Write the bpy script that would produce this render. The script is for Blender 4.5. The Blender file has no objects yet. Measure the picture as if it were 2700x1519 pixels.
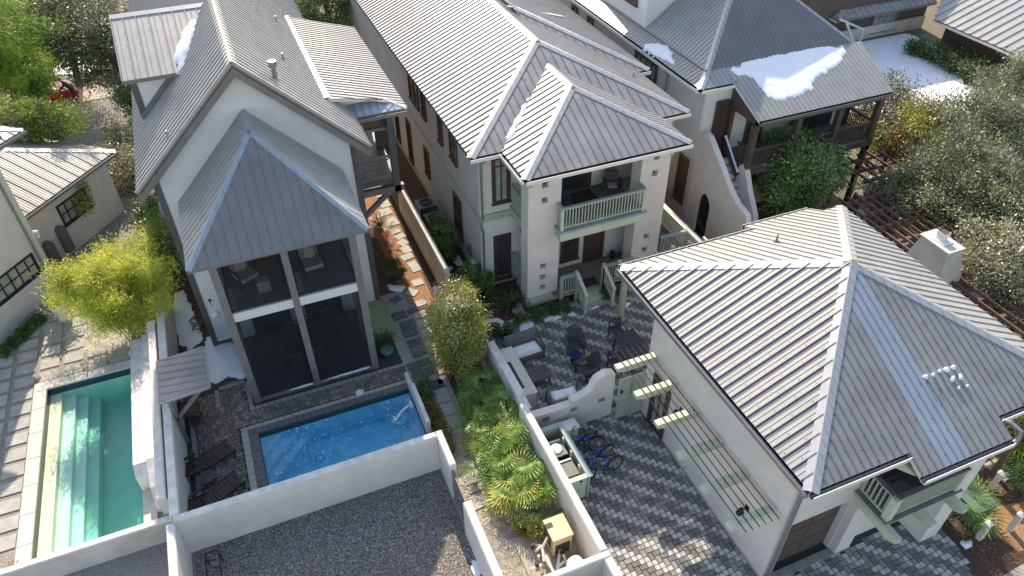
import bpy, bmesh, math, random
from mathutils import Vector, Matrix, Quaternion
from mathutils import noise as mnoise
random.seed(7)
S = bpy.context.scene
COL = S.collection
PI = math.pi
# ---------------- camera ----------------
HC = 21.0; FPX = 1938.913; TH, RO, YAW = 0.70467339, -0.0081743, 0.38622128
_c, _s = math.cos(YAW), math.sin(YAW)
FW = Vector((_s*math.cos(TH), _c*math.cos(TH), -math.sin(TH)))
_r = Vector((_c, -_s, 0)); _u = _r.cross(FW)
CR = _r*math.cos(RO) + _u*math.sin(RO); CU = -_r*math.sin(RO) + _u*math.cos(RO)
CAM = Vector((0, 0, HC))
cd = bpy.data.cameras.new('camera'); cam = bpy.data.objects.new('camera', cd); COL.objects.link(cam)
cd.sensor_width = 36; cd.lens = FPX/2700*36; cd.clip_start = 0.5; cd.clip_end = 2000
m3 = Matrix((CR, CU, -FW)).transposed()
cam.matrix_world = Matrix.Translation(CAM) @ m3.to_4x4()
S.camera = cam
# ---------------- light ----------------
SUN = Vector((0.2, 1.46, 1.0)).normalized()
w = bpy.data.worlds.new('World'); S.world = w; w.use_nodes = True
nt = w.node_tree; bg = nt.nodes['Background']; sky = nt.nodes.new('ShaderNodeTexSky')
sky.sky_type = 'NISHITA'; sky.sun_disc = False
sky.sun_elevation = math.asin(SUN.z); sky.sun_rotation = math.atan2(SUN.x, SUN.y)
sky.air_density = 1.0; sky.dust_density = 1.0; sky.ozone_density = 1.0
nt.links.new(sky.outputs[0], bg.inputs[0]); bg.inputs[1].default_value = 0.15
sd = bpy.data.lights.new('sun', 'SUN'); sd.energy = 3.3; sd.angle = math.radians(0.55); sd.color = (1, 0.95, 0.87)
so = bpy.data.objects.new('sun', sd); COL.objects.link(so); so.rotation_euler = SUN.to_track_quat('Z', 'Y').to_euler()
so.location = (0, 60, 60)
S.view_settings.view_transform = 'Standard'; S.view_settings.look = 'None'
S.view_settings.exposure = 1.15; S.view_settings.gamma = 1.0; S.view_settings.use_curve_mapping = False
S.view_settings.use_white_balance = True; S.view_settings.white_balance_temperature = 7500; S.view_settings.white_balance_tint = 13
S.render.engine = 'CYCLES'
S.cycles.max_bounces = 6; S.cycles.diffuse_bounces = 3; S.cycles.transparent_max_bounces = 8

def G(px, py, z=0.0):
    "ground point seen at photo pixel (2700 wide) on the level z"
    d = CR*((px-1350)/FPX) - CU*((py-759.5)/FPX) + FW
    t = (z-HC)/d.z
    return CAM + d*t

# ---------------- materials ----------------
MATS = {}
def nodes(name):
    m = bpy.data.materials.new(name); m.use_nodes = True
    return m, m.node_tree, m.node_tree.nodes['Principled BSDF']
def mat(name, col, rough=0.7, metal=0.0, var=0.12, scale=4.0, bump=0.0, bscale=60.0, col2=None, detail=6.0, spec=0.5, stretch=None, sub=0.0, low=0.35, high=0.65, coat=0.0):
    m, t, p = nodes(name)
    N = t.nodes; L = t.links
    tc = N.new('ShaderNodeTexCoord'); src = tc.outputs['Object']
    if stretch:
        mp = N.new('ShaderNodeMapping'); mp.inputs['Scale'].default_value = stretch
        L.new(src, mp.inputs[0]); src = mp.outputs[0]
    nz = N.new('ShaderNodeTexNoise'); nz.inputs['Scale'].default_value = scale; nz.inputs['Detail'].default_value = detail
    nz.inputs['Roughness'].default_value = 0.65
    L.new(src, nz.inputs['Vector'])
    cr = N.new('ShaderNodeValToRGB')
    c1 = [max(0, c*(1-var)) for c in col]; c2 = [min(1, c*(1+var)) for c in col] if col2 is None else col2
    cr.color_ramp.elements[0].position = low; cr.color_ramp.elements[1].position = high
    cr.color_ramp.elements[0].color = (*c1, 1); cr.color_ramp.elements[1].color = (*c2, 1)
    L.new(nz.outputs[0], cr.inputs[0])
    L.new(cr.outputs[0], p.inputs['Base Color'])
    p.inputs['Roughness'].default_value = rough; p.inputs['Metallic'].default_value = metal
    p.inputs['Specular IOR Level'].default_value = spec
    if coat: p.inputs['Coat Weight'].default_value = coat
    if bump:
        n2 = N.new('ShaderNodeTexNoise'); n2.inputs['Scale'].default_value = bscale; n2.inputs['Detail'].default_value = 4
        L.new(src, n2.inputs['Vector'])
        b = N.new('ShaderNodeBump'); b.inputs['Strength'].default_value = min(1, bump); b.inputs['Distance'].default_value = 0.02
        L.new(n2.outputs[0], b.inputs['Height']); L.new(b.outputs[0], p.inputs['Normal'])
    MATS[name] = m
    return m
def leafmat(name, a, b, rough=0.5, scale=1.3, fine=9.0, trans=0.25, spec=0.5):
    m, t, p = nodes(name); N = t.nodes; L = t.links
    g = N.new('ShaderNodeNewGeometry')
    n1 = N.new('ShaderNodeTexNoise'); n1.inputs['Scale'].default_value = scale; n1.inputs['Detail'].default_value = 2
    n2 = N.new('ShaderNodeTexNoise'); n2.inputs['Scale'].default_value = fine; n2.inputs['Detail'].default_value = 1
    L.new(g.outputs['Position'], n1.inputs['Vector']); L.new(g.outputs['Position'], n2.inputs['Vector'])
    ad = N.new('ShaderNodeMath'); ad.operation = 'MULTIPLY_ADD'; ad.inputs[1].default_value = 0.5
    L.new(n1.outputs[0], ad.inputs[0])
    m2 = N.new('ShaderNodeMath'); m2.operation = 'MULTIPLY'; m2.inputs[1].default_value = 0.5
    L.new(n2.outputs[0], m2.inputs[0]); L.new(m2.outputs[0], ad.inputs[2])
    cr = N.new('ShaderNodeValToRGB'); cr.color_ramp.elements[0].position = 0.36; cr.color_ramp.elements[1].position = 0.62
    cr.color_ramp.elements[0].color = (*a, 1); cr.color_ramp.elements[1].color = (*b, 1)
    L.new(ad.outputs[0], cr.inputs[0]); L.new(cr.outputs[0], p.inputs['Base Color'])
    p.inputs['Roughness'].default_value = rough; p.inputs['Specular IOR Level'].default_value = spec
    tr = N.new('ShaderNodeBsdfTranslucent'); L.new(cr.outputs[0], tr.inputs[0])
    mx = N.new('ShaderNodeMixShader'); mx.inputs[0].default_value = trans
    L.new(p.outputs[0], mx.inputs[1]); L.new(tr.outputs[0], mx.inputs[2])
    L.new(mx.outputs[0], N['Material Output'].inputs['Surface'])
    MATS[name] = m; return m

mat('galvalume', (0.35, 0.345, 0.335), 0.45, 0.2, 0.10, 1.1, 0.15, 3.0, spec=0.5)
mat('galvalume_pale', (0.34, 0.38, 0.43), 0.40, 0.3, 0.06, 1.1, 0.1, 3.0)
mat('galvalume_warm', (0.35, 0.345, 0.33), 0.48, 0.2, 0.08, 1.3, 0.12, 3.0)
mat('galvalume_shadeside', (0.19, 0.185, 0.20), 0.5, 0.15, 0.10, 0.9, 0.2, 3.0)  # darkened galvalume: shade of the steep front slopes is put into the colour
mat('galvalume_shaded', (0.27, 0.265, 0.26), 0.5, 0.15, 0.14, 0.9, 0.2, 3.0)  # darker galvalume copy, paints the dim light on front slopes into the metal
mat('flashing_metal', (0.42, 0.42, 0.42), 0.38, 0.35, 0.07, 1.6, 0.25, 5.0)
mat('gutter_metal', (0.27, 0.27, 0.28), 0.4, 0.5, 0.08, 3.0)
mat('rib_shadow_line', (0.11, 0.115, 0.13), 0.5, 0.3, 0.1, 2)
mat('screw_metal', (0.10, 0.10, 0.10), 0.5, 0.5, 0.1, 2)
mat('white_stucco', (0.7, 0.645, 0.59), 0.88, 0, 0.07, 1.3, 0.5, 55, detail=8)
mat('weathered_stucco', (0.6, 0.545, 0.47), 0.9, 0, 0.16, 0.9, 0.6, 50, detail=9)
mat('wall_cap', (0.68, 0.655, 0.615), 0.9, 0, 0.16, 3.2, 0.5, 30, detail=9)
mat('cream_stucco', (0.62, 0.56, 0.40), 0.9, 0, 0.15, 1.2, 0.5, 40, detail=8)
mat('white_siding', (0.68, 0.66, 0.64), 0.65, 0, 0.05, 1.0, 0.1, 20)
mat('cream_siding', (0.64, 0.63, 0.57), 0.65, 0, 0.05, 1.0, 0.1, 20)
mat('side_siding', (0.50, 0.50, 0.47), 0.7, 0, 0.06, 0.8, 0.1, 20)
mat('gray_trim', (0.185, 0.17, 0.16), 0.6, 0, 0.12, 2.5, 0.2, 25)
mat('charcoal_trim', (0.1, 0.096, 0.098), 0.6, 0, 0.12, 2.5, 0.2, 25)
mat('white_trim', (0.70, 0.67, 0.62), 0.55, 0, 0.04, 1.5)
mat('sage_paint', (0.4, 0.44, 0.35), 0.6, 0, 0.07, 2.0, 0.15, 30)
mat('sage_cap', (0.30, 0.37, 0.36), 0.6, 0, 0.10, 2.0, 0.15, 30)
mat('sage_pale', (0.55, 0.58, 0.46), 0.6, 0, 0.07, 2.0, 0.15, 30)
mat('brown_frame', (0.075, 0.045, 0.035), 0.5, 0, 0.12, 3.0)
mat('dark_wood', (0.085, 0.058, 0.042), 0.7, 0, 0.25, 3.0, 0.3, 25, stretch=(1, 1, 4))
mat('black_frame', (0.022, 0.02, 0.022), 0.45, 0, 0.1, 3.0)
mat('window_glass', (0.035, 0.05, 0.052), 0.06, 0, 0.3, 0.8, spec=0.9)
mat('curtained_glass', (0.30, 0.33, 0.30), 0.12, 0, 0.25, 1.5, spec=0.9, stretch=(3, 3, 1))
mat('porch_deck', (0.20, 0.175, 0.15), 0.75, 0, 0.15, 1.5, 0.2, 20, stretch=(1, 8, 1))
mat('dark_deck', (0.11, 0.10, 0.095), 0.75, 0, 0.15, 2.5, 0.2, 20)
mat('green_wood', (0.30, 0.34, 0.17), 0.8, 0, 0.22, 3.0, 0.3, 25, stretch=(1, 8, 1))
mat('garage_wood', (0.10, 0.072, 0.062), 0.6, 0, 0.15, 3.0, 0.2, 25, stretch=(4, 4, .6))
mat('paver_light', (0.486, 0.486, 0.466), 0.9, 0, 0.16, 9.0, 0.6, 60)
mat('paver_mid', (0.27, 0.26, 0.24), 0.9, 0, 0.16, 9.0, 0.6, 60)
mat('paver_dark', (0.175, 0.17, 0.155), 0.9, 0, 0.18, 9.0, 0.6, 60)
mat('paver_joint', (0.06, 0.058, 0.052), 0.95, 0, 0.2, 20)
mat('pool_paver_a', (0.236, 0.196, 0.162), 0.9, 0, 0.18, 7.0, 0.6, 60)
mat('pool_paver_b', (0.163, 0.15, 0.13), 0.9, 0, 0.18, 7.0, 0.6, 60)
mat('pool_paver_c', (0.325, 0.267, 0.215), 0.9, 0, 0.18, 7.0, 0.6, 60)
mat('curb_paver', (0.33, 0.315, 0.28), 0.9, 0, 0.12, 8.0, 0.6, 60)
mat('coping_pale', (0.44, 0.41, 0.37), 0.9, 0, 0.08, 8.0, 0.5, 80)
mat('coping_dark', (0.156, 0.156, 0.156), 0.85, 0, 0.12, 8.0, 0.4, 60)
mat('limestone', (0.58, 0.56, 0.50), 0.85, 0, 0.08, 3.0, 0.3, 40, detail=9)
mat('stepping_stone', (0.40, 0.385, 0.34), 0.9, 0, 0.16, 2.5, 0.5, 30, detail=9)
mat('slate_stone', (0.10, 0.125, 0.13), 0.75, 0, 0.25, 3.0, 0.4, 30)
mat('pale_flagstone', (0.42, 0.42, 0.36), 0.85, 0, 0.14, 3.0, 0.4, 30, detail=9)
mat('gravel', (0.24, 0.21, 0.175), 0.95, 0, 0.1, 24, 1.0, 60, col2=(0.42, 0.385, 0.34), detail=3, low=0.42, high=0.6)
mat('stone_dark', (0.13, 0.115, 0.10), 0.9, 0, 0.3, 9)
mat('stone_pale', (0.58, 0.55, 0.50), 0.9, 0, 0.15, 9)
mat('pebble_gray', (0.288, 0.276, 0.252), 0.95, 0, 0.1, 30, 1.0, 70, col2=(0.6, 0.576, 0.528), detail=4, low=0.38, high=0.66)
mat('sand', (0.34, 0.29, 0.22), 0.95, 0, 0.1, 5, 0.9, 60, col2=(0.56, 0.51, 0.42), detail=9, low=0.38, high=0.62)
mat('orange_mulch', (0.24, 0.115, 0.05), 0.95, 0, 0.1, 18, 1.0, 60, col2=(0.46, 0.25, 0.12), detail=9, low=0.35, high=0.62)
mat('brown_mulch', (0.045, 0.028, 0.02), 0.95, 0, 0.1, 22, 1.0, 60, col2=(0.16, 0.085, 0.055), detail=9, low=0.38, high=0.66)
mat('road_paver', (0.30, 0.285, 0.25), 0.9, 0, 0.14, 6.0, 0.4, 60)
mat('asphalt', (0.10, 0.10, 0.10), 0.95, 0, 0.15, 6, 0.5, 60)
mat('leaf_litter', (0.09, 0.075, 0.045), 0.95, 0, 0.1, 9, 1.0, 40, col2=(0.26, 0.23, 0.17), detail=9, low=0.38, high=0.66)
mat('snow', (0.86, 0.88, 0.92), 0.7, 0, 0.03, 3.0, 0.7, 14, sub=0.1)
mat('teal_plaster', (0.42, 0.70, 0.58), 0.8, 0, 0.06, 1.5, 0.2, 20)
mat('sand_plaster', (0.72, 0.72, 0.52), 0.8, 0, 0.05, 1.5, 0.2, 20)
mat('pale_teal_plaster', (0.62, 0.80, 0.68), 0.8, 0, 0.05, 1.5, 0.2, 20)
mat('blue_plaster', (0.14, 0.62, 0.85), 0.8, 0, 0.18, 2.2, 0.2, 20, detail=8)
mat('blue_step', (0.26, 0.66, 0.84), 0.8, 0, 0.12, 3.0, 0.2, 20)
mat('pool_tile_dark', (0.03, 0.06, 0.06), 0.3, 0, 0.1, 5)
mat('foam', (0.75, 0.90, 0.98), 0.5, 0, 0.05, 5)
mat('black_plastic', (0.03, 0.03, 0.032), 0.5, 0, 0.15, 4)
mat('charcoal_wood', (0.055, 0.058, 0.065), 0.6, 0, 0.2, 4, 0.2, 30)
mat('espresso_wood', (0.035, 0.028, 0.024), 0.6, 0, 0.25, 4, 0.2, 30)
mat('gray_wood', (0.105, 0.095, 0.095), 0.65, 0, 0.18, 4, 0.2, 30)
mat('wicker', (0.16, 0.17, 0.165), 0.75, 0, 0.25, 26, 1.0, 40)
mat('cushion_gray', (0.40, 0.37, 0.33), 0.9, 0, 0.08, 5)
mat('cushion_pale', (0.62, 0.59, 0.53), 0.9, 0, 0.06, 5)
mat('rug_gray', (0.16, 0.165, 0.17), 0.95, 0, 0.15, 9)
mat('door_mat', (0.05, 0.036, 0.03), 0.98, 0, 0.3, 20, 0.8, 60)
mat('navy_ceramic', (0.012, 0.02, 0.09), 0.25, 0, 0.2, 4)
mat('blue_paint', (0.035, 0.05, 0.42), 0.3, 0, 0.1, 4, coat=0.3)
mat('tyre', (0.018, 0.018, 0.018), 0.8, 0, 0.2, 8)
mat('chrome', (0.55, 0.55, 0.55), 0.25, 0.9, 0.05, 8)
mat('green_rim', (0.10, 0.17, 0.13), 0.4, 0.2, 0.1, 8)
mat('tan_metal', (0.60, 0.50, 0.31), 0.5, 0, 0.06, 4)
mat('dark_grille', (0.05, 0.045, 0.04), 0.6, 0, 0.2, 30)
mat('pvc', (0.68, 0.66, 0.60), 0.45, 0, 0.05, 5)
mat('concrete', (0.36, 0.33, 0.27), 0.92, 0, 0.15, 3, 0.4, 50)
mat('ac_metal', (0.14, 0.15, 0.15), 0.55, 0.2, 0.12, 12)
mat('utility_green', (0.10, 0.17, 0.12), 0.55, 0, 0.1, 4)
mat('red_car', (0.42, 0.01, 0.02), 0.2, 0, 0.05, 4, coat=0.6)
mat('car_glass', (0.02, 0.025, 0.03), 0.05, 0, 0.1, 4, spec=0.9)
mat('skin', (0.45, 0.27, 0.19), 0.6, 0, 0.05, 8)
mat('dark_cloth', (0.025, 0.03, 0.05), 0.9, 0, 0.2, 12)
mat('jeans', (0.02, 0.025, 0.04), 0.9, 0, 0.2, 12)
mat('copper', (0.50, 0.30, 0.20), 0.4, 0.6, 0.15, 4)
mat('clay', (0.10, 0.05, 0.035), 0.8, 0, 0.2, 6)
mat('teal_ceramic', (0.06, 0.17, 0.14), 0.3, 0, 0.2, 6)
mat('bark', (0.13, 0.10, 0.075), 0.9, 0, 0.3, 8, 0.6, 30)
mat('gray_twig', (0.17, 0.14, 0.11), 0.9, 0, 0.3, 8)
mat('bamboo_cane', (0.30, 0.33, 0.10), 0.5, 0, 0.2, 3)
mat('rusty_wood', (0.16, 0.09, 0.075), 0.75, 0, 0.2, 3, 0.2, 30)
mat('hose', (0.07, 0.11, 0.06), 0.5, 0, 0.2, 6)
mat('iron', (0.02, 0.018, 0.016), 0.5, 0.3, 0.2, 6)
mat('paper_white', (0.78, 0.78, 0.76), 0.6, 0, 0.03, 6)
leafmat('bamboo_leaf', (0.26, 0.34, 0.03), (0.78, 0.78, 0.14), 0.5, 0.9, 7, 0.40)
leafmat('pine_leaf', (0.072, 0.16, 0.019), (0.384, 0.512, 0.064), 0.55, 0.7, 6, 0.25)
leafmat('oak_leaf', (0.052, 0.074, 0.032), (0.263, 0.289, 0.149), 0.5, 0.8, 9, 0.15, 0.4)
leafmat('grey_oak_leaf', (0.088, 0.102, 0.052), (0.385, 0.394, 0.245), 0.5, 0.8, 9, 0.15, 0.4)
leafmat('magnolia_leaf', (0.05, 0.14, 0.03), (0.26, 0.42, 0.12), 0.36, 1.2, 7, 0.2, 0.6)
leafmat('holly_leaf', (0.112, 0.144, 0.024), (0.448, 0.432, 0.112), 0.35, 1.0, 9, 0.2, 0.7)
leafmat('holly_pale_leaf', (0.24, 0.256, 0.128), (0.672, 0.64, 0.416), 0.4, 1.5, 12, 0.15, 0.7)
leafmat('yellowgreen_leaf', (0.16, 0.208, 0.019), (0.48, 0.512, 0.064), 0.4, 1.2, 8, 0.25)
leafmat('red_leaf', (0.39, 0.026, 0.016), (0.65, 0.078, 0.039), 0.5, 2, 9, 0.2)
leafmat('box_leaf', (0.032, 0.079, 0.018), (0.114, 0.21, 0.052), 0.4, 2.5, 14, 0.12)
leafmat('palmetto_leaf', (0.05, 0.12, 0.02), (0.22, 0.36, 0.07), 0.4, 1.6, 6, 0.2)
leafmat('palmetto_bright', (0.364, 0.416, 0.052), (0.715, 0.715, 0.182), 0.4, 1.6, 6, 0.3)
leafmat('sago_leaf', (0.026, 0.052, 0.014), (0.123, 0.149, 0.052), 0.5, 2, 9, 0.1)
leafmat('copper_leaf', (0.112, 0.096, 0.019), (0.384, 0.272, 0.064), 0.5, 2, 9, 0.15)
leafmat('rosy_leaf', (0.364, 0.104, 0.065), (0.715, 0.312, 0.208), 0.6, 2, 9, 0.2)
leafmat('dry_leaf', (0.208, 0.156, 0.104), (0.546, 0.468, 0.364), 0.7, 2, 9, 0.15)

def water_mat(name, col, dens):
    m = bpy.data.materials.new(name); m.use_nodes = True; t = m.node_tree; N = t.nodes; L = t.links
    for n in list(N):
        if n.type != 'OUTPUT_MATERIAL': N.remove(n)
    out = [n for n in N if n.type == 'OUTPUT_MATERIAL'][0]
    tr = N.new('ShaderNodeBsdfTransparent'); gl = N.new('ShaderNodeBsdfGlossy'); gl.inputs['Roughness'].default_value = 0.04
    fr = N.new('ShaderNodeFresnel'); fr.inputs[0].default_value = 1.33
    mx = N.new('ShaderNodeMixShader')
    tc = N.new('ShaderNodeTexCoord')
    nz = N.new('ShaderNodeTexNoise'); nz.inputs['Scale'].default_value = 2.6; nz.inputs['Detail'].default_value = 3; nz.inputs['Distortion'].default_value = 1.2
    L.new(tc.outputs['Object'], nz.inputs['Vector'])
    b = N.new('ShaderNodeBump'); b.inputs['Strength'].default_value = 0.35; b.inputs['Distance'].default_value = 0.03
    L.new(nz.outputs[0], b.inputs['Height']); L.new(b.outputs[0], fr.inputs['Normal']); L.new(b.outputs[0], gl.inputs['Normal'])
    ge = N.new('ShaderNodeNewGeometry'); iv = N.new('ShaderNodeMath'); iv.operation = 'SUBTRACT'; iv.inputs[0].default_value = 1.0; L.new(ge.outputs['Backfacing'], iv.inputs[1])
    mu = N.new('ShaderNodeMath'); mu.operation = 'MULTIPLY'; L.new(fr.outputs[0], mu.inputs[0]); L.new(iv.outputs[0], mu.inputs[1])
    L.new(mu.outputs[0], mx.inputs[0]); L.new(tr.outputs[0], mx.inputs[1]); L.new(gl.outputs[0], mx.inputs[2])
    L.new(mx.outputs[0], out.inputs['Surface'])
    va = N.new('ShaderNodeVolumeAbsorption'); va.inputs['Color'].default_value = (*col, 1); va.inputs['Density'].default_value = dens
    L.new(va.outputs[0], out.inputs['Volume'])
    MATS[name] = m
water_mat('teal_water', (0.06, 0.80, 0.76), 0.34)
water_mat('blue_water', (0.10, 0.78, 0.93), 0.12)
def screen_mat():
    m = bpy.data.materials.new('insect_screen'); m.use_nodes = True; t = m.node_tree; N = t.nodes; L = t.links
    p = N['Principled BSDF']; p.inputs['Base Color'].default_value = (0.03, 0.03, 0.03, 1); p.inputs['Roughness'].default_value = 0.8; p.inputs['Specular IOR Level'].default_value = 0.1
    tr = N.new('ShaderNodeBsdfTransparent'); mx = N.new('ShaderNodeMixShader'); mx.inputs[0].default_value = 0.58
    L.new(p.outputs[0], mx.inputs[2]); L.new(tr.outputs[0], mx.inputs[1]); mx.inputs[0].default_value = 0.30
    L.new(mx.outputs[0], N['Material Output'].inputs['Surface']); MATS['insect_screen'] = m
screen_mat()

# ---------------- mesh building ----------------
class MB:
    def __init__(s): s.v = []; s.f = []; s.m = []; s.mats = []
    def mi(s, mt):
        if mt not in s.mats: s.mats.append(mt)
        return s.mats.index(mt)
    def add(s, vs, fs, mt):
        o = len(s.v); s.v += [tuple(v) for v in vs]; k = s.mi(mt)
        for f in fs: s.f.append(tuple(o+i for i in f)); s.m.append(k)
        return s
    def box(s, x0, y0, z0, x1, y1, z1, mt):
        v = [(x0, y0, z0), (x1, y0, z0), (x1, y1, z0), (x0, y1, z0), (x0, y0, z1), (x1, y0, z1), (x1, y1, z1), (x0, y1, z1)]
        return s.add(v, [(0, 3, 2, 1), (4, 5, 6, 7), (0, 1, 5, 4), (1, 2, 6, 5), (2, 3, 7, 6), (3, 0, 4, 7)], mt)
    def bar(s, a, b, w, h, mt, up=(0, 0, 1)):
        "rectangular bar from a to b, w across, h along 'up'"
        a = Vector(a); b = Vector(b); d = (b-a).normalized(); up = Vector(up)
        r = d.cross(up)
        if r.length < 1e-4: r = d.cross(Vector((0, 1, 0)))
        r.normalize(); u = r.cross(d).normalized()
        v = []
        for p in (a, b):
            for i, j in ((-1, -1), (1, -1), (1, 1), (-1, 1)): v.append(p + r*(w/2*i) + u*(h/2*j))
        return s.add(v, [(0, 1, 2, 3), (7, 6, 5, 4), (0, 4, 5, 1), (1, 5, 6, 2), (2, 6, 7, 3), (3, 7, 4, 0)], mt)
    def tube(s, pts, r, mt, n=8, r2=None, cap=True):
        pts = [Vector(p) for p in pts]; o = []
        prev = None
        for i, p in enumerate(pts):
            d = (pts[min(i+1, len(pts)-1)] - pts[max(i-1, 0)]).normalized()
            ref = Vector((0, 0, 1)) if abs(d.z) < 0.9 else Vector((1, 0, 0))
            if prev is not None: a = (prev - d*prev.dot(d)).normalized()
            else: a = d.cross(ref).normalized()
            prev = a; b = d.cross(a)
            rr = r if r2 is None else r + (r2-r)*i/(len(pts)-1)
            for k in range(n):
                t = 2*PI*k/n; o.append(p + a*(rr*math.cos(t)) + b*(rr*math.sin(t)))
        f = []
        for i in range(len(pts)-1):
            for k in range(n):
                k2 = (k+1) % n; f.append((i*n+k, i*n+k2, (i+1)*n+k2, (i+1)*n+k))
        if cap: f.append(tuple(range(n-1, -1, -1))); f.append(tuple(range((len(pts)-1)*n, len(pts)*n)))
        return s.add(o, f, mt)
    def ring(s, c, R, r, ax, mt, n=28, k=6):
        c = Vector(c); ax = Vector(ax).normalized(); a = ax.orthogonal().normalized(); b = ax.cross(a)
        pts = []
        vs = []; fs = []
        for i in range(n):
            t = 2*PI*i/n; rd = a*math.cos(t)+b*math.sin(t)
            for j in range(k):
                q = 2*PI*j/k; vs.append(c + rd*(R+r*math.cos(q)) + ax*(r*math.sin(q)))
        for i in range(n):
            for j in range(k):
                i2 = (i+1) % n; j2 = (j+1) % k; fs.append((i*k+j, i2*k+j, i2*k+j2, i*k+j2))
        return s.add(vs, fs, mt)
    def lathe(s, c, prof, mt, n=16, ax=(0, 0, 1)):
        c = Vector(c); ax = Vector(ax).normalized(); a = ax.orthogonal().normalized(); b = ax.cross(a)
        vs = []; fs = []
        for (r, z) in prof:
            for i in range(n):
                t = 2*PI*i/n; vs.append(c + ax*z + (a*math.cos(t)+b*math.sin(t))*r)
        for j in range(len(prof)-1):
            for i in range(n):
                i2 = (i+1) % n; fs.append((j*n+i, j*n+i2, (j+1)*n+i2, (j+1)*n+i))
        fs.append(tuple(range(n-1, -1, -1))); fs.append(tuple(range((len(prof)-1)*n, len(prof)*n)))
        return s.add(vs, fs, mt)
    def prism(s, poly, d, mt, mt2=None):
        "extrude a planar 3D polygon along vector d"
        poly = [Vector(p) for p in poly]; d = Vector(d); n = len(poly)
        vs = poly + [p+d for p in poly]
        fs = [tuple(range(n-1, -1, -1)), tuple(range(n, 2*n))] + [(i, (i+1) % n, n+(i+1) % n, n+i) for i in range(n)]
        return s.add(vs, fs, mt)
    def cprism(s, poly, d, mt):
        "extrude a concave planar polygon"
        from mathutils.geometry import tessellate_polygon
        poly = [Vector(p) for p in poly]; d = Vector(d); n = len(poly); tr = tessellate_polygon([poly])
        vs = poly+[p+d for p in poly]
        return s.add(vs, [tuple(t) for t in tr]+[tuple(n+i for i in reversed(t)) for t in tr]+[(i, (i+1) % n, n+(i+1) % n, n+i) for i in range(n)], mt)
    def build(s, name, parent=None, world=True, smooth=False, loc=None):
        me = bpy.data.meshes.new(name); me.from_pydata(s.v, [], s.f)
        for mt in s.mats: me.materials.append(MATS[mt])
        me.polygons.foreach_set('material_index', s.m)
        me.update()
        bm = bmesh.new(); bm.from_mesh(me); bmesh.ops.recalc_face_normals(bm, faces=bm.faces)
        bm.to_mesh(me); bm.free()
        if smooth: me.polygons.foreach_set('use_smooth', [True]*len(me.polygons))
        o = bpy.data.objects.new(name, me); COL.objects.link(o)
        if loc is not None: o.location = loc
        if parent is not None:
            o.parent = parent
            if world and parent.parent is None and parent.type == 'EMPTY':
                o.matrix_parent_inverse = PINV[parent.name]
        return o
PINV = {}
def tag(o, label=None, cat=None, group=None, kind=None):
    if label: o['label'] = label
    if cat: o['category'] = cat
    if group: o['group'] = group
    if kind: o['kind'] = kind
    return o
def thing(name, label, cat, loc=(0, 0, 0), rz=0, group=None):
    o = bpy.data.objects.new(name, None); COL.objects.link(o); o.empty_display_size = 0.2
    o.location = loc; o.rotation_euler = (0, 0, rz)
    PINV[o.name] = (Matrix.Translation(Vector(loc)) @ Matrix.Rotation(rz, 4, 'Z')).inverted()
    return tag(o, label, cat, group)
def copy_thing(src, loc, rz, label, group=None, sc=None):
    r = src.copy(); COL.objects.link(r); r.location = loc; r.rotation_euler = (0, 0, rz); r['label'] = label
    if group: r['group'] = group
    if sc: r.scale = sc
    for ch in list(src.children):
        c = ch.copy(); COL.objects.link(c); c.parent = r
        for g in ch.children:
            d = g.copy(); COL.objects.link(d); d.parent = c
    return r
def struct(name, mb, **k): return tag(mb.build(name, **k), kind='structure')

# ---------------- roofs, siding: strips cut out of a polygon ----------------
def clip(poly, axis, val, keep_ge):
    out = []; n = len(poly)
    for i in range(n):
        a, b = poly[i], poly[(i+1) % n]
        da = (a[axis]-val)*(1 if keep_ge else -1); db = (b[axis]-val)*(1 if keep_ge else -1)
        if da >= 0: out.append(a)
        if (da > 0 and db < 0) or (da < 0 and db > 0):
            t = da/(da-db); out.append((a[0]+(b[0]-a[0])*t, a[1]+(b[1]-a[1])*t))
    return out
def spans(poly, u):
    xs = []; n = len(poly)
    for i in range(n):
        a, b = poly[i], poly[(i+1) % n]
        if (a[0] > u) != (b[0] > u): xs.append(a[1]+(b[1]-a[1])*(u-a[0])/(b[0]-a[0]))
    xs.sort(); return [(xs[i], xs[i+1]) for i in range(0, len(xs)-1, 2)]
def area(p): return abs(sum(p[i][0]*p[(i+1) % len(p)][1]-p[(i+1) % len(p)][0]*p[i][1] for i in range(len(p))))/2
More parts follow.
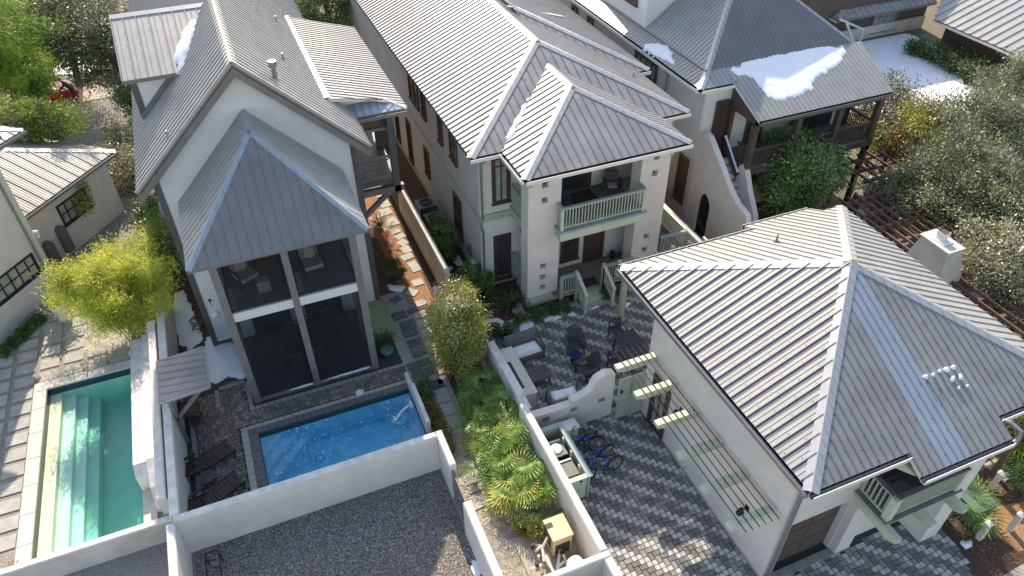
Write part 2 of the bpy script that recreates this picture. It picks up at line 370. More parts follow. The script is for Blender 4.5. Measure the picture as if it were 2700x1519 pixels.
def roof_face(parent, poly, down, pitch, mt='galvalume', rib=(0.035, 0.04), minor=0, name='roof_panel', off=0.015, th=0.02, phase=0.0, special=None, screws=True, gap=0.0, tilt=0.0, seam=0.022):
    poly = [Vector(p) for p in poly]
    n = Vector((0, 0, 0))
    for i in range(len(poly)): n += poly[i].cross(poly[(i+1) % len(poly)])
    n.normalize()
    if n.z < -1e-6: n = -n
    v = Vector(down); v = (v - n*v.dot(n)).normalized(); u = n.cross(v).normalized(); O = poly[0]
    P = [((p-O).dot(u), (p-O).dot(v)) for p in poly]
    u0 = min(p[0] for p in P); u1 = max(p[0] for p in P)
    k = math.floor((u0-phase)/pitch); out = []
    X = lambda a, b, h: O + u*a + v*b + n*h
    while phase + k*pitch < u1-1e-6:
        a = phase+k*pitch; b = a+pitch; k += 1
        c = clip(clip(P, 0, a+gap, True), 0, b-gap, False)
        if len(c) < 3 or area(c) < 0.004: continue
        m = mt if not special else special(a+pitch/2, mt)
        mb = MB(); q = len(c)
        if tilt: top = [X(x, y, off+th*0.35 + tilt*((x-a)/pitch)) for x, y in c]
        else: top = [X(x, y, off+th) for x, y in c]
        vs = [X(x, y, off*0.3) for x, y in c]+top
        mb.add(vs, [tuple(range(q-1, -1, -1)), tuple(range(q, 2*q))]+[(i, (i+1) % q, q+(i+1) % q, q+i) for i in range(q)], m)
        if rib:
            rw, rh = rib
            ua = min(max(a+0.001, u0+0.01), u1-0.01)
            for s0, s1 in spans(P, ua+rw/2):
                if s1-s0 < 0.08: continue
                s0 += 0.03
                prof = [(0, 0), (rw*0.2, rh), (rw*0.8, rh), (rw, 0)]
                vv = [X(ua+x, s0, off+th*0.5+h) for x, h in prof]+[X(ua+x, s1+0.01, off+th*0.5+h) for x, h in prof]
                mb.add(vv, [(0, 1, 2, 3), (7, 6, 5, 4), (0, 4, 5, 1), (1, 5, 6, 2), (2, 6, 7, 3)], m)
                if seam:  # dark strip beside the rib, painting in the rib's shadow line
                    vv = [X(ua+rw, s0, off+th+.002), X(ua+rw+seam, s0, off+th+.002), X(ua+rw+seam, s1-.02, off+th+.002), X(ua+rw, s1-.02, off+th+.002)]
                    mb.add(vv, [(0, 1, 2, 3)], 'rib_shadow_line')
                if screws:
                    t = s0+0.35
                    while t < s1:
                        for du in (-0.03,):
                            c0 = X(ua+du, t, off+th); q4 = [c0+u*0.014+v*0.014, c0-u*0.014+v*0.014, c0-u*0.014-v*0.014, c0+u*0.014-v*0.014]
                            mb.add([p+n*0.012 for p in q4], [(0, 1, 2, 3)], 'screw_metal')
                        t += 0.62
            for j in range(minor):
                um = a+pitch*(j+1)/(minor+1)
                if um > u1-0.02 or um < u0: continue
                for s0, s1 in spans(P, um):
                    if s1-s0 < 0.1: continue
                    vv = [X(um-0.018, s0+.02, off+th), X(um, s0+.02, off+th+0.014), X(um+0.018, s0+.02, off+th), X(um-0.018, s1, off+th), X(um, s1, off+th+0.014), X(um+0.018, s1, off+th)]
                    mb.add(vv, [(0, 3, 4, 1), (1, 4, 5, 2)], m)
        out.append(mb.build(name, parent, world=True))
    return out
def slab_roof(house, polys, th=0.14, mt='white_trim', name='roof', down=None):
    mb = MB()
    for p in polys: mb.prism(p, (0, 0, -th), mt)
    return mb.build(name, house)
def cap_line(parent, a, b, w=0.16, mt='flashing_metal', name='ridge_cap', na=None, nb=None, lift=0.065):
    "two-leaf ridge or hip flashing lying on the faces with normals na, nb"
    a = Vector(a); b = Vector(b); d = (b-a).normalized(); mb = MB()
    for nn, sgn in ((Vector(na), 1), (Vector(nb), -1)):
        nn = nn.normalized(); s = nn.cross(d).normalized()
        if s.z > 0: s = -s
        l = Vector((0, 0, lift))
        vs = [a+l, b+l, b+l+s*w, a+l+s*w]; vs += [p-nn*0.018 for p in vs]
        mb.add(vs, [(0, 1, 2, 3), (7, 6, 5, 4), (0, 4, 5, 1), (1, 5, 6, 2), (2, 6, 7, 3), (3, 7, 4, 0)], mt)
    return mb.build(name, parent)
def gutter(house, a, b, out, r=0.065, mt='gutter_metal', lip='white_trim', name='gutter'):
    a = Vector(a); b = Vector(b); o = Vector(out).normalized(); z = Vector((0, 0, 1)); mb = MB()
    prof = [(0, 0.02), (0, -0.10), (0.05, -0.13), (0.11, -0.12), (0.13, 0.0), (0.15, 0.0), (0.15, -0.14), (0.05, -0.16), (-0.02, -0.13), (-0.02, 0.02)]
    n = len(prof)
    vs = [a+o*x+z*y for x, y in prof]+[b+o*x+z*y for x, y in prof]
    mb.add(vs, [(i, (i+1) % n, n+(i+1) % n, n+i) for i in range(4)], mt)
    mb.add(vs, [(i, (i+1) % n, n+(i+1) % n, n+i) for i in range(4, n)] + [tuple(range(n)), tuple(range(n, 2*n))], lip)
    return mb.build(name, house)
def gable_pipe(house, p, h=0.35, r=0.035, name='vent_pipe'):
    p = Vector(p); mb = MB()
    mb.lathe(p-Vector((0, 0, .1)), [(r*2.6, 0), (r*2.4, .12), (r*1.1, .22), (r, .24), (r, h+.1)], 'gutter_metal', 12)
    return mb.build(name, house)
def window(house, P, U, N, W, H, frame='brown_frame', glass='window_glass', mull=(1,), rows=(), name='window', casing=0.11, sill=True, label=None, door=False):
    """P = lower left corner on the wall, U = along the wall, N = outwards"""
    P = Vector(P); U = Vector(U).normalized(); N = Vector(N).normalized(); Z = Vector((0, 0, 1))
    mb = MB(); c = casing
    def b(x0, z0, x1, z1, d0, d1, m, t=mb):
        v = [P+U*x+Z*z+N*d for d in (d0, d1) for x, z in ((x0, z0), (x1, z0), (x1, z1), (x0, z1))]
        t.add(v, [(0, 3, 2, 1), (4, 5, 6, 7), (0, 1, 5, 4), (1, 2, 6, 5), (2, 3, 7, 6), (3, 0, 4, 7)], m)
    b(0, 0, c, H, 0.002, 0.06, frame); b(W-c, 0, W, H, 0.002, 0.06, frame); b(c, H-c, W-c, H, 0.002, 0.06, frame); b(c, 0, W-c, c*0.9, 0.002, 0.07, frame)
    s = c*0.5
    b(c, c*.9, c+s, H-c, 0.002, 0.04, frame); b(W-c-s, c*.9, W-c, H-c, 0.002, 0.04, frame)
    for k in mull:  # vertical main mullions as fractions
        if 0 < k < 1: b(W*k-0.025, c*.9, W*k+0.025, H-c, 0.012, 0.045, frame)
    for k in rows: b(c+s, H*k-0.02, W-c-s, H*k+0.02, 0.010, 0.043, frame)
    if sill: b(-0.04, -0.06, W+0.04, 0, 0.002, 0.11, frame)
    o = mb.build(name, house)
    g = MB(); b(c+s, c*.9, W-c-s, H-c, 0.003, 0.009, glass, g)
    g.build('pane', o)
    if label: o['label'] = label
    return o
def rail(house, a, b, z, h=0.95, mt='sage_paint', cap='sage_cap', pitch=0.125, name='railing', bal=0.035, lab=None):
    a = Vector((a[0], a[1], 0)); b = Vector((b[0], b[1], 0)); mb = MB()
    d = (b-a); L = d.length; d.normalize(); Z = Vector((0, 0, 1))
    mb.bar(a+Z*(z+h-0.02), b+Z*(z+h-0.02), 0.13, 0.04, cap)
    o = mb.build(name, house)
    MB().bar(a+Z*(z+h-0.085), b+Z*(z+h-0.085), 0.05, 0.085, mt).build('top_rail', o); MB().bar(a+Z*(z+0.10), b+Z*(z+0.10), 0.05, 0.07, mt).build('bottom_rail', o)
    n = max(1, int(L/pitch)); 
    for i in range(n):
        p = a + d*(L*(i+0.5)/n)
        MB().box(p.x-bal/2, p.y-bal/2, z+0.135, p.x+bal/2, p.y+bal/2, z+h-0.13, mt).build('baluster', o)
    return o
# ================= SETTING =================
def sheet(name, x0, y0, x1, y1, z, mt, holes=(), label=None, depth=0.0):
    xs = sorted({x0, x1, *[min(max(h[i], x0), x1) for h in holes for i in (0, 2)]}); ys = sorted({y0, y1, *[min(max(h[i], y0), y1) for h in holes for i in (1, 3)]})
    mb = MB()
    for i in range(len(xs)-1):
        for j in range(len(ys)-1):
            cx, cy = (xs[i]+xs[i+1])/2, (ys[j]+ys[j+1])/2
            if any(h[0] < cx < h[2] and h[1] < cy < h[3] for h in holes): continue
            mb.add([(xs[i], ys[j], z), (xs[i+1], ys[j], z), (xs[i+1], ys[j+1], z), (xs[i], ys[j+1], z)], [(0, 1, 2, 3)], mt)
    return struct(name, mb)
def polysheet(name, pts, z, mt, kind='structure'):
    mb = MB(); mb.add([(p[0], p[1], z) for p in pts], [tuple(range(len(pts)))], mt)
    return tag(mb.build(name), kind=kind)
LP = (-9.3, 16.05, -6.05, 24.2); RP = (-2.15, 15.25, 3.42, 18.95)
sheet('ground', -150, -60, 190, 260, -0.012, 'leaf_litter', (LP, RP))
sheet('gravel_yard', -13.8, 15.4, -4.9, 45, -0.006, 'gravel', (LP,))
polysheet('planting_sand', [(-9.9, 28.3), (-4.9, 28.3), (-4.9, 24.9), (-7.3, 24.9)], -0.002, 'sand')
sheet('gravel_lot', -4.7, 4.0, 3.5, 15.05, -0.004, 'gravel')
sheet('gravel_court', -10, 4.0, -4.95, 15.4, -0.004, 'gravel')
sheet('side_yard', 3.62, 5.0, 6.6, 15.2, -0.004, 'sand')
sheet('side_bed', 3.6, 15.2, 6.6, 24.1, -0.003, 'sand')
polysheet('pebble_bed', [(3.7, 19.2), (4.0, 19.2), (4.9, 19.8), (4.75, 23.4), (4.75, 24.6), (3.7, 24.6)], 0.001, 'pebble_gray')
polysheet('mulch_path', [(4.75, 23.0), (5.85, 23.0), (6.16, 32.5), (6.2, 46), (4.6, 46), (4.75, 24.6)], 0.002, 'orange_mulch')
polysheet('mulch_strip', [(5.85, 23.0), (6.38, 23.0), (6.38, 46), (6.2, 46), (6.16, 32.5)], 0.0005, 'brown_mulch')
polysheet('planting_bed', [(3.7, 24.6), (4.75, 24.6), (4.6, 46), (3.7, 46)], 0.0005, 'brown_mulch')
polysheet('planting_bed', [(4.65, 15.2), (6.4, 15.2), (6.4, 23.2), (4.95, 23.2), (4.9, 19)], 0.003, 'brown_mulch')
polysheet('planting_bed', [(4.85, 13.2), (6.4, 12.6), (6.4, 15.2), (4.75, 15.2)], 0.003, 'brown_mulch')
sheet('planting_bed', 6.6, 21.0, 9.4, 46, -0.003, 'brown_mulch')
sheet('planting_bed', 9.4, 20.9, 16.8, 24, -0.0028, 'brown_mulch')
sheet('side_yard', 14.3, 19.5, 19.0, 45, -0.002, 'brown_mulch')
sheet('mulch_strip', -4.6, 21.9, -3.2, 40, -0.003, 'brown_mulch')
# street behind
polysheet('road', [(-26, 41.5), (-4.4, 42.4), (-4.2, 50.5), (-26, 49.2)], 0.0, 'paver_joint')
polysheet('planting_sand', [(-26, 39.5), (-3.2, 40.5), (-4.2, 42.4), (-26, 41.5)], 0.001, 'sand')
polysheet('planting_sand', [(-26, 49.2), (-3.0, 50.6), (-3.0, 53), (-26, 52)], 0.001, 'sand')
sheet('street', -60, 62, 60, 70, 0.0, 'asphalt')
# bottom right
polysheet('planting_bed', [(17.4, 8.9), (17.5, 7.4), (17.4, 5.7), (17.0, 4.9), (18.6, 4.7), (20.6, 5.9), (21.4, 9), (20.8, 12)], 0.0045, 'brown_mulch')
polysheet('mulch_path', [(18.7, 6.05), (19.4, 6.7), (21.4, 6.2), (20.6, 4.9), (18.9, 5.2)], 0.0065, 'orange_mulch')
polysheet('sidewalk', [(16.5, 4.7), (18.6, 4.85), (21.0, 4.5), (24.0, 4.5), (24, 0), (16, 0)], 0.005, 'road_paver')
polysheet('garden_path', [(19.6, 8.2), (20.9, 7.4), (24, 6.9), (24, 9.5), (21.3, 9.3), (19.9, 12.0), (18.7, 12.0)], 0.003, 'paver_dark')

# ---- individual paver fields ----
random.seed(11)
def paver_layout(x0, y0, x1, y1, cell):
    a, b = 20, 9
    P = [(0, 0, 2, 2, 'L'), (2, 0, 2, 2, 'L'), (4, 0, 2, 3, 'D'), (17, 0, 3, 2, 'D')]
    out = []; W_ = int((x1-x0)/cell)+4; H_ = int((y1-y0)/cell)+4
    for j in range(-3, H_):
        for px, py, w_, h_, t in P:
            # origin cells X with X - 9*j = px (mod 20)
            st = (px+9*j) % 20
            for X in range(st-20, W_, 20):
                cx0 = max(x0+X*cell, x0); cx1 = min(x0+(X+w_)*cell, x1); cy0 = max(y0+j*cell, y0); cy1 = min(y0+(j+h_)*cell, y1)
                if cx1-cx0 < cell*.6 or cy1-cy0 < cell*.6: continue
                out.append((cx0, cy0, cx1, cy1, t))
    return out
def chamfer(mb, x0, y0, x1, y1, z, h, mt, g=0.006, c=0.008):
    x0 += g; y0 += g; x1 -= g; y1 -= g
    v = [(x0, y0, z), (x1, y0, z), (x1, y1, z), (x0, y1, z), (x0+c, y0+c, z+h), (x1-c, y0+c, z+h), (x1-c, y1-c, z+h), (x0+c, y1-c, z+h)]
    mb.add(v, [(4, 5, 6, 7), (0, 1, 5, 4), (1, 2, 6, 5), (2, 3, 7, 6), (3, 0, 4, 7)], mt)
def field(parent, rects, pick, limit=300, z=0.004, h=0.03, g=0.006, name='paver', inside=None):
    R = [r for r in rects if inside is None or inside((r[0]+r[2])/2, (r[1]+r[3])/2)]
    R.sort(key=lambda r: (Vector(((r[0]+r[2])/2, (r[1]+r[3])/2, 0))-CAM).length)
    rest = MB()
    for i, r in enumerate(R):
        m_ = pick(r); hh = h+random.uniform(-.003, .003)
        if i < limit: mb = MB(); chamfer(mb, r[0], r[1], r[2], r[3], z, hh, m_, g); mb.build(name, parent)
        else: chamfer(rest, r[0], r[1], r[2], r[3], z, hh, m_, g)
    if rest.v: tag(rest.build(name+'_field', parent), kind='stuff')
def drive_in(x, y):
    if y > 15.2: return y < 20.95+0*x and x > 6.7
    if x < 11.0: return True
    if y > 7.5: return False
    ymax = 7.3
    return y < ymax and x < 17.35 - max(0, (6.0-y))*0.35
pv = lambda r: ('paver_light' if random.random() < .9 else 'paver_mid') if r[4] == 'L' else random.choice(('paver_mid', 'paver_dark', 'paver_dark'))
dj = sheet('driveway', 6.72, 3.5, 17.6, 21.0, 0.0015, 'paver_joint')
L_ = paver_layout(6.74, 3.6, 17.4, 15.1, 0.086)
field(dj, L_, pv, 300, inside=drive_in)
L2 = paver_layout(6.74, 15.22, 15.4, 21.0, 0.09)
pt = sheet('patio', 6.72, 15.2, 15.5, 21.05, 0.0035, 'paver_joint')
field(pt, L2, pv, 300, z=0.006, inside=lambda x, y: x < 15.3)
# concrete apron before the garage
mb = MB()
for i in range(6): mb.box(11.1+i*.52, 7.28, 0.02, 11.1+i*.52+.505, 7.53, 0.075, 'paver_mid')
struct('apron', mb)
# pool deck pavers: rows of cobbles of uneven length
def cobbles(x0, y0, x1, y1, rh=0.16):
    out = []; y = y0
    while y < y1-0.03:
        x = x0 - random.random()*.15; yy = min(y+rh, y1)
        while x < x1-0.02:
            w_ = random.choice((.12, .16, .16, .22)); a = max(x, x0); b = min(x+w_, x1)
            if b-a > 0.03: out.append((a, y, b, yy, 'D'))
            x += w_
        y += rh
    return out
pd = sheet('pool_deck', -4.55, 15.26, 3.6, 22.3, 0.0015, 'paver_joint', (RP,))
cp = (-2.75, 15.0, 3.6, 19.42)
curbs = [(-2.3, 20.12), (3.6, 20.34)]
def deck_in(x, y):
    if cp[0] < x < cp[2] and y < cp[3]: return False
    if y > 21.95 and x > -3.1: return False
    if y > 21.6 and x < -3.05: return False
    if -2.3 < x and y > 20.12: return False
    if x > 3.62 or y > 21.9: return False
    return True
field(pd, cobbles(-4.2, 15.3, 3.6, 21.9), lambda r: random.choice(('pool_paver_a', 'pool_paver_a', 'pool_paver_b', 'pool_paver_b', 'pool_paver_c')), 300, z=0.004, inside=deck_in)
for i in range(26): # pale curb row round the screened porch
    x = -2.3+i*.23; mb = MB(); chamfer(mb, x, 20.12, x+.225, 20.3, 0.004, .035, 'curb_paver'); mb.build('curb_paver', pd)
for i in range(6):
    mb = MB(); chamfer(mb, -2.3, 20.31+i*.23, -2.12, 20.31+i*.23+.22, 0.004, .035, 'curb_paver'); mb.build('curb_paver', pd)
for i in range(4):
    mb = MB(); chamfer(mb, -3.25+i*.24, 21.6+.02*i, -3.25+i*.24+.23, 21.8, 0.004, .035, 'curb_paver'); mb.build('curb_paver', pd)
for i in range(4):
    mb = MB(); chamfer(mb, -3.42, 20.75+i*.23, -3.26, 20.75+i*.23+.22, 0.004, .035, 'curb_paver'); mb.build('curb_paver', pd)
for i in range(26):
    mb = MB(); chamfer(mb, -4.4, 15.6+i*.23, -4.22, 15.6+i*.23+.22, 0.004, .035, 'curb_paver'); mb.build('curb_paver', pd)
# right pool
pool = thing('swimming_pool', 'small rectangular blue pool with gray stone coping beside the screened porch', 'swimming pool', ((RP[0]+RP[2])/2, 17, 0))
def basin(house, R, d, mt, floor=None, tile=None, tz=-0.25):
    x0, y0, x1, y1 = R; mb = MB(); t = .08
    mb.box(x0-t, y0-t, -d-.1, x1+t, y1+t, -d, floor or mt)
    mb.box(x0-t, y0-t, -d, x0, y1+t, -.02, mt); mb.box(x1, y0-t, -d, x1+t, y1+t, -.02, mt)
    mb.box(x0, y0-t, -d, x1, y0, -.02, mt); mb.box(x0, y1, -d, x1, y1+t, -.02, mt)
    o = mb.build('basin', house)
    if tile:
        mb = MB(); e = .006
        mb.box(x0, y0, tz, x0+e, y1, -.015, tile); mb.box(x1-e, y0, tz, x1, y1, -.015, tile)
        mb.box(x0+e, y1-e, tz, x1-e, y1, -.015, tile); mb.box(x0+e, y0, tz, x1-e, y0+e, -.015, tile)
        mb.build('waterline_tile', house)
    return o
basin(pool, RP, 1.35, 'blue_plaster', tile='pool_tile_dark')
for a_, z_ in ((.75, -.35), (1.2, -.65), (1.65, -.95)):
    mb = MB(); mb.prism([(RP[0], RP[3], z_), (RP[0], RP[3]-a_, z_), (RP[0]+a_*1.0, RP[3], z_)], (0, 0, -.42), 'blue_step'); mb.build('step', pool)
mb = MB(); mb.prism([(RP[0], RP[1], -.4), (RP[0]+.9, RP[1], -.4), (RP[0]+.35, RP[1]+.9, -.4), (RP[0], RP[1]+1.1, -.4)], (0, 0, -.9), 'blue_step'); mb.build('bench', pool)
mb = MB(); mb.box(RP[0]+.007, RP[1]+.007, -1.345, RP[2]-.007, RP[3]-.007, -.13, 'blue_water'); mb.build('water_surface', pool)
def coping(pool, x0, y0, x1, y1, n, mt, z=.006, h=.045, horiz=True):
    for i in range(n):
        mb = MB()
        if horiz: chamfer(mb, x0+(x1-x0)*i/n, y0, x0+(x1-x0)*(i+1)/n, y1, z, h, mt, .003)
        else: chamfer(mb, x0, y0+(y1-y0)*i/n, x1, y0+(y1-y0)*(i+1)/n, z, h, mt, .003)
        mb.build('coping_stone', pool)
coping(pool, RP[0]-.32, RP[3], RP[2], RP[3]+.27, 24, 'coping_dark'); coping(pool, RP[0]-.32, RP[1]+.02, RP[0], RP[3], 14, 'coping_dark', horiz=False)
coping(pool, RP[0]-.57, RP[3]+.27, RP[2]+.1, RP[3]+.44, 24, 'coping_pale', h=.05); coping(pool, RP[0]-.57, RP[1]+.02, RP[0]-.32, RP[3]+.27, 14, 'coping_pale', h=.05, horiz=False)
mb = MB(); random.seed(3)
for i in range(230): # flecks of foam and drifting leaves of slush on the water
    x = random.uniform(RP[0]+.1, RP[2]-.1); y = random.uniform(RP[1]+.1, RP[3]-.1)
    if random.random() > (.35+.65*(1-abs(x-RP[0])/6)) : continue
    r_ = random.uniform(.010, .035); k = random.randint(4, 6)
    mb.add([(x+r_*random.uniform(.6, 1.3)*math.cos(2*PI*j/k), y+r_*random.uniform(.6, 1.3)*math.sin(2*PI*j/k), -.124) for j in range(k)], [tuple(range(k))], 'foam')
tag(mb.build('foam', pool), kind='stuff')
mb = MB(); c_ = G(1184, 992, .5); mb.lathe((3.30, 17.95, .25), [(.02, 0), (.13, .01), (.15, .05), (.13, .09), (.02, .1)], 'paper_white', 18, ax=(-1, 0, 0)); mb.build('spout', pool)
mb = MB(); pts = [(3.28-.62*t, 17.95-.1*t, .25-.42*t*t+.05*t) for t in [i/8 for i in range(9)]]
mb.tube(pts, .022, 'foam', 6, r2=.05); mb.build('water_jet', pool)
mb = MB()
for i in range(60):
    a_ = random.random()*2*PI; r0 = abs(random.gauss(0, .13)); x, y = 2.62+r0*math.cos(a_), 17.83+r0*math.sin(a_); r_ = random.uniform(.012, .03)
    mb.add([(x-r_, y, -.122), (x, y-r_, -.122), (x+r_, y, -.118), (x, y+r_, -.12)], [(0, 1, 2, 3)], 'foam')
mb.build('splash', pool)
mb = MB(); mb.lathe((-.35, 18.1, -1.34), [(.16, 0), (.16, .02), (.1, .03)], 'blue_plaster', 16); mb.ring((-.35, 18.1, -1.32), .15, .012, (0, 0, 1), 'pool_tile_dark'); mb.build('floor_drain', pool)
mb = MB(); c_ = G(948, 1035, .05); mb.lathe((c_.x, c_.y, .045), [(.15, 0), (.15, .02), (.13, .028)], 'paper_white', 24)
for dx in (-.05, .05): mb.lathe((c_.x+dx, c_.y+dx*.3, .072), [(.014, 0), (.014, .003)], 'black_plastic', 8)
tag(mb.build('skimmer_lid'), 'round white skimmer lid in the pavers at the far edge of the blue pool', 'pool lid')
# left pool
lp = thing('swimming_pool', 'long green tinted pool with full length steps and pale limestone coping at left', 'swimming pool', (-7.7, 20, 0))
basin(lp, LP, 1.55, 'teal_plaster', floor='teal_plaster', tile=None)
mb = MB(); e = .006; mb.box(LP[0], LP[1], -.3, LP[0]+e, LP[3], -.015, 'pool_tile_dark'); mb.box(LP[0]+e, LP[3]-e, -.3, LP[2], LP[3], -.015, 'pool_tile_dark'); mb.build('waterline_tile', lp)
for i, (xa, xb, z_, m_) in enumerate(((0, .40, -.30, 'sand_plaster'), (.40, .80, -.55, 'pale_teal_plaster'), (.80, 1.15, -.80, 'pale_teal_plaster'), (1.15, 1.5, -1.05, 'teal_plaster'))):
    mb = MB(); mb.box(LP[0]+.01+xa, LP[1]+.01, -1.54, LP[0]+.01+xb, LP[3]-.02-(.0 if i == 0 else .0), z_, m_); mb.build('step', lp)
mb = MB(); mb.box(LP[0]+.007, LP[1]+.007, -1.545, LP[2]-.007, LP[3]-.007, -.13, 'teal_water'); mb.build('water_surface', lp)
for i in range(7):
    y0 = 16.05+i*1.2; y1 = min(y0+1.195, 24.2); mb = MB(); chamfer(mb, -9.76, y0, -9.3, y1, 0.0, .06, 'limestone', .003); mb.build('coping_stone', lp)
for i in range(4):
    mb = MB(); chamfer(mb, -9.76+i*.94, 24.21, -9.76+(i+1)*.94, 24.66, 0.0, .06, 'limestone', .003); mb.build('coping_stone', lp)
# waterfall wall of the left pool
ww = thing('pool_wall', 'thick sloped white stucco wall along the right side of the green pool', 'wall', (-5.8, 20, 0))
mb = MB(); mb.prism([(-6.04, 24.6, 0), (-6.04, 17.95, 0), (-6.04, 17.95, .78), (-6.04, 18.3, 1.02), (-6.04, 24.6, 1.02)], (.42, 0, 0), 'wall_cap')
mb.build('water_wall', ww)
mb = MB(); mb.prism([(-5.6, 24.6, 0), (-5.6, 16.9, 0), (-5.6, 16.9, .25), (-5.6, 17.35, .8), (-5.6, 17.9, 1.02), (-5.6, 18.25, 1.16), (-5.6, 24.6, 1.16)], (.28, 0, 0), 'wall_cap'); mb.build('back_wall', ww)
mb = MB(); mb.box(-6.04, 16.02, -.05, -5.62, 17.94, .08, 'limestone'); mb.build('ledge', ww)
# yard stepping stones and path flagstones
random.seed(5)
yd = sheet('stepping_path', -10.2, 24.9, -7.0, 27.9, -0.0035, 'gravel')
for j in range(-11, 5):
    for i in range(-6, 3):
        cx = -8.42+i*.86; cy = 25.72+j*.74
        if cx > -10.0 and cy < 24.95: continue
        if cx > -6.6 or cx < -13.5: continue
        if cy > 25.9 and cx > -7.8: continue
        if cy > 26.6+ (cx+10)*.8 and False: continue
        j_ = lambda: random.uniform(-.012, .012)
        mb = MB(); p = [(cx-.345+j_(), cy-.265+j_()), (cx+.345+j_(), cy-.265+j_()), (cx+.345+j_(), cy+.265+j_()), (cx-.345+j_(), cy+.265+j_())]
        mb.prism([(x, y, -.002) for x, y in p], (0, 0, .035), 'stepping_stone'); mb.build('stepping_stone', yd)
def flag(parent, cx, cy, w_, h_, mt, rz=0, z=0.004, name='flagstone'):
    mb = MB(); c, s = math.cos(rz), math.sin(rz); P = []
    for i, j in ((-1, -1), (1, -1), (1, 1), (-1, 1)):
        x = i*w_/2*random.uniform(.93, 1.03); y = j*h_/2*random.uniform(.93, 1.03); P.append((cx+x*c-y*s, cy+x*s+y*c, z))
    mb.prism(P, (0, 0, .03), mt); return mb.build(name, parent)
mp = polysheet('garden_path', [(3.95, 12.4), (4.75, 12.4), (5.0, 19.5), (4.95, 21.5), (4.2, 21.5), (3.95, 19)], 0.005, 'sand')
for cx, cy, w_, h_, r_ in [(5.82, 31.55, .5, .75, .1), (5.7, 30.79, .6, .62, .1), (5.74, 29.83, .62, .7, .15), (5.69, 29.0, .5, .4, .1), (5.79, 28.49, .5, .38, .35), (5.77, 27.95, .45, .5, .5), (5.75, 27.38, .45, .55, .2), (5.66, 26.81, .55, .42, .25), (5.76, 26.0, .42, .8, .1), (5.57, 24.84, .5, .45, .05), (5.14, 24.29, .42, .5, .8), (5.29, 23.47, .5, .38, .1), (5.85, 32.5, .6, .6, .1), (5.8, 33.4, .6, .6, 0), (5.85, 34.3, .6, .6, .1)]:
    flag(mp, cx, cy, w_, h_, 'pale_flagstone', r_)
for cx, cy, w_, h_, r_ in [(4.37, 24.08, .45, .36, .5), (4.22, 23.05, .62, .5, .06), (4.76, 23.1, .34, .3, .06), (4.39, 22.35, .68, .6, .05), (4.34, 21.83, .62, .4, .05), (4.36, 21.22, .66, .5, .04), (4.36, 20.64, .62, .5, .04), (4.15, 20.01, .95, .38, .04), (3.99, 19.55, .5, .42, .04), (4.42, 19.5, .34, .45, .04), (4.45, 18.7, .6, .5, .0)]:
    flag(mp, cx, cy, w_, h_, 'slate_stone', r_, z=.009)
for cx, cy, w_, h_, r_ in [(5.05, 22.75, .55, .4, .05), (5.0, 22.2, .5, .45, .05), (4.98, 21.6, .42, .5, .04), (4.9, 20.75, .38, .8, .04), (4.86, 20.0, .36, .5, .04), (4.86, 19.4, .34, .5, .04), (4.73, 18.85, .36, .4, 0), (4.5, 18.1, .5, .7, 0), (4.48, 17.4, .5, .6, .05), (4.5, 16.75, .5, .6, 0), (4.51, 16.1, .52, .6, 0), (4.49, 15.45, .52, .6, .05), (4.46, 14.8, .5, .55, 0), (4.3, 14.2, .62, .38, 0), (4.28, 13.8, .6, .3, 0), (4.23, 13.3, .72, .55, .06)]:
    flag(mp, cx, cy, w_, h_, 'pale_flagstone', r_, z=.009)
# street pavers: nearest rows as geometry
random.seed(8)
rd = polysheet('parking_bay', [(-9.9, 43.0), (-4.6, 43.2), (-4.5, 50.2), (-9.9, 49.9)], 0.003, 'paver_joint')
rr = []
y = 43.1
k = 0
while y < 50.0:
    x = -9.8 + (k % 2)*.17
    while x < -4.7: rr.append((x, y, x+.33, y+.16, 'D')); x += .34
    y += .165; k += 1
field(rd, rr, lambda r: 'road_paver', 300, z=.005, h=.03)
# ================= BUILDINGS: helpers =================
Z = Vector((0, 0, 1))
def siding(wall, poly, N, pitch=0.18, mt='white_siding', tilt=0.016, name='siding_board'):
    N = Vector(N).normalized(); poly = [Vector(p) for p in poly]; n = Vector((0, 0, 0))
    for i in range(len(poly)): n += poly[i].cross(poly[(i+1) % len(poly)])
    if n.dot(N) < 0: poly.reverse()
    v = N.cross(Z)
    return roof_face(wall, poly, v, pitch, mt, rib=None, name=name, off=0.004, th=0.010, tilt=tilt, gap=0.0)
def boxpart(house, name, x0, y0, z0, x1, y1, z1, mt, label=None):
    o = MB().box(min(x0, x1), min(y0, y1), z0, max(x0, x1), max(y0, y1), z1, mt).build(name, house)
    if label: o['label'] = label
    return o
def downspout(house, top, bottom, out, r=0.045, mt='gutter_metal', kink=None):
    top = Vector(top); bottom = Vector(bottom); mb = MB(); pts = [top, top+Vector((0, 0, -.12))]
    pts += [bottom+Z*(top.z-bottom.z-.45)]
    if kink: pts += [bottom+Z*(kink+.1), bottom+Z*kink+Vector(out)*.12, bottom+Z*(kink-.35)+Vector(out)*.12, bottom+Z*(kink-.5)]
    pts += [bottom+Z*.15, bottom+Z*.02+Vector(out)*.15]
    mb.tube(pts, r, mt, 8); return mb.build('downspout', house)
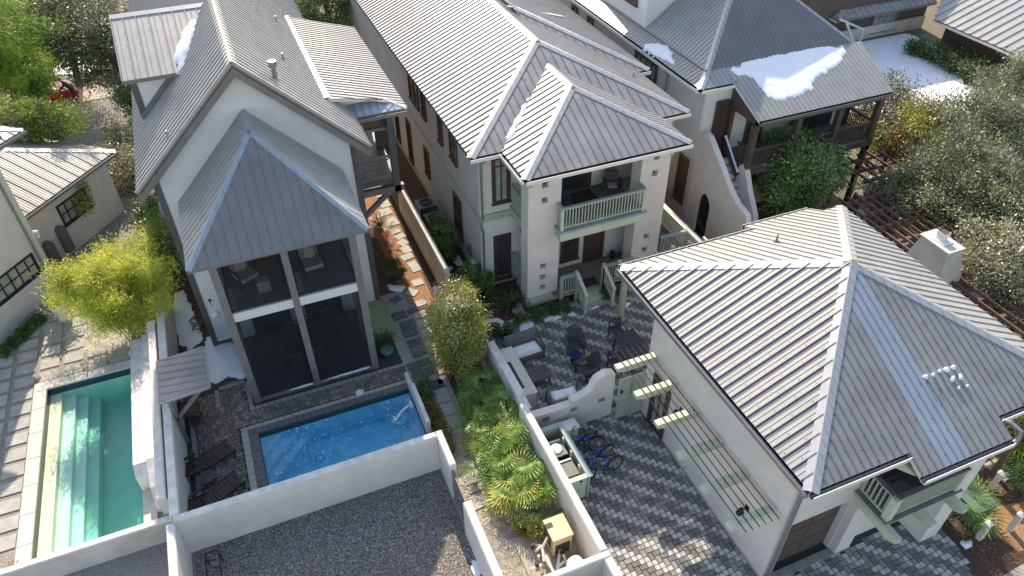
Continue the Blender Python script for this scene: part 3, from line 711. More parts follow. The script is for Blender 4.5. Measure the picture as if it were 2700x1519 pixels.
def snow(poly, name, label, n=None, h=0.08, seed=1, res=0.09, group=None, rough=0.35, plane=None):
    """snow lying on a plane: poly 2D outline (x, y), plane(x, y) -> z"""
    random.seed(seed)
    plane = plane or (lambda x, y: 0.0)
    xs = [p[0] for p in poly]; ys = [p[1] for p in poly]
    def inside(x, y):
        c = False; n_ = len(poly)
        for i in range(n_):
            x1, y1 = poly[i]; x2, y2 = poly[(i+1) % n_]
            if (y1 > y) != (y2 > y) and x < (x2-x1)*(y-y1)/(y2-y1)+x1: c = not c
        return c
    def dist(x, y):
        d = 1e9; n_ = len(poly)
        for i in range(n_):
            a = Vector(poly[i]); b = Vector(poly[(i+1) % n_]); p = Vector((x, y)); ab = b-a
            t = max(0, min(1, (p-a).dot(ab)/max(ab.dot(ab), 1e-9))); d = min(d, (p-a-ab*t).length)
        return d
    nx = int((max(xs)-min(xs))/res)+3; ny = int((max(ys)-min(ys))/res)+3; x0 = min(xs)-res; y0 = min(ys)-res
    H = {}
    for i in range(nx+1):
        for j in range(ny+1):
            x = x0+i*res; y = y0+j*res
            d = dist(x, y)*(1 if inside(x, y) else -1) + rough*(mnoise.noise(Vector((x*2.3, y*2.3, seed)))*.35+mnoise.noise(Vector((x*7, y*7, seed)))*.16)
            H[i, j] = (x, y, d)
    idx = {}; mb = MB(); vs = []; fs = []
    def vid(k):
        if k not in idx:
            x, y, d = H[k]; dd = max(0, d)
            hh = h*(1-math.exp(-dd/0.09)) + (0.012*mnoise.noise(Vector((x*5, y*5, 3+seed))) if dd > .05 else 0) + 0.3*h*mnoise.noise(Vector((x*1.7, y*1.7, 9)))*(dd > .05)
            z = plane(x, y) + (hh if d > 0 else -0.02); idx[k] = len(vs); vs.append((x, y, z))
        return idx[k]
    for i in range(nx):
        for j in range(ny):
            ks = [(i, j), (i+1, j), (i+1, j+1), (i, j+1)]
            if sum(H[k][2] > 0 for k in ks) >= 1: fs.append(tuple(vid(k) for k in ks))
    if not fs: return None
    mb.add(vs, fs, 'snow'); o = mb.build(name, smooth=True)
    return tag(o, label, 'snow', group)

# ================= LEFT HOUSE with the two storey screened porch =================
H1 = thing('screened_porch_house', 'white sided house with steep metal gable and two storey screened porch facing the blue pool', 'house', (0.25, 24.15, 0))
RX, RZ, RS = 0.25, 11.55, 0.965
EZ = lambda x: RZ-RS*abs(x-RX)
yw = 24.15; yb = 48.0
mb = MB(); mb.prism([(-3.15, yw, 0), (3.68, yw, 0), (3.68, yw, EZ(3.68)-.2), (RX, yw, RZ-.22), (-3.15, yw, EZ(-3.15)-.2)], (0, yb-yw-.3, 0), 'white_siding')
wall1 = mb.build('wall', H1)
siding(wall1, [(-2.98, yw-.002, .25), (3.5, yw-.002, .25), (3.5, yw-.002, EZ(3.5)-.3), (RX, yw-.002, RZ-.35), (-2.98, yw-.002, EZ(-2.98)-.3)], (0, -1, 0), 0.19)
for x0, x1 in ((-3.2, -2.98), (3.5, 3.73)): boxpart(H1, 'corner_board', x0, yw-.045, 0, x1, yw+.2, EZ(x0 if x0 < 0 else x1)-.22, 'charcoal_trim')
boxpart(H1, 'base_board', -2.98, yw-.03, .02, -2.1, yw, .25, 'charcoal_trim'); boxpart(H1, 'base_board', 2.7, yw-.03, .02, 3.5, yw, .25, 'charcoal_trim')
for sgn in (-1, 1): # rake boards under the roof edge
    mb = MB(); a = Vector((RX, 23.72, RZ-.17)); b = Vector((RX+sgn*3.93, 23.72, EZ(RX+3.93)-.17)); mb.prism([a, b, b-Z*.30, a-Z*.30], (0, .05, 0), 'gray_trim')
    mb.prism([a-Z*.0+Vector((0, .05, 0)), b+Vector((0, .05, 0)), b+Vector((0, .42, 0)), a+Vector((0, .42, 0))], (0, 0, -.03), 'charcoal_trim')
    mb.build('rake_board', H1)
Lf = [(RX, 23.70, RZ), (-3.68, 23.70, EZ(-3.68)), (-3.68, yb, EZ(-3.68)), (RX, yb, RZ)]
Rf = [(RX, 23.70, RZ), (4.18, 23.70, EZ(4.18)), (4.18, yb, EZ(4.18)), (RX, yb, RZ)]
r1 = slab_roof(H1, [Lf, Rf], .13, 'gray_trim')
# left slope interrupted by the wing: panels front part and lower part
wy0, wy1 = 27.6, 33.6; wry = 30.6; wrz = 11.2; wez = 9.93
roof_face(r1, Lf, (-1, 0, -RS), .305, rib=(.035, .045), seam=.03)
roof_face(r1, Rf, (1, 0, -RS), .305, rib=(.035, .045), seam=.03)
nL = (-RS, 0, 1); nR = (RS, 0, 1)
cap_line(r1, (RX, 23.68, RZ), (RX, yb, RZ), .24, na=nL, nb=nR)
for sgn in (-1, 1):
    mb = MB(); a = Vector((RX, 23.68, RZ+.05)); b = Vector((RX+sgn*3.96, 23.68, EZ(RX+3.96)+.05)); mb.bar(a, b, .05, .10, 'flashing_metal'); mb.build('rake_trim', H1)
# left wing (cross gable)
W0 = -3.42
wf = [(W0, wy0, wez), (W0, wry, wrz), (RX-.1, wry, wrz), ((RX-.1)-((wrz-wez)/RS), wy0, wez)]
wb = [(W0, wry, wrz), (W0, wy1, wez), (-1.5, wy1, wez), (RX-.1, wry, wrz)]
r1b = slab_roof(H1, [wf, wb], .12, 'gray_trim')
roof_face(r1b, wf, (0, -1, -.42), .43, 'galvalume_warm', minor=1); roof_face(r1b, wb, (0, 1, -.42), .43, 'galvalume_warm')
cap_line(r1b, (W0, wry, wrz), (RX-.2, wry, wrz), .22, na=(0, -.42, 1), nb=(0, .42, 1))
mb = MB(); mb.prism([(-3.2, 28.0, 6.5), (-1.2, 28.0, 6.5), (-1.2, 28.0, wez+.1), (-3.2, 28.0, wez+.1)], (0, 5.2, 0), 'white_siding'); ww1 = mb.build('wall', H1)
siding(ww1, [(-3.0, 27.998, 7.6), (-1.4, 27.998, 7.6), (-1.4, 27.998, wez), (-3.0, 27.998, wez)], (0, -1, 0), .19)
boxpart(H1, 'corner_board', -3.24, 27.96, 6.4, -3.02, 28.2, wez-.02, 'charcoal_trim')
mb = MB(); a = Vector((-3.2, 27.95, EZ(-3.2)+.16)); b = Vector((-1.45, 27.95, EZ(-1.45)+.16)); mb.bar(a, b, .06, .2, 'gray_trim'); mb.build('flashing_board', H1)
# right shed porch
sf = [(3.24, 26.0, 8.72), (5.45, 26.6, 8.05), (6.2, 25.95, 7.8), (6.2, 35.0, 7.8), (3.2, 35.0, 8.72)]
r1c = slab_roof(H1, [sf], .10, 'white_trim'); roof_face(r1c, sf, (1, 0, -.3), .26, 'galvalume_warm', rib=(.035, .045), off=.02, seam=.035)
mb = MB(); mb.bar((3.25, 26.0, 8.80), (3.2, 35.0, 8.80), .22, .025, 'galvalume_warm'); mb.build('flashing', r1c)
sk = [(3.9, 25.95, 7.8), (6.2, 25.95, 7.8), (5.45, 26.6, 8.05), (3.7, 26.6, 8.05)]
r1d = slab_roof(H1, [sk], .06, 'white_trim'); roof_face(r1d, sk, (0, -1, -.35), .3, 'galvalume_pale')
cap_line(r1d, (5.45, 26.6, 8.05), (6.2, 25.95, 7.8), .09, na=(0, -.35, 1), nb=(.3, 0, 1), lift=.05, name='hip_cap')
mb = MB(); mb.prism([(3.45, 26.62, 7.7), (5.4, 26.62, 7.7), (5.4, 26.62, 8.0), (3.45, 26.62, 8.5)], (0, .1, 0), 'white_siding'); mb.build('wall', H1)
gutter(H1, (3.95, 25.93, 7.78), (6.15, 25.93, 7.78), (0, -1, 0), lip='gray_trim')
for x in (5.6,):
    for y in (26.8, 29.5, 32.2, 34.8): boxpart(H1, 'post', x-.12, y-.12, 3.6, x+.16, y+.16, 7.72, 'charcoal_trim')
boxpart(H1, 'beam', 3.7, 26.72, 7.2, 5.7, 26.9, 7.68, 'charcoal_trim'); boxpart(H1, 'beam', 5.52, 26.9, 7.2, 5.72, 34.9, 7.68, 'charcoal_trim')
boxpart(H1, 'porch_deck', 3.69, 26.75, 4.12, 5.75, 35, 4.38, 'charcoal_trim')
boxpart(H1, 'screen', 3.75, 26.86, 6.75, 5.5, 26.88, 7.2, 'window_glass'); boxpart(H1, 'screen_bar', 3.75, 26.8, 6.62, 5.5, 26.9, 6.75, 'gray_trim'); boxpart(H1, 'screen_bar', 4.5, 26.8, 6.75, 4.56, 26.9, 7.2, 'gray_trim')
boxpart(H1, 'beam', 3.7, 26.68, 3.72, 5.9, 26.9, 4.0, 'gray_trim'); boxpart(H1, 'beam', 5.6, 26.9, 3.72, 5.82, 35, 4.0, 'gray_trim')
mb = MB(); mb.bar((5.3, 26.79, 3.75), (3.75, 26.79, 2.5), .16, .2, 'gray_trim'); mb.build('brace', H1)
# chippendale railing
ra = MB(); x0, x1, y_, z0, z1 = 3.8, 5.48, 26.8, 4.42, 5.42
ra.bar((x0, y_, z1), (x1, y_, z1), .1, .07, 'gray_trim'); ra.bar((x0, y_, z0+.06), (x1, y_, z0+.06), .08, .06, 'gray_trim')
ro = ra.build('railing', H1)
for k, (p, q) in enumerate([((x0, z0+.1), (x1, z1-.05)), ((x0, z1-.05), (x1, z0+.1))]):
    m_ = MB(); m_.bar((p[0], y_+.03*(k*2-1), p[1]), (q[0], y_+.03*(k*2-1), q[1]), .04, .05, 'gray_trim'); m_.build('cross_bar', ro)
for t in (.2, .4, .6, .8):
    for (p, q) in (((x0+(x1-x0)*t*.5, z0+.1+(z1-z0-.15)*t*.5), (x0+(x1-x0)*t, z0+.1)), ((x1-(x1-x0)*t*.5, z0+.1+(z1-z0-.15)*t*.5), (x1-(x1-x0)*t, z0+.1)), ((x0+(x1-x0)*t*.5, z1-.05-(z1-z0-.15)*t*.5), (x0+(x1-x0)*t, z1-.05)), ((x1-(x1-x0)*t*.5, z1-.05-(z1-z0-.15)*t*.5), (x1-(x1-x0)*t, z1-.05))):
        m_ = MB(); m_.bar((p[0], y_, p[1]), (q[0], y_, q[1]), .035, .04, 'gray_trim'); m_.build('slat', ro)
window(H1, (3.72, 28.0, 4.4), (0, 1, 0), (1, 0, 0), 1.6, 2.2, 'black_frame')
# vents
def vent_cap(house, p):
    p = Vector(p); mb = MB(); mb.lathe(p-Z*.15, [(.16, 0), (.12, .14), (.09, .2), (.085, .24), (.085, .62), (.15, .64), (.155, .78), (.14, .82), (.03, .84)], 'gutter_metal', 18)
    return mb.build('flue', house)
vent_cap(H1, (1.52, 24.75, EZ(1.52))); gable_pipe(H1, (2.13, 27.7, EZ(2.13)), .3); gable_pipe(H1, (-2.27, 24.4, EZ(-2.27)), .28); gable_pipe(H1, (2.6, 33.0, EZ(2.6)), .28)
# ---- tower: screened porch ----
tx0, tx1, ty = -2.06, 2.66, 20.4
te, tyf, tap, tay = 6.8, 20.04, 9.75, 22.62
ex0, ex1 = -2.62, 3.08; cx = .23
ts = (tap-te)/(tay-tyf)
A = (cx, tay, tap); A2 = (cx, yw, tap); FLc = (ex0, tyf, te); FRc = (ex1, tyf, te); BLc = (ex0, yw, te); BRc = (ex1, yw, te)
r2 = slab_roof(H1, [[FLc, FRc, A], [BLc, FLc, A, A2], [FRc, BRc, A2, A]], .10, 'gray_trim')
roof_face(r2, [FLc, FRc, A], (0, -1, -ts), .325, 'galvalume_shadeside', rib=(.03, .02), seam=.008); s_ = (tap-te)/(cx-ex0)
roof_face(r2, [BLc, FLc, A, A2], (-1, 0, -s_), .325, rib=(.03, .025)); roof_face(r2, [FRc, BRc, A2, A], (1, 0, -s_), .325, rib=(.03, .025))
cap_line(r2, A, FLc, .14, na=(0, -ts, 1), nb=(-s_, 0, 1), name='hip_cap', mt='galvalume_pale'); cap_line(r2, A, FRc, .14, na=(0, -ts, 1), nb=(s_, 0, 1), name='hip_cap', mt='galvalume_pale'); cap_line(r2, A2, A, .14, na=(-s_, 0, 1), nb=(s_, 0, 1), mt='galvalume_pale')
px = [(tx0, tx0+.25), (.17, .40), (tx1-.25, tx1)]
for a_, b_ in px: boxpart(H1, 'post', a_, ty-.04, .08, b_, ty+.2, te-.12, 'gray_trim')
for a_, b_ in ((px[0][1], px[1][0]), (px[1][1], px[2][0])):
    o = boxpart(H1, 'spandrel', a_, ty, 4.08, b_, ty+.12, 4.44, 'white_trim')
    for k in range(3): MB().box(a_, ty-.012-.004*k*0, 4.09+k*.117, b_, ty-.001, 4.09+k*.117+.108, 'white_trim').build('board', o)
    boxpart(H1, 'screen', a_, ty+.06, .2, b_, ty+.064, 4.08, 'insect_screen'); boxpart(H1, 'screen', a_, ty+.06, 4.44, b_, ty+.064, te-.14, 'insect_screen')
    boxpart(H1, 'sill', a_, ty-.02, .06, b_, ty+.14, .17, 'gray_trim')
boxpart(H1, 'beam', tx0, ty+.0, te-.34, tx1, ty+.2, te-.12, 'gray_trim')
for x in (tx0, tx1-.2):
    boxpart(H1, 'beam', x, ty+.2, te-.34, x+.2, yw-.05, te-.12, 'gray_trim')
    boxpart(H1, 'spandrel', x+.04, ty+.2, 4.08, x+.14, yw-.05, 4.44, 'white_trim')
    for y in (22.2,): boxpart(H1, 'post', x, y, .08, x+.2, y+.2, te-.34, 'gray_trim')
    boxpart(H1, 'screen', x+.09, ty+.2, .2, x+.094, yw-.05, 4.08, 'insect_screen'); boxpart(H1, 'screen', x+.09, ty+.2, 4.44, x+.094, yw-.05, te-.34, 'insect_screen')
dk = boxpart(H1, 'porch_floor', tx0+.02, ty+.13, 4.12, tx1-.02, yw-.05, 4.30, 'dark_deck')
for i in range(25): MB().box(tx0+.21, ty+.22+i*.143, 4.303, tx1-.21, ty+.22+i*.143+.132, 4.325, 'porch_deck').build('deck_board', dk)
boxpart(H1, 'porch_floor', tx0-.02, ty-.02, 0.03, tx1+.02, yw-.05, .10, 'dark_deck')
for x0, w_ in ((-1.5, 1.5), (.6, 1.5)):
    window(H1, (x0, yw-.02, 4.45), (1, 0, 0), (0, -1, 0), w_, 2.15, 'black_frame'); window(H1, (x0, yw-.02, .2), (1, 0, 0), (0, -1, 0), w_, 2.3, 'black_frame')
for x in (.45, -2.0+.22): # rungs of the screen frame, seen as a ladder of short bars
    mb = MB()
    for k in range(11): mb.box(x, ty+.17, 4.5+k*.085, x+.18, ty+.19, 4.512+k*.085, 'cushion_pale')
    mb.build('screen_ladder', H1)
mb = MB(); p_ = Vector((-2.76, yw-.02, 2.25)); mb.lathe(p_+Vector((0, -.02, .1)), [(.04, 0), (.06, .05), (.02, .1)], 'black_plastic', 10); mb.bar(p_+Z*.15, p_+Z*-.12, .03, .03, 'chrome'); mb.build('wall_lamp', H1)
mb = MB(); p_ = Vector((-2.72, yw-.02, 1.62)); mb.lathe(p_, [(.16, 0), (.15, .05), (.05, .1)], 'paper_white', 14, ax=(0, -1, 0)); mb.build('wall_vent', H1)
# green board walk beside the tower
gd = thing('board_platform', 'weathered green board platform on the ground between screened porch and slate path', 'deck', (3.35, 23, 0))
for i in range(11): MB().box(2.82+.0*i, 21.95+i*.195, .22, 3.82+(.03 if i % 2 else 0), 21.95+i*.195+.18, .27, 'green_wood').build('board', gd)
boxpart(gd, 'frame', 2.86, 21.98, 0, 3.8, 24.05, .218, 'green_wood')

# ================= MIDDLE HOUSE =================
H2 = thing('two_storey_house', 'cream house with pale stucco towers and sage green railed balcony in the middle', 'house', (12.5, 23.4, 0))
e2, s2 = 7.05, .415; mlx, mrx, mfy = 7.58, 17.03, 22.6; mcx = (mlx+mrx)/2; mrz = e2+s2*(mcx-mlx); may = mfy+(mcx-mlx); mby = 52
mb = MB(); mb.box(8.15, 23.4, 0, 16.9, mby-.5, e2-.12, 'side_siding'); wall2 = mb.build('wall', H2)
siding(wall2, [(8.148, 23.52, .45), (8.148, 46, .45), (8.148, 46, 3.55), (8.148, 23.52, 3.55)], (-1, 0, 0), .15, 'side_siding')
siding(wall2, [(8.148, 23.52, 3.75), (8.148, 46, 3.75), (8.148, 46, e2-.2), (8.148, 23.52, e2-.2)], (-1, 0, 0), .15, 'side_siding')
boxpart(H2, 'skirt_board', 8.10, 23.36, .22, 8.147, 46, .45, 'sage_paint'); boxpart(H2, 'belt', 8.09, 23.35, 3.55, 8.147, 46, 3.72, 'sage_paint')
siding(wall2, [(8.3, 23.398, .45), (10.9, 23.398, .45), (10.9, 23.398, 3.5), (8.3, 23.398, 3.5)], (0, -1, 0), .15, 'cream_siding')
siding(wall2, [(8.3, 23.398, 3.86), (16.8, 23.398, 3.86), (16.8, 23.398, e2-.2), (8.3, 23.398, e2-.2)], (0, -1, 0), .15, 'cream_siding')
boxpart(H2, 'belt', 8.1, 23.33, 3.5, 9.5, 23.38, 3.84, 'sage_paint'); boxpart(H2, 'skirt_board', 8.12, 23.34, .2, 9.5, 23.38, .45, 'sage_paint')
boxpart(H2, 'corner_board', 8.11, 23.345, .45, 8.3, 23.4, e2-.15, 'cream_siding')
window(H2, (8.67, 23.37, 4.3), (1, 0, 0), (0, -1, 0), .79, 2.1, rows=(.8,), mull=(.5,), glass='curtained_glass'); window(H2, (8.67, 23.37, .32), (1, 0, 0), (0, -1, 0), .79, 2.34, rows=(.8,), mull=(.5,), glass='window_glass')
for y, w_, z, h_ in ((25.95, .95, 4.78, 1.4), (27.9, .6, 4.75, 1.35), (30.3, .72, 4.8, 1.35), (31.45, 1.6, 4.8, 1.35), (25.78, 1.08, .9, 2.15), (30.55, .8, 1.5, 1.5), (33.7, .8, .6, 2.4), (36.2, .8, .6, 2.3)):
    window(H2, (8.13, y+w_, z), (0, -1, 0), (-1, 0, 0), w_, h_, mull=(.5,), rows=(.5,))
ML = (mlx, mfy, e2); MR = (mrx, mfy, e2); MA = (mcx, may, mrz); MB_ = (mcx, mby, mrz)
lc, rc, lyf = 8.83, 15.72, 20.42; lcx = (lc+rc)/2; lz = e2+s2*(lcx-lc); lay = lyf+(lcx-lc)
# valley meeting of the low roof with the main front slope: y where both heights agree
vy = lambda x: mfy + (e2 + s2*(min(x-lc, rc-x)) - e2)/s2
mainL = [(mlx, mby, e2), ML, MA, MB_]; mainR = [MR, (mrx, mby, e2), MB_, MA]
mainF = [ML, (lc, mfy, e2), (lcx, vy(lcx), lz), (rc, mfy, e2), MR, MA]
lowL = [(lc, mfy, e2), (lc, lyf, e2), (lcx, lay, lz), (lcx, vy(lcx), lz)]; lowR = [(rc, lyf, e2), (rc, mfy, e2), (lcx, vy(lcx), lz), (lcx, lay, lz)]
lowF = [(lc, lyf, e2), (rc, lyf, e2), (lcx, lay, lz)]
r3 = slab_roof(H2, [mainL, mainR, mainF, lowL, lowR, lowF], .12, 'cream_siding')
roof_face(r3, mainL, (-1, 0, -s2), .325, 'galvalume', rib=(.04, .05), seam=.035); roof_face(r3, mainR, (1, 0, -s2), .22, 'galvalume', rib=(.03, .035), screws=False)
roof_face(r3, mainF, (0, -1, -s2), .335, 'galvalume_shaded'); roof_face(r3, lowL, (-1, 0, -s2), .325, 'galvalume', rib=(.04, .05), seam=.035); roof_face(r3, lowR, (1, 0, -s2), .25, 'galvalume', screws=False); roof_face(r3, lowF, (0, -1, -s2), .325, 'galvalume_shaded')
nl, nr, nf = (-s2, 0, 1), (s2, 0, 1), (0, -s2, 1)
cap_line(r3, MB_, MA, .19, na=nl, nb=nr); cap_line(r3, MA, ML, .19, na=nl, nb=nf, name='hip_cap'); cap_line(r3, MA, MR, .19, na=nr, nb=nf, name='hip_cap')
cap_line(r3, (lcx, vy(lcx), lz), (lcx, lay, lz), .19, na=nl, nb=nr); cap_line(r3, (lcx, lay, lz), (lc, lyf, e2), .19, na=nl, nb=nf, name='hip_cap'); cap_line(r3, (lcx, lay, lz), (rc, lyf, e2), .19, na=nr, nb=nf, name='hip_cap')
# right wing of the middle roof
wx, wyf = 17.62, 26.75; t_ = 4.6
WR = [(wx, wyf, e2), (wx, 40, e2), (wx-t_, 40, e2+s2*t_), (wx-t_, wyf+t_, e2+s2*t_)]
off = wx-mrx
WF = [(wx, wyf, e2), (wx-t_, wyf+t_, e2+s2*t_), (wx-t_-.02, wyf+t_-off, e2+s2*(t_-off)), (mrx+.0, wyf, e2)]
r3b = slab_roof(H2, [WR, WF], .10, 'cream_siding'); roof_face(r3b, WR, (1, 0, -s2), .22, 'galvalume', rib=(.03, .035), screws=False); roof_face(r3b, WF, (0, -1, -s2), .335, 'galvalume_shaded')
cap_line(r3b, (wx-t_, wyf+t_, e2+s2*t_), (wx, wyf, e2), .19, na=nr, nb=nf, name='hip_cap')
mb = MB(); mb.bar((wx-t_-.3, wyf+t_+.2, e2+s2*t_+.06), (wx-t_+2.9, wyf+t_+.9, e2+s2*(t_-2.9)+.09), .26, .03, 'flashing_metal'); mb.build('flashing', H2)
for p in ((11.0, 35.4), (14.6, 29.8), (16.1, 25.6)):
    gable_pipe(H2, (p[0], p[1], e2+s2*min(p[0]-mlx, mrx-p[0])), .28)
for a_, b_, o_ in (((mlx-.05, mfy, e2), (lc, mfy, e2), (0, -1, 0)), ((lc, lyf, e2), (rc, lyf, e2), (0, -1, 0)), ((rc, mfy, e2), (mrx, mfy, e2), (0, -1, 0)), ((mrx+.05, wyf, e2), (wx, wyf, e2), (0, -1, 0)), ((lc, mfy-.05, e2), (lc, lyf, e2), (-1, 0, 0))): gutter(H2, a_, b_, o_)
for x0 in (mlx, ): boxpart(H2, 'fascia', x0+.0, mfy, e2-.13, x0+.03, mby, e2-.015, 'cream_siding')
boxpart(H2, 'fascia', mrx-.0, mfy, e2-.12, mrx+.03, wyf, e2+.01, 'white_trim'); boxpart(H2, 'fascia', rc, lyf, e2-.12, rc+.03, mfy, e2+.01, 'white_trim')
downspout(H2, (8.15, 22.6, e2-.12), (8.2, 23.27, 0), (-.6, -.2, 0), .05, kink=3.6)
# stucco piers with square holes
def pier(house, x0, x1, y0, y1, z0, z1, holes, mt='white_stucco'):
    xs = [x0, x1]; hx0 = (x0+x1)/2-.13; hx1 = hx0+.26
    mb = MB(); mb.box(x0, y0, z0, hx0, y1, z1, mt); mb.box(hx1, y0, z0, x1, y1, z1, mt)
    zc = z0
    for h in sorted(holes):
        mb.box(hx0, y0, zc, hx1, y1, h-.13, mt); zc = h+.13
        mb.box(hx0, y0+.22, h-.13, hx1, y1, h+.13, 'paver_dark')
    mb.box(hx0, y0, zc, hx1, y1, z1, mt)
    return mb.build('pier', house)
pier(H2, 9.4, 10.78, 21.4, 22.1, 0, e2-.14, (.95, 1.5, 2.08, 5.3, 6.0)); pier(H2, 14.28, 15.6, 21.4, 22.1, 0, e2-.14, (.8, 1.5, 2.2, 5.35, 6.1))
boxpart(H2, 'pier', 15.3, 22.1, 0, 15.6, 23.4, 6.4, 'white_stucco')
# upper balcony
bf = boxpart(H2, 'porch_floor', 9.42, 21.5, 3.62, 15.55, 23.39, 4.03, 'sage_paint')
for i in range(16): MB().box(10.8, 21.3+i*.131, 4.032, 14.27, 21.3+i*.131+.122, 4.05, 'porch_deck').build('deck_board', bf)
boxpart(H2, 'balcony_fascia', 10.55, 20.82, 3.58, 14.35, 20.9, 3.95, 'sage_pale'); boxpart(H2, 'balcony_fascia', 10.55, 20.9, 3.58, 10.63, 21.4, 3.95, 'sage_paint'); boxpart(H2, 'balcony_fascia', 14.27, 20.9, 3.58, 14.35, 21.4, 3.95, 'sage_paint')
boxpart(H2, 'porch_floor', 10.5, 20.78, 3.955, 14.4, 21.45, 4.03, 'sage_cap')
rail(H2, (10.62, 20.95), (14.28, 20.95), 4.03, 1.05, pitch=.135, bal=.045); rail(H2, (10.64, 20.99), (10.64, 21.4), 4.03, 1.05); rail(H2, (14.26, 20.99), (14.26, 21.4), 4.03, 1.05)
for x in (10.64, 14.26): boxpart(H2, 'newel', x-.06, 20.89, 4.03, x+.06, 21.01, 4.98, 'sage_pale')
rail(H2, (9.5, 22.12), (9.5, 23.32), 4.03, 1.05); rail(H2, (9.5, 22.12), (9.5, 23.32), .55, 1.05)
boxpart(H2, 'beam', 10.78, 21.45, e2-.5, 14.28, 21.75, e2-.13, 'cream_siding')
window(H2, (11.62, 23.37, 4.06), (1, 0, 0), (0, -1, 0), 1.5, 2.25, casing=.13, sill=False, name='door'); window(H2, (14.5, 23.37, 5.0), (1, 0, 0), (0, -1, 0), .7, 1.1, 'cream_siding', 'curtained_glass')
boxpart(H2, 'louvre_panel', 15.2, 22.15, 4.9, 15.27, 23.2, 6.2, 'sage_pale')
for x in (9.0, 15.7): 
    mb = MB(); mb.prism([(x+.45 if x < 10 else x-.15, 21.38, 6.62), (x+.45 if x < 10 else x-.15, 20.9, 6.62), (x+.45 if x < 10 else x-.15, 20.92, 6.5), (x+.45 if x < 10 else x-.15, 21.2, 6.35), (x+.45 if x < 10 else x-.15, 21.38, 6.0)], (.09, 0, 0), 'sage_pale'); mb.build('bracket', H2)
mb = MB(); mb.prism([(8.3, 23.36, 6.66), (8.3, 23.05, 6.66), (8.3, 23.1, 6.5), (8.3, 23.36, 6.2)], (.1, 0, 0), 'sage_pale'); mb.build('bracket', H2)
# lower porch
lw = boxpart(H2, 'wall', 10.85, 22.72, .5, 15.3, 23.38, 3.6, 'cream_siding')
siding(lw, [(10.9, 22.718, .6), (15.25, 22.718, .6), (15.25, 22.718, 3.55), (10.9, 22.718, 3.55)], (0, -1, 0), .15, 'cream_siding')
window(H2, (11.52, 22.69, .95), (1, 0, 0), (0, -1, 0), .85, 1.35, mull=(.5,), rows=(.5,))
dd = window(H2, (12.62, 22.69, .57), (1, 0, 0), (0, -1, 0), 1.0, 2.2, mull=(), rows=(), casing=.1, sill=False, name='door', glass='brown_frame')
MB().box(13.5, 22.6, 1.5, 13.53, 22.66, 1.62, 'chrome').build('handle', dd)
pf = boxpart(H2, 'porch_floor', 9.45, 21.15, .3, 15.4, 22.72, .53, 'sage_paint')
for i in range(12): MB().box(10.5, 21.05+i*.14, .532, 15.2, 21.05+i*.14+.13, .552, 'porch_deck').build('deck_board', pf)
for x in (10.8, 12.75, 13.9): boxpart(H2, 'newel', x-.06, 20.98, 0.02, x+.06, 21.1, 1.5, 'sage_paint')
rail(H2, (10.8, 21.04), (11.55, 21.04), .55, 1.0); rail(H2, (12.75, 21.04), (14.2, 21.04), .55, 1.0)
for i in range(3): boxpart(H2, 'step', 11.6, 20.9-i*.3, .02, 12.7, 20.9-i*.3+.33, .42-i*.15, 'sage_pale' if i % 2 else 'sage_paint')
for x in (11.5, 12.78):
    boxpart(H2, 'newel', x-.06, 20.05, 0.02, x+.06, 20.17, 1.0, 'sage_pale'); boxpart(H2, 'newel', x-.06, 20.98, 0.02, x+.06, 21.1, 1.62, 'sage_paint')
    mb = MB(); mb.bar((x, 20.02, 1.02), (x, 21.1, 1.62), .14, .04, 'sage_pale'); mb.bar((x, 20.05, .35), (x, 21.05, .85), .05, .05, 'sage_paint'); o = mb.build('railing', H2)
    for k in range(6):
        y = 20.2+k*.14; MB().box(x-.02, y, .45+k*.075, x+.02, y+.035, 1.05+k*.08, 'sage_paint').build('baluster', o)
def lantern(house, p, s=1.0, mt='iron'):
    p = Vector(p); mb = MB(); mb.bar(p+Z*.12, p+Z*-.12, .08*s, .03, mt); mb.tube([p+Z*.08, p+Vector((0, -.12, .16)), p+Vector((0, -.22, .1))], .012, mt, 6)
    mb.lathe(p+Vector((0, -.22, -.25*s)), [(.04, 0), (.085*s, .02), (.09*s, .22*s), (.12*s, .26*s), (.02, .34*s)], mt, 10); mb.lathe(p+Vector((0, -.22, -.21*s)), [(.075*s, 0), (.08*s, .16*s)], 'paper_white', 10)
    return mb.build('wall_lamp', house)
lantern(H2, (9.92, 23.36, 2.75))
# right raised deck of the middle house
rdk = boxpart(H2, 'side_deck', 15.65, 21.3, .9, 16.9, 24.6, 1.05, 'porch_deck')
rail(H2, (15.65, 21.3), (16.95, 21.3), 1.05, 1.0, 'sage_paint', 'sage_cap'); rail(H2, (16.95, 21.3), (16.95, 25.6), 1.05, 1.0, 'sage_pale', 'sage_pale')
boxpart(H2, 'utility_meter', 8.0, 24.65, .9, 8.12, 24.95, 1.4, 'ac_metal'); boxpart(H2, 'electric_box', 7.95, 24.1, .35, 8.12, 24.45, .85, 'paper_white')
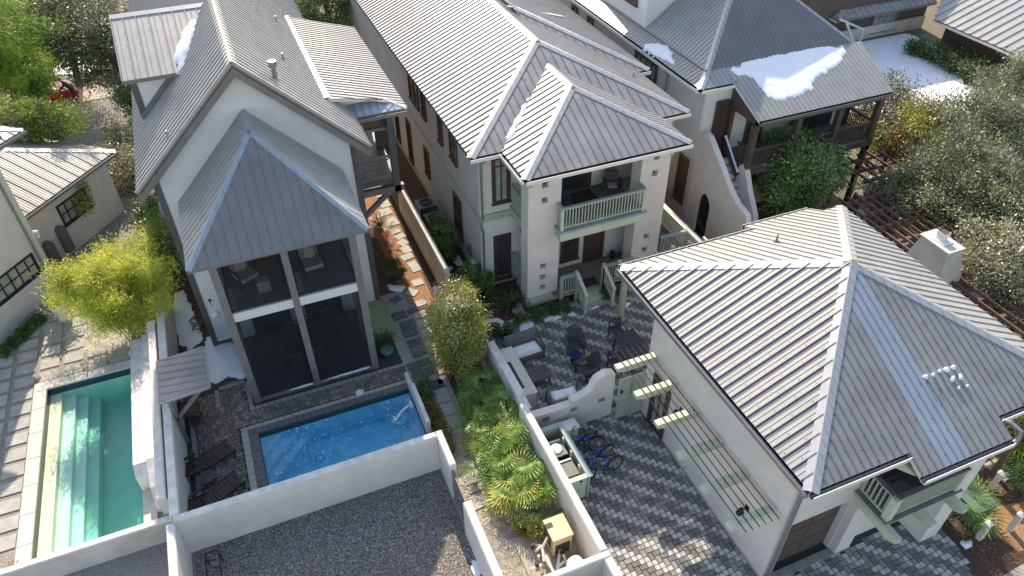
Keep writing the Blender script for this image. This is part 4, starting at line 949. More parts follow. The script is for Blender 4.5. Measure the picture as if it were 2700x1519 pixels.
# ================= CARRIAGE HOUSE =================
def ray(px, py): return (CR*((px-1350)/FPX) - CU*((py-759.5)/FPX) + FW)
def AX(px, py, x): d = ray(px, py); return CAM + d*(x/d.x)
def AY(px, py, y): d = ray(px, py); return CAM + d*(y/d.y)
def PL(px, py, n, c): d = ray(px, py); n = Vector(n); return CAM + d*((c-n.dot(CAM))/n.dot(d))
H3 = thing('carriage_house', 'white stucco carriage house with big pyramid metal roof in the right foreground', 'house', (15, 7.6, 0))
e3, s3 = 6.4, .487; cl, cr_, cf, cb = 10.02, 18.80, 6.5, 15.5; cx3, cy3 = (cl+cr_)/2, (cf+cb)/2; ca = e3+s3*(cx3-cl)
mb = MB(); mb.box(11.0, 13.3, 0, 17.9, 14.65, e3-.12, 'white_stucco'); mb.box(11.0, 7.55, 2.6, 17.9, 13.3, e3-.12, 'white_stucco'); mb.box(11.0, 7.55, 0, 11.45, 13.3, 2.6, 'white_stucco')
mb.box(13.55, 7.55, 0, 17.9, 13.3, 2.6, 'white_stucco'); w3 = mb.build('wall', H3)
boxpart(H3, 'pilaster', 13.58, 7.3, .02, 14.15, 7.549, 2.9, 'white_stucco')
g3 = boxpart(H3, 'garage_door', 11.45, 7.75, .06, 13.55, 7.85, 2.6, 'garage_wood')
for i in range(2):
    for j in range(3): MB().box(11.5+i*1.03, 7.735, .12+j*.82, 12.48+i*1.03, 7.749, .12+j*.82+.74, 'garage_wood').build('panel', g3)
mb = MB(); mb.prism([(11.0, 7.53, 2.6), (11.0, 7.53, 2.72), (11.0, 7.47, 2.72)], (.01, 0, 0), 'white_stucco')
Fl, Fr, Bl, Br, Ap = (cl, cf, e3), (cr_, cf, e3), (cl, cb, e3), (cr_, cb, e3), (cx3, cy3, ca)
x_a, x_b, yx = 12.94, 15.87, 5.955; zx = e3-s3*(cf-yx)
front = [Fl, (x_a, cf, e3), (x_a, yx, zx), (x_b, yx, zx), (x_b, cf, e3), Fr, Ap]
bx0, bx1, by1 = 15.22, 18.01, 16.09; bz = e3-s3*(by1-cb)
back = [Br, (bx1, cb, e3), (bx1, by1, bz), (bx0, by1, bz), (bx0, cb, e3), Bl, Ap]
r5 = slab_roof(H3, [[Bl, Fl, Ap], [Fr, Br, Ap], [Fl, Fr, Ap], [(x_a, cf, e3), (x_a, yx, zx), (x_b, yx, zx), (x_b, cf, e3)], [Br, Bl, Ap], [(bx1, cb, e3), (bx1, by1, bz), (bx0, by1, bz), (bx0, cb, e3)]], .13, 'white_trim')
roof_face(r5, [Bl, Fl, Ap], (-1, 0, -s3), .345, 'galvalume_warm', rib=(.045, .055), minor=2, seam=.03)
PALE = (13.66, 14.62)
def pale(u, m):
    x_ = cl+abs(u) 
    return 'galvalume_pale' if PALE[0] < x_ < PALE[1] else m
roof_face(r5, front, (0, -1, -s3), .225, 'galvalume_shaded', rib=(.03, .035), special=pale)
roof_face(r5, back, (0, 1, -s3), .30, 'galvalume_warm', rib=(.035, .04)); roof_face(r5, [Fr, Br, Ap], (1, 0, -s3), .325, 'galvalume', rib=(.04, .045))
fN, bN, lN, rN = (0, -s3, 1), (0, s3, 1), (-s3, 0, 1), (s3, 0, 1)
for c_, na, nb in ((Fl, fN, lN), (Fr, fN, rN), (Bl, bN, lN), (Br, bN, rN)): cap_line(r5, Ap, c_, .2, na=na, nb=nb, name='hip_cap')
gutter(H3, (cl, cb, e3), (cl, cf, e3), (-1, 0, 0), lip='gutter_metal'); gutter(H3, (cl-.02, cf, e3), (x_a, cf, e3), (0, -1, 0)); gutter(H3, (x_a, yx, zx), (x_b, yx, zx), (0, -1, 0)); gutter(H3, (x_b, cf, e3), (cr_, cf, e3), (0, -1, 0))
gutter(H3, (cl, cb, e3), (bx0, cb, e3), (0, 1, 0)); gutter(H3, (bx0, by1, bz), (bx1, by1, bz), (0, 1, 0))
downspout(H3, (10.5, 6.45, e3-.15), (11.2, 7.46, 0), (.3, -.3, 0), .055)
mb = MB(); mb.tube([(x_b+.1, cf-.1, e3-.08), (x_b+.16, cf-.25, e3-.02), (x_b+.2, cf-.55, e3-.06), (x_b+.15, yx-.05, zx+.02), (x_b, yx-.1, zx-.06)], .06, 'gutter_metal', 10); mb.build('downspout', H3)
gable_pipe(H3, PL(2046, 640, (0, s3, 1), e3+s3*cb), .3)
for p in ((1797, 1083), (1970, 1340)):
    P_ = AX(p[0], p[1], 11.0); mb = MB(); mb.bar(P_+Z*.12, P_-Z*.12, .03, .16, 'iron', up=(0, 1, 0)); mb.lathe(P_+Vector((-.22, 0, -.14)), [(.03, 0), (.13, .01), (.12, .05), (.07, .2), (.05, .26)], 'iron', 14); mb.bar(P_, P_+Vector((-.22, 0, .08)), .03, .03, 'iron'); mb.build('wall_lamp', H3)
P_ = AX(1811, 1230, 11.0); mb = MB(); mb.tube([P_, P_+Vector((-.1, 0, 0)), P_+Vector((-.13, 0, -.06))], .018, 'copper', 6); mb.build('tap', H3)
window(H3, (10.98, 14.08, .12), (0, -1, 0), (-1, 0, 0), 1.0, 2.45, mull=(.5,), rows=(.35, .65), name='door', sill=False, casing=.14, glass='curtained_glass')
boxpart(H3, 'base_board', 10.965, 7.6, .02, 10.998, 13.0, .1, 'concrete')
# balcony
bp = boxpart(H3, 'balcony_floor', 13.5, 6.42, 2.92, 16.2, 7.549, 3.12, 'sage_paint')
boxpart(H3, 'balcony_floor', 13.44, 6.36, 3.125, 16.26, 7.549, 3.16, 'gray_trim')
for x in (13.65, 14.9, 16.05):
    mb = MB(); mb.prism([(x-.09, 7.549, 2.6), (x-.09, 6.15, 2.6), (x-.09, 5.95, 2.75), (x-.09, 5.95, 2.915), (x-.09, 7.549, 2.915)], (.18, 0, 0), 'sage_pale'); mb.build('corbel', H3)
rail(H3, (13.6, 6.5), (16.12, 6.5), 3.16, 1.0, 'sage_paint', 'charcoal_trim', .115, bal=.04); rail(H3, (13.58, 6.6), (13.58, 7.5), 3.16, 1.0, 'sage_paint', 'charcoal_trim', .15, bal=.045); rail(H3, (16.12, 6.6), (16.12, 7.5), 3.16, 1.0, 'sage_paint', 'charcoal_trim', .15)
for x, y in ((13.62, 6.52), (16.1, 6.52)): boxpart(H3, 'newel', x-.1, y-.1, 3.16, x+.1, y+.1, 4.08, 'sage_pale')
boxpart(H3, 'recess', 13.9, 7.535, 3.2, 16.0, 7.548, 5.3, 'brown_frame'); window(H3, (14.2, 7.53, 3.2), (1, 0, 0), (0, -1, 0), 1.5, 2.1, mull=(.5,), name='door', sill=False)
boxpart(H3, 'wing_wall', 16.3, 6.6, 0, 17.0, 7.549, 4.3, 'white_stucco')
for x in (x_a+.05, x_b-.15):
    mb = MB(); mb.prism([(x, 7.5, 5.1), (x, 7.5, 6.0), (x, 6.1, 5.95), (x, 6.4, 5.75)], (.1, 0, 0), 'sage_pale'); mb.build('bracket', H3)
def bistro(loc, rz, label, grp=None):
    t = thing('bistro_table', label, 'table', loc, rz, grp)
    mb = MB(); mb.lathe((0, 0, .66), [(.0, 0), (.42, 0), (.44, .02), (.43, .04), (0, .045)], 'black_plastic', 20); mb.build('tabletop', t, world=False)
    for k in range(3):
        a = 2*PI*k/3; MB().tube([(.08*math.cos(a), .08*math.sin(a), .66), (.35*math.cos(a), .35*math.sin(a), 0)], .018, 'iron', 6).build('leg', t, world=False)
    return t
bistro((14.75, 7.05, 3.165), 0, 'black round cafe table in the balcony over the garage door')
# ---- rod trellis on the left wall ----
tr = thing('rod_trellis', 'trellis of thin dark rods carried by six sage green beams on the garage side wall', 'trellis', (10.2, 11, 0))
for y in (14.25, 12.97, 11.70, 10.43, 9.17, 7.92):
    mb = MB(); mb.prism([(10.998, y-.115, 3.04), (9.7, y-.115, 3.04), (9.62, y-.115, 3.10), (9.55, y-.115, 3.10), (9.46, y-.115, 3.17), (9.46, y-.115, 3.30), (10.998, y-.115, 3.30)], (0, .23, 0), 'sage_pale'); mb.build('beam', tr)
for x in (9.75, 9.96, 10.18, 10.39, 10.6, 10.81): MB().tube([(x, 7.55, 3.325), (x, 15.0, 3.325)], .016, 'iron', 6).build('rod', tr)
# ---- sage pergola behind ----
pg = thing('garden_pergola', 'sage green timber pergola with curled beam ends behind the carriage house', 'pergola', (14.2, 19, 0))
for x in (12.65, 15.9): boxpart(pg, 'post', x-.1, 19.05, .02, x+.1, 19.25, 2.62, 'sage_paint')
boxpart(pg, 'beam', 12.2, 19.06, 2.62, 16.5, 19.24, 2.84, 'sage_paint')
for x in (12.5, 13.3, 14.1, 14.9, 15.7, 16.4):
    mb = MB(); mb.prism([(x-.05, 14.66, 2.85), (x-.05, 19.3, 2.85), (x-.05, 19.5, 3.0), (x-.05, 19.5, 3.07), (x-.05, 14.66, 3.07)], (.1, 0, 0), 'sage_pale'); mb.build('rafter', pg)
for y in (15.5, 16.5, 17.5, 18.5, 19.2): MB().tube([(12.1, y, 3.09), (16.6, y, 3.09)], .016, 'iron', 6).build('rod', pg)

# ================= BACK RIGHT HOUSE =================
H4 = thing('shaded_roof_house', 'white stucco house with steep shaded hip roof, dark wood porch and outside stair', 'house', (23, 24.25, 0))
mb = MB(); mb.box(19.0, 24.25, 0, 27.6, 48, 3.5, 'weathered_stucco'); mb.box(19.0, 24.25, 3.5, 27.6, 48, 6.85, 'white_siding'); w4 = mb.build('wall', H4)
siding(w4, [(18.998, 24.3, 3.6), (18.998, 36, 3.6), (18.998, 36, 6.8), (18.998, 24.3, 6.8)], (-1, 0, 0), .19, 'cream_siding')
siding(w4, [(19.05, 24.248, 3.7), (27.5, 24.248, 3.7), (27.5, 24.248, 6.8), (19.05, 24.248, 6.8)], (0, -1, 0), .19, 'cream_siding')
k0, k1, kf, ke = 18.62, 28.3, 24.45-.25, 7.0; bt, bz4 = .8, 7.37; L0, L1, F0 = k0+bt, k1-bt, kf+bt
hs = .78; hw = (L1-L0)/2; hz = bz4+hs*hw; hcx = (L0+L1)/2; hy = F0+hw; BY = 46
skL = [(k0, BY, ke), (k0, kf, ke), (L0, F0, bz4), (L0, BY, bz4)]; skR = [(k1, kf, ke), (k1, BY, ke), (L1, BY, bz4), (L1, F0, bz4)]
skF = [(k0, kf, ke), (20.3, kf, ke), (20.3, F0, bz4), (L0, F0, bz4)]
hL = [(L0, BY, bz4), (L0, F0, bz4), (hcx, hy, hz), (hcx, BY, hz)]; hR = [(L1, F0, bz4), (L1, BY, bz4), (hcx, BY, hz), (hcx, hy, hz)]; hF = [(L0, F0, bz4), (L1, F0, bz4), (hcx, hy, hz)]
py0, pz0 = 22.05, 6.2; po = [(20.3, py0, pz0), (27.55, py0, pz0), (27.9, F0, bz4), (20.3, F0, bz4)]
r6 = slab_roof(H4, [skL, skR, skF, hL, hR, hF, po], .12, 'white_trim')
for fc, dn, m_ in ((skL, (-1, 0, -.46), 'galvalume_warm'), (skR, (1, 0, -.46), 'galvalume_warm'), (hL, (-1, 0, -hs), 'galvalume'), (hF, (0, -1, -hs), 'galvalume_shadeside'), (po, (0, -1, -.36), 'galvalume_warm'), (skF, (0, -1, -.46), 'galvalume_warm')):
    roof_face(r6, fc, dn, .24, m_, rib=(.05, .028), minor=1, screws=False)
roof_face(r6, hR, (1, 0, -hs), .24, 'galvalume', rib=(.05, .028), screws=False)
cap_line(r6, (hcx, hy, hz), (L0, F0, bz4), .16, na=(0, -hs, 1), nb=(-hs, 0, 1), name='hip_cap'); cap_line(r6, (hcx, hy, hz), (L1, F0, bz4), .16, na=(0, -hs, 1), nb=(hs, 0, 1), name='hip_cap'); cap_line(r6, (L0, F0, bz4), (k0, kf, ke), .16, na=(0, -.46, 1), nb=(-.46, 0, 1), name='hip_cap')
mb = MB(); mb.bar((L0-.02, F0, bz4+.08), (L0-.02, BY, bz4+.08), .18, .02, 'flashing_metal'); mb.build('flashing', r6)
gutter(H4, (k0, BY, ke), (k0, kf, ke), (-1, 0, 0)); gutter(H4, (k0, kf, ke), (20.3, kf, ke), (0, -1, 0)); gutter(H4, (20.3, py0, pz0), (27.55, py0, pz0), (0, -1, 0), lip='ac_metal')
downspout(H4, (18.75, 27.2, ke-.12), (18.93, 27.2, 3.5), (-.1, 0, 0), .045); downspout(H4, (18.93, 26.3, 3.4), (18.93, 26.3, .1), (-.1, 0, 0), .05)
mb = MB(); mb.prism([(20.35, 24.2, 5.9), (20.35, 24.2, 7.1), (20.35, py0+.1, 6.12), (20.35, py0+.1, 5.9)], (.12, 0, 0), 'dark_wood'); mb.build('gable_board', H4)
boxpart(H4, 'beam', 20.35, py0+.12, 5.82, 27.4, py0+.3, 6.1, 'dark_wood')
# dormer
dm = MB(); dm.prism([(19.45, 30.3, 7.3), (24, 30.3, 7.3), (24, 30.3, 10.6), (19.45, 30.3, 10.6)], (0, 5, 0), 'white_siding'); do = dm.build('dormer', H4)
siding(do, [(19.5, 30.298, 7.4), (23.9, 30.298, 7.4), (23.9, 30.298, 10.5), (19.5, 30.298, 10.5)], (0, -1, 0), .19); siding(do, [(19.448, 30.35, 7.4), (19.448, 35.2, 7.4), (19.448, 35.2, 10.5), (19.448, 30.35, 10.5)], (-1, 0, 0), .19)
window(H4, (19.42, 32.9, 8.2), (0, -1, 0), (-1, 0, 0), 1.7, 1.8, mull=(.33, .66), rows=(.5,), casing=.16)
mb = MB(); mb.prism([(19.1, 30.0, 10.6), (21.5, 30.0, 11.6), (24.3, 30.0, 10.6)], (0, 6, 0), 'galvalume'); mb.build('roof', H4)
# windows of the left wall
def win_px(house, x, p0, p1, **k):
    a = AX(p0[0], p0[1], x); b = AX(p1[0], p1[1], x); ya, yb_ = max(a.y, b.y), min(a.y, b.y); z0, z1 = min(a.z, b.z), max(a.z, b.z)
    return window(house, (x-.02, ya, z0), (0, -1, 0), (-1, 0, 0), ya-yb_, z1-z0, **k)
window(H4, (18.965, 30.2, 4.75), (0, -1, 0), (-1, 0, 0), 2.1, 1.75, mull=(.25, .5, .75), rows=(.5,), glass='curtained_glass', casing=.14)
window(H4, (18.965, 37.3, 5.2), (0, -1, 0), (-1, 0, 0), .7, 1.2, mull=()); window(H4, (18.965, 35.4, 5.2), (0, -1, 0), (-1, 0, 0), .7, 1.2, mull=())
window(H4, (18.97, 25.35, .9), (0, -1, 0), (-1, 0, 0), .8, 2.4, mull=(), name='shutter', glass='dark_wood', frame='brown_frame'); window(H4, (18.97, 27.9, 1.9), (0, -1, 0), (-1, 0, 0), .75, .9, mull=())
mb = MB(); P_ = AX(1745, 490, 18.9); mb.box(18.72, P_.y-.2, P_.z-.3, 18.94, P_.y+.2, P_.z+.3, 'ac_metal'); mb.lathe((18.82, P_.y-.05, P_.z+.3), [(.07, 0), (.08, .12), (.03, .16)], 'black_plastic', 10); mb.build('electric_meter', H4)
# porch deck, posts, railings
pdk = boxpart(H4, 'porch_floor', 20.3, 22.2, 3.45, 27.5, 24.25, 3.7, 'dark_wood'); boxpart(H4, 'porch_floor', 20.35, 22.25, 3.702, 27.45, 24.2, 3.72, 'rug_gray')
for x in (20.42, 22.75, 25.05, 27.35): boxpart(H4, 'post', x-.13, 22.25, 3.2, x+.13, 22.5, 5.84, 'dark_wood')
for x in (20.42, 27.35): boxpart(H4, 'post', x-.1, 22.25, 0, x+.1, 22.5, 3.45, 'dark_wood'); boxpart(H4, 'post', x-.1, 23.95, 3.7, x+.1, 24.2, 6.2, 'dark_wood')
for a_, b_ in ((20.55, 22.6), (22.9, 24.9), (25.2, 27.2)): rail(H4, (a_, 22.37), (b_, 22.37), 3.72, .95, 'dark_wood', 'dark_wood', .12, bal=.04)
rail(H4, (27.38, 22.5), (27.38, 24.1), 3.72, .95, 'dark_wood', 'dark_wood', .12, bal=.04); rail(H4, (20.4, 22.5), (20.4, 23.2), 3.72, .95, 'dark_wood', 'dark_wood', .12, bal=.04)
window(H4, (21.5, 24.22, 3.75), (1, 0, 0), (0, -1, 0), 1.0, 2.2, name='door', frame='dark_wood', sill=False); window(H4, (24.0, 24.22, 3.75), (1, 0, 0), (0, -1, 0), 2.6, 2.2, name='door', frame='dark_wood', sill=False, mull=(.33, .66))
sh = boxpart(H4, 'louvred_shutter', 19.6, 24.1, 3.9, 20.25, 24.2, 6.3, 'dark_wood')
for k in range(16): MB().box(19.66, 24.06, 3.98+k*.145, 20.19, 24.09, 4.08+k*.145, 'brown_frame').build('louvre', sh)
# outside stair with sculpted parapet and arched opening
st = thing('outside_stair', 'snow dusted outdoor stair behind a curved white stucco parapet with arched dark door', 'stair', (19.1, 22.5, 0))
top = [AX(p[0], p[1], 19.0) for p in ((1843, 351), (1862, 352), (1870, 362), (1885, 400), (1902, 444), (1914, 478), (1926, 508), (1940, 535), (1967, 570))]
prof = [(19.0, 24.24, 0)]+[(19.0, min(t.y, 24.24), t.z) for t in top]+[(19.0, top[-1].y-.6, 1.2), (19.0, top[-1].y-.7, 0)]
arch = [(22.55, 0), (22.55, 1.75), (22.62, 2.02), (22.78, 2.24), (23.0, 2.36), (23.22, 2.24), (23.38, 2.02), (23.45, 1.75), (23.45, 0)]
prof2 = prof+[(19.0, y, z) for y, z in arch]
MB().cprism(prof2, (.26, 0, 0), 'white_stucco').build('parapet', st)
boxpart(st, 'arched_door', 19.12, 22.5, 0.01, 19.2, 23.5, 2.38, 'black_frame'); MB().tube([(19.08, 22.75, .35), (19.08, 23.3, .75)], .015, 'chrome', 6).build('handle', st)
for i in range(14):
    y = 23.6-i*.27; z = 3.7-i*.255
    if z < .1: break
    o = MB().box(19.27, y-.27, z-.2, 20.25, y+.0, z-.01, 'weathered_stucco').build('step', st)
    mb = MB(); mb.box(19.35, y-.24, z-.01, 19.35+random.uniform(.5, .8), y-.03, z+.03, 'snow'); mb.build('snow', o)
b0, b1 = AX(1958, 432, 20.3), AX(1992, 500, 20.3)
mb = MB(); mb.prism([(20.26, b0.y+.15, 0), (20.26, b0.y+.15, b0.z-.2), (20.26, b0.y-.05, b0.z+.02), (20.26, b0.y-.35, b0.z-.25), (20.26, b0.y-.8, b0.z-1.0), (20.26, b0.y-1.5, b0.z-1.9), (20.26, b0.y-2.0, 0)], (.26, 0, 0), 'white_stucco'); mb.build('parapet', st)
mb = MB(); mb.bar((20.2, 23.9, 4.5), (20.2, 22.6, 3.3), .12, .25, 'dark_wood'); mb.bar((20.2, 23.9, 4.65), (20.2, 22.6, 3.45), .1, .05, 'snow'); mb.build('handrail', st)
# walls between the lots
def wall_thing(name, label, x0, y0, x1, y1, h, mt='white_stucco', cap='wall_cap', group=None):
    t = thing(name, label, 'wall', ((x0+x1)/2, (y0+y1)/2, 0), 0, group)
    boxpart(t, 'wall_body', x0, y0, -.05, x1, y1, h-.05, mt)
    mb = MB(); e = .0; c = .03
    v = [(x0, y0, h-.05), (x1, y0, h-.05), (x1, y1, h-.05), (x0, y1, h-.05), (x0+c, y0+c, h), (x1-c, y0+c, h), (x1-c, y1-c, h), (x0+c, y1-c, h)]
    mb.add(v, [(4, 5, 6, 7), (0, 1, 5, 4), (1, 2, 6, 5), (2, 3, 7, 6), (3, 0, 4, 7)], cap); mb.build('wall_cap', t)
    return t
wall_thing('garden_wall', 'cream garden wall beside the orange mulch path with stepping slabs', 6.38, 23.2, 6.6, 30.6, 1.75, 'cream_stucco', 'wall_cap')
wall_thing('garden_wall', 'cream garden wall with dark foot running to the arched stair door', 17.2, 20.6, 17.45, 45, 1.75, 'cream_stucco')
wall_thing('garden_wall', 'long white stucco wall between fan palms and bicycle yard', 6.43, 9.31, 6.68, 15.24, 1.75)
wall_thing('garden_wall', 'white stucco wall end running out of the bottom edge of the photo beside the pavers', 6.43, 4.0, 6.68, 9.08, 1.75)
wall_thing('garden_wall', 'short white cross wall behind the cream pool heater', 4.0, 9.09, 6.68, 9.30, 1.75, 'weathered_stucco')
wall_thing('pool_yard_wall', 'long white wall along the near side of the blue pool', -4.75, 15.0, 3.40, 15.24, 1.75)
wall_thing('pool_yard_wall', 'short white return wall at the corner between gravel lot and gate', 3.41, 13.75, 3.64, 15.24, 1.75)
wall_thing('gravel_lot_wall', 'white wall beyond the gray gate separating gravel lot from side yard', 3.36, 4.0, 3.62, 12.35, 1.75)
wall_thing('divider_wall', 'white wall between the green pool yard and the lounge chairs', -4.86, 15.25, -4.57, 21.2, 1.75, 'white_stucco')
wall_thing('divider_wall', 'white wall end running into the bottom left of the gravel lot', -4.97, 4.0, -4.72, 14.99, 1.75)
wall_thing('divider_wall', 'white wall directly behind the sloped waterfall wall', -5.20, 16.02, -4.92, 24.6, 1.75)
wall_thing('green_pool_front_wall', 'low white wall along the near end of the green pool', -11.5, 15.72, -4.98, 15.96, .95, 'weathered_stucco')
wall_thing('divider_wall', 'white wall with rounded end beyond the lean to roof, in bamboo shade', -4.86, 21.21, -4.55, 27.2, 1.75, 'weathered_stucco')
wall_thing('divider_wall', 'narrow far wall between the left house and the yellow green bamboo', -4.5, 30.0, -4.25, 39.5, 1.6, 'weathered_stucco')
wall_thing('spout_wall', 'low white wall at the right end of the blue pool with the water spout', 3.425, 16.6, 3.60, 18.55, .7)
wall_thing('spout_wall', 'lower step of the white wall at the pool corner nearest the slate path', 3.425, 18.56, 3.58, 19.45, .42)
t = thing('yard_wall', 'slanting white stucco wall below the red berry tree beyond the pyramid roof', 'wall', (27, 21, 0))
mb = MB(); mb.prism([(25.1, 19.75, 0), (28.1, 22.15, 0), (28.35, 21.8, 0), (25.35, 19.4, 0)], (0, 0, 1.85), 'weathered_stucco'); mb.build('wall_body', t)
# side gate of the gravel lot
gt = thing('side_gate', 'charcoal board gate between the two white walls of the gravel lot', 'gate', (3.5, 13, 0))
for i in range(9): MB().box(3.47, 12.36+i*.153, .08, 3.52, 12.36+i*.153+.146, 1.5, 'gray_trim').build('board', gt)
boxpart(gt, 'gate_frame', 3.525, 12.37, 1.3, 3.56, 13.74, 1.4, 'gray_trim'); boxpart(gt, 'gate_frame', 3.525, 12.37, .25, 3.56, 13.74, .35, 'gray_trim'); MB().box(3.42, 12.95, .9, 3.46, 13.05, 1.0, 'chrome').build('handle', gt)
# courtyard wall with swept top, and the sage gate
cw = thing('courtyard_wall', 'white stucco courtyard wall with swept curved top and square holes beside the green gate', 'wall', (8.3, 15, 0))
topc = [AY(p[0], p[1], 14.86) for p in ((1628, 1000), (1625, 986), (1600, 988), (1574, 1004), (1568, 1014), (1560, 1030), (1545, 1042), (1527, 1052), (1509, 1060), (1508, 1070), (1465, 1084), (1405, 1100))]
pts = [(6.69, 14.86, 0), (9.9, 14.86, 0)]+[(min(t.x, 9.9), 14.86, t.z) for t in topc if t.x > 6.8]+[(6.69, 14.86, 1.28)]
MB().cprism(pts, (0, .30, 0), 'white_stucco').build('wall_body', cw)
for p in ((1585, 1055), (1512, 1080), (1438, 1106)):
    P_ = AY(p[0], p[1], 14.86); mb = MB(); mb.box(P_.x-.14, 14.852, P_.z-.11, P_.x+.14, 14.858, P_.z+.11, 'paver_mid')
    mb.box(P_.x-.14, 14.845, P_.z-.11, P_.x-.125, 14.858, P_.z+.11, 'white_stucco'); mb.box(P_.x-.14, 14.845, P_.z-.11, P_.x+.14, 14.858, P_.z-.095, 'paper_white'); mb.build('niche', cw)
sg = thing('garden_gate', 'wide sage green panelled gate under the first trellis beam', 'gate', (10.45, 14.6, 0))
for x0 in (9.93, 10.46):
    o = boxpart(sg, 'gate_leaf', x0, 14.58, .05, x0+.52, 14.64, 2.1, 'sage_paint')
    for z0, z1 in ((.2, 1.0), (1.15, 1.95)):
        mb = MB(); mb.box(x0+.09, 14.562, z0, x0+.43, 14.579, z1, 'sage_paint'); mb.build('panel', o)
mb = MB()
for j in range(4): mb.box(10.36, 14.55, 1.25+j*.16, 10.46, 14.56, 1.37+j*.16, 'curtained_glass')
mb.build('gate_window', sg)
MB().box(10.0, 14.5, 1.45, 10.06, 14.57, 1.6, 'iron').build('hinge', sg)

# ================= LEFT PROPERTY =================
d_ = Vector((.627, .779, 0)); n_ = Vector((.779, -.627, 0))
H5 = thing('white_villa', 'white stucco villa at the left edge with black windows and striped metal roof wing', 'house', (-9.4, 30, 0))
C0 = Vector((-9.1, 30.75, 0))
mb = MB(); p = [C0, C0-d_*7, C0-d_*7-n_*6, C0-n_*6]; mb.prism(p, (0, 0, 7.2), 'white_stucco'); mb.build('wall', H5)
mb = MB(); p = [C0+n_*.4+d_*.4+Z*7.2, C0+n_*.4-d_*7+Z*7.2, C0-n_*6-d_*7+Z*7.2, C0-n_*6+d_*.4+Z*7.2]; mb.prism(p, (0, 0, .15), 'gutter_metal'); mb.build('roof', H5)
W1 = C0-n_*.9+d_*.0; W2 = Vector((-5.95, 36.15, 0))-n_*.35-d_*.35
W1 = W2-d_*7.5
mb = MB(); mb.prism([W2, W1, W1-n_*6, W2-n_*6], (0, 0, 3.1), 'white_stucco'); mb.build('wall', H5)
E2_ = Vector((-5.82, 36.23, 3.2)); E1 = E2_-d_*8.0
t5 = 3.0; sl = .42
Hp = E2_-d_*t5-n_*t5+Z*(sl*t5)
f1 = [E2_, E1, E1-n_*t5+Z*(sl*t5), Hp]; f2 = [E2_, Hp, Hp-n_*.01, E2_-n_*2*t5]
r7 = slab_roof(H5, [f1, f2], .1, 'white_trim'); roof_face(r7, f1, n_-Z*sl, .5, 'galvalume', rib=(.06, .045), minor=3, screws=False); roof_face(r7, f2, d_-Z*sl, .5, 'galvalume', rib=(.06, .045), minor=0, screws=False)
cap_line(r7, Hp, E2_, .2, na=(n_*sl+Z), nb=(d_*sl+Z), name='hip_cap')
gutter(H5, E1, E2_, n_, lip='gutter_metal')
# small upper roof at the very edge
K = G(62, 343, 6.1); u1 = [K, K-d_*4, K-d_*4-n_*2+Z*.8, K-d_*2-n_*2+Z*.8]; u2 = [K, K-d_*2-n_*2+Z*.8, K-n_*4]
r8 = slab_roof(H5, [u1, u2], .1, 'white_trim'); roof_face(r8, u1, n_-Z*.4, .5, 'galvalume', minor=1, screws=False); roof_face(r8, u2, d_-Z*.4, .5, 'galvalume', screws=False); cap_line(r8, K-d_*2-n_*2+Z*.8, K, .16, na=(n_*.4+Z), nb=(d_*.4+Z), name='hip_cap')
gutter(H5, K-d_*4, K, n_, lip='gutter_metal')
def PN(px, py, P0, N): d = ray(px, py); N = Vector(N); return CAM + d*((P0-CAM).dot(N)/N.dot(d))
def winpx(house, P0, N, U, p0, p1, **k):
    a = PN(p0[0], p0[1], P0, N); b = PN(p1[0], p1[1], P0, N)
    ua, ub = (a-P0).dot(U), (b-P0).dot(U); u0, u1_ = min(ua, ub), max(ua, ub); z0, z1 = min(a.z, b.z), max(a.z, b.z)
    return window(house, P0+U*u0+Z*z0+N*.0, U, N, u1_-u0, z1-z0, **k)
q0 = PN(160, 520, W2, n_)
for (ctr, w_, z0, z1) in (((195, 545), 1.75, None, None),):
    q = PN(ctr[0], ctr[1], W2, n_); window(H5, Vector((q.x, q.y, q.z-.5))-d_*(w_/2), d_, n_, w_, 1.05, frame='black_frame', mull=(.25, .5, .75), rows=(.5,), casing=.07, glass='curtained_glass')
q = PN(40, 730, C0, n_); window(H5, Vector((q.x, q.y, q.z-.55))-d_*1.6, d_, n_, 2.7, 1.0, frame='black_frame', mull=(.16, .33, .5, .66, .83), rows=(.5,), casing=.07, glass='curtained_glass')
boxq = Vector((q.x, q.y, q.z-.62))
mb = MB(); mb.bar(boxq-d_*1.75+n_*.08, boxq+d_*1.25+n_*.08, .16, .06, 'white_trim'); mb.build('sill', H5)
mb = MB(); c_ = C0+n_*.06-d_*.35; mb.tube([c_+Z*6, c_+Z*.1], .05, 'gutter_metal', 8); c2_ = C0+d_*.06-n_*.1; mb.tube([W2-d_*6.4+n_*.3+Z*3.1, C0+d_*.1+n_*.12+Z*2.95, C0+d_*.05+n_*.1+Z*2.7], .07, 'paper_white', 8); mb.build('downspout', H5)
for pxy in ((160, 620), (128, 660)):
    q = PN(pxy[0], pxy[1], W2, n_); o = MB(); o.prism([q-d_*.2-Z*.85, q+d_*.2-Z*.85, q+d_*.2+Z*.35, q+d_*.1+Z*.5, q-d_*.1+Z*.5, q-d_*.2+Z*.35], n_*.28, 'ac_metal'); o.build('water_heater', H5)

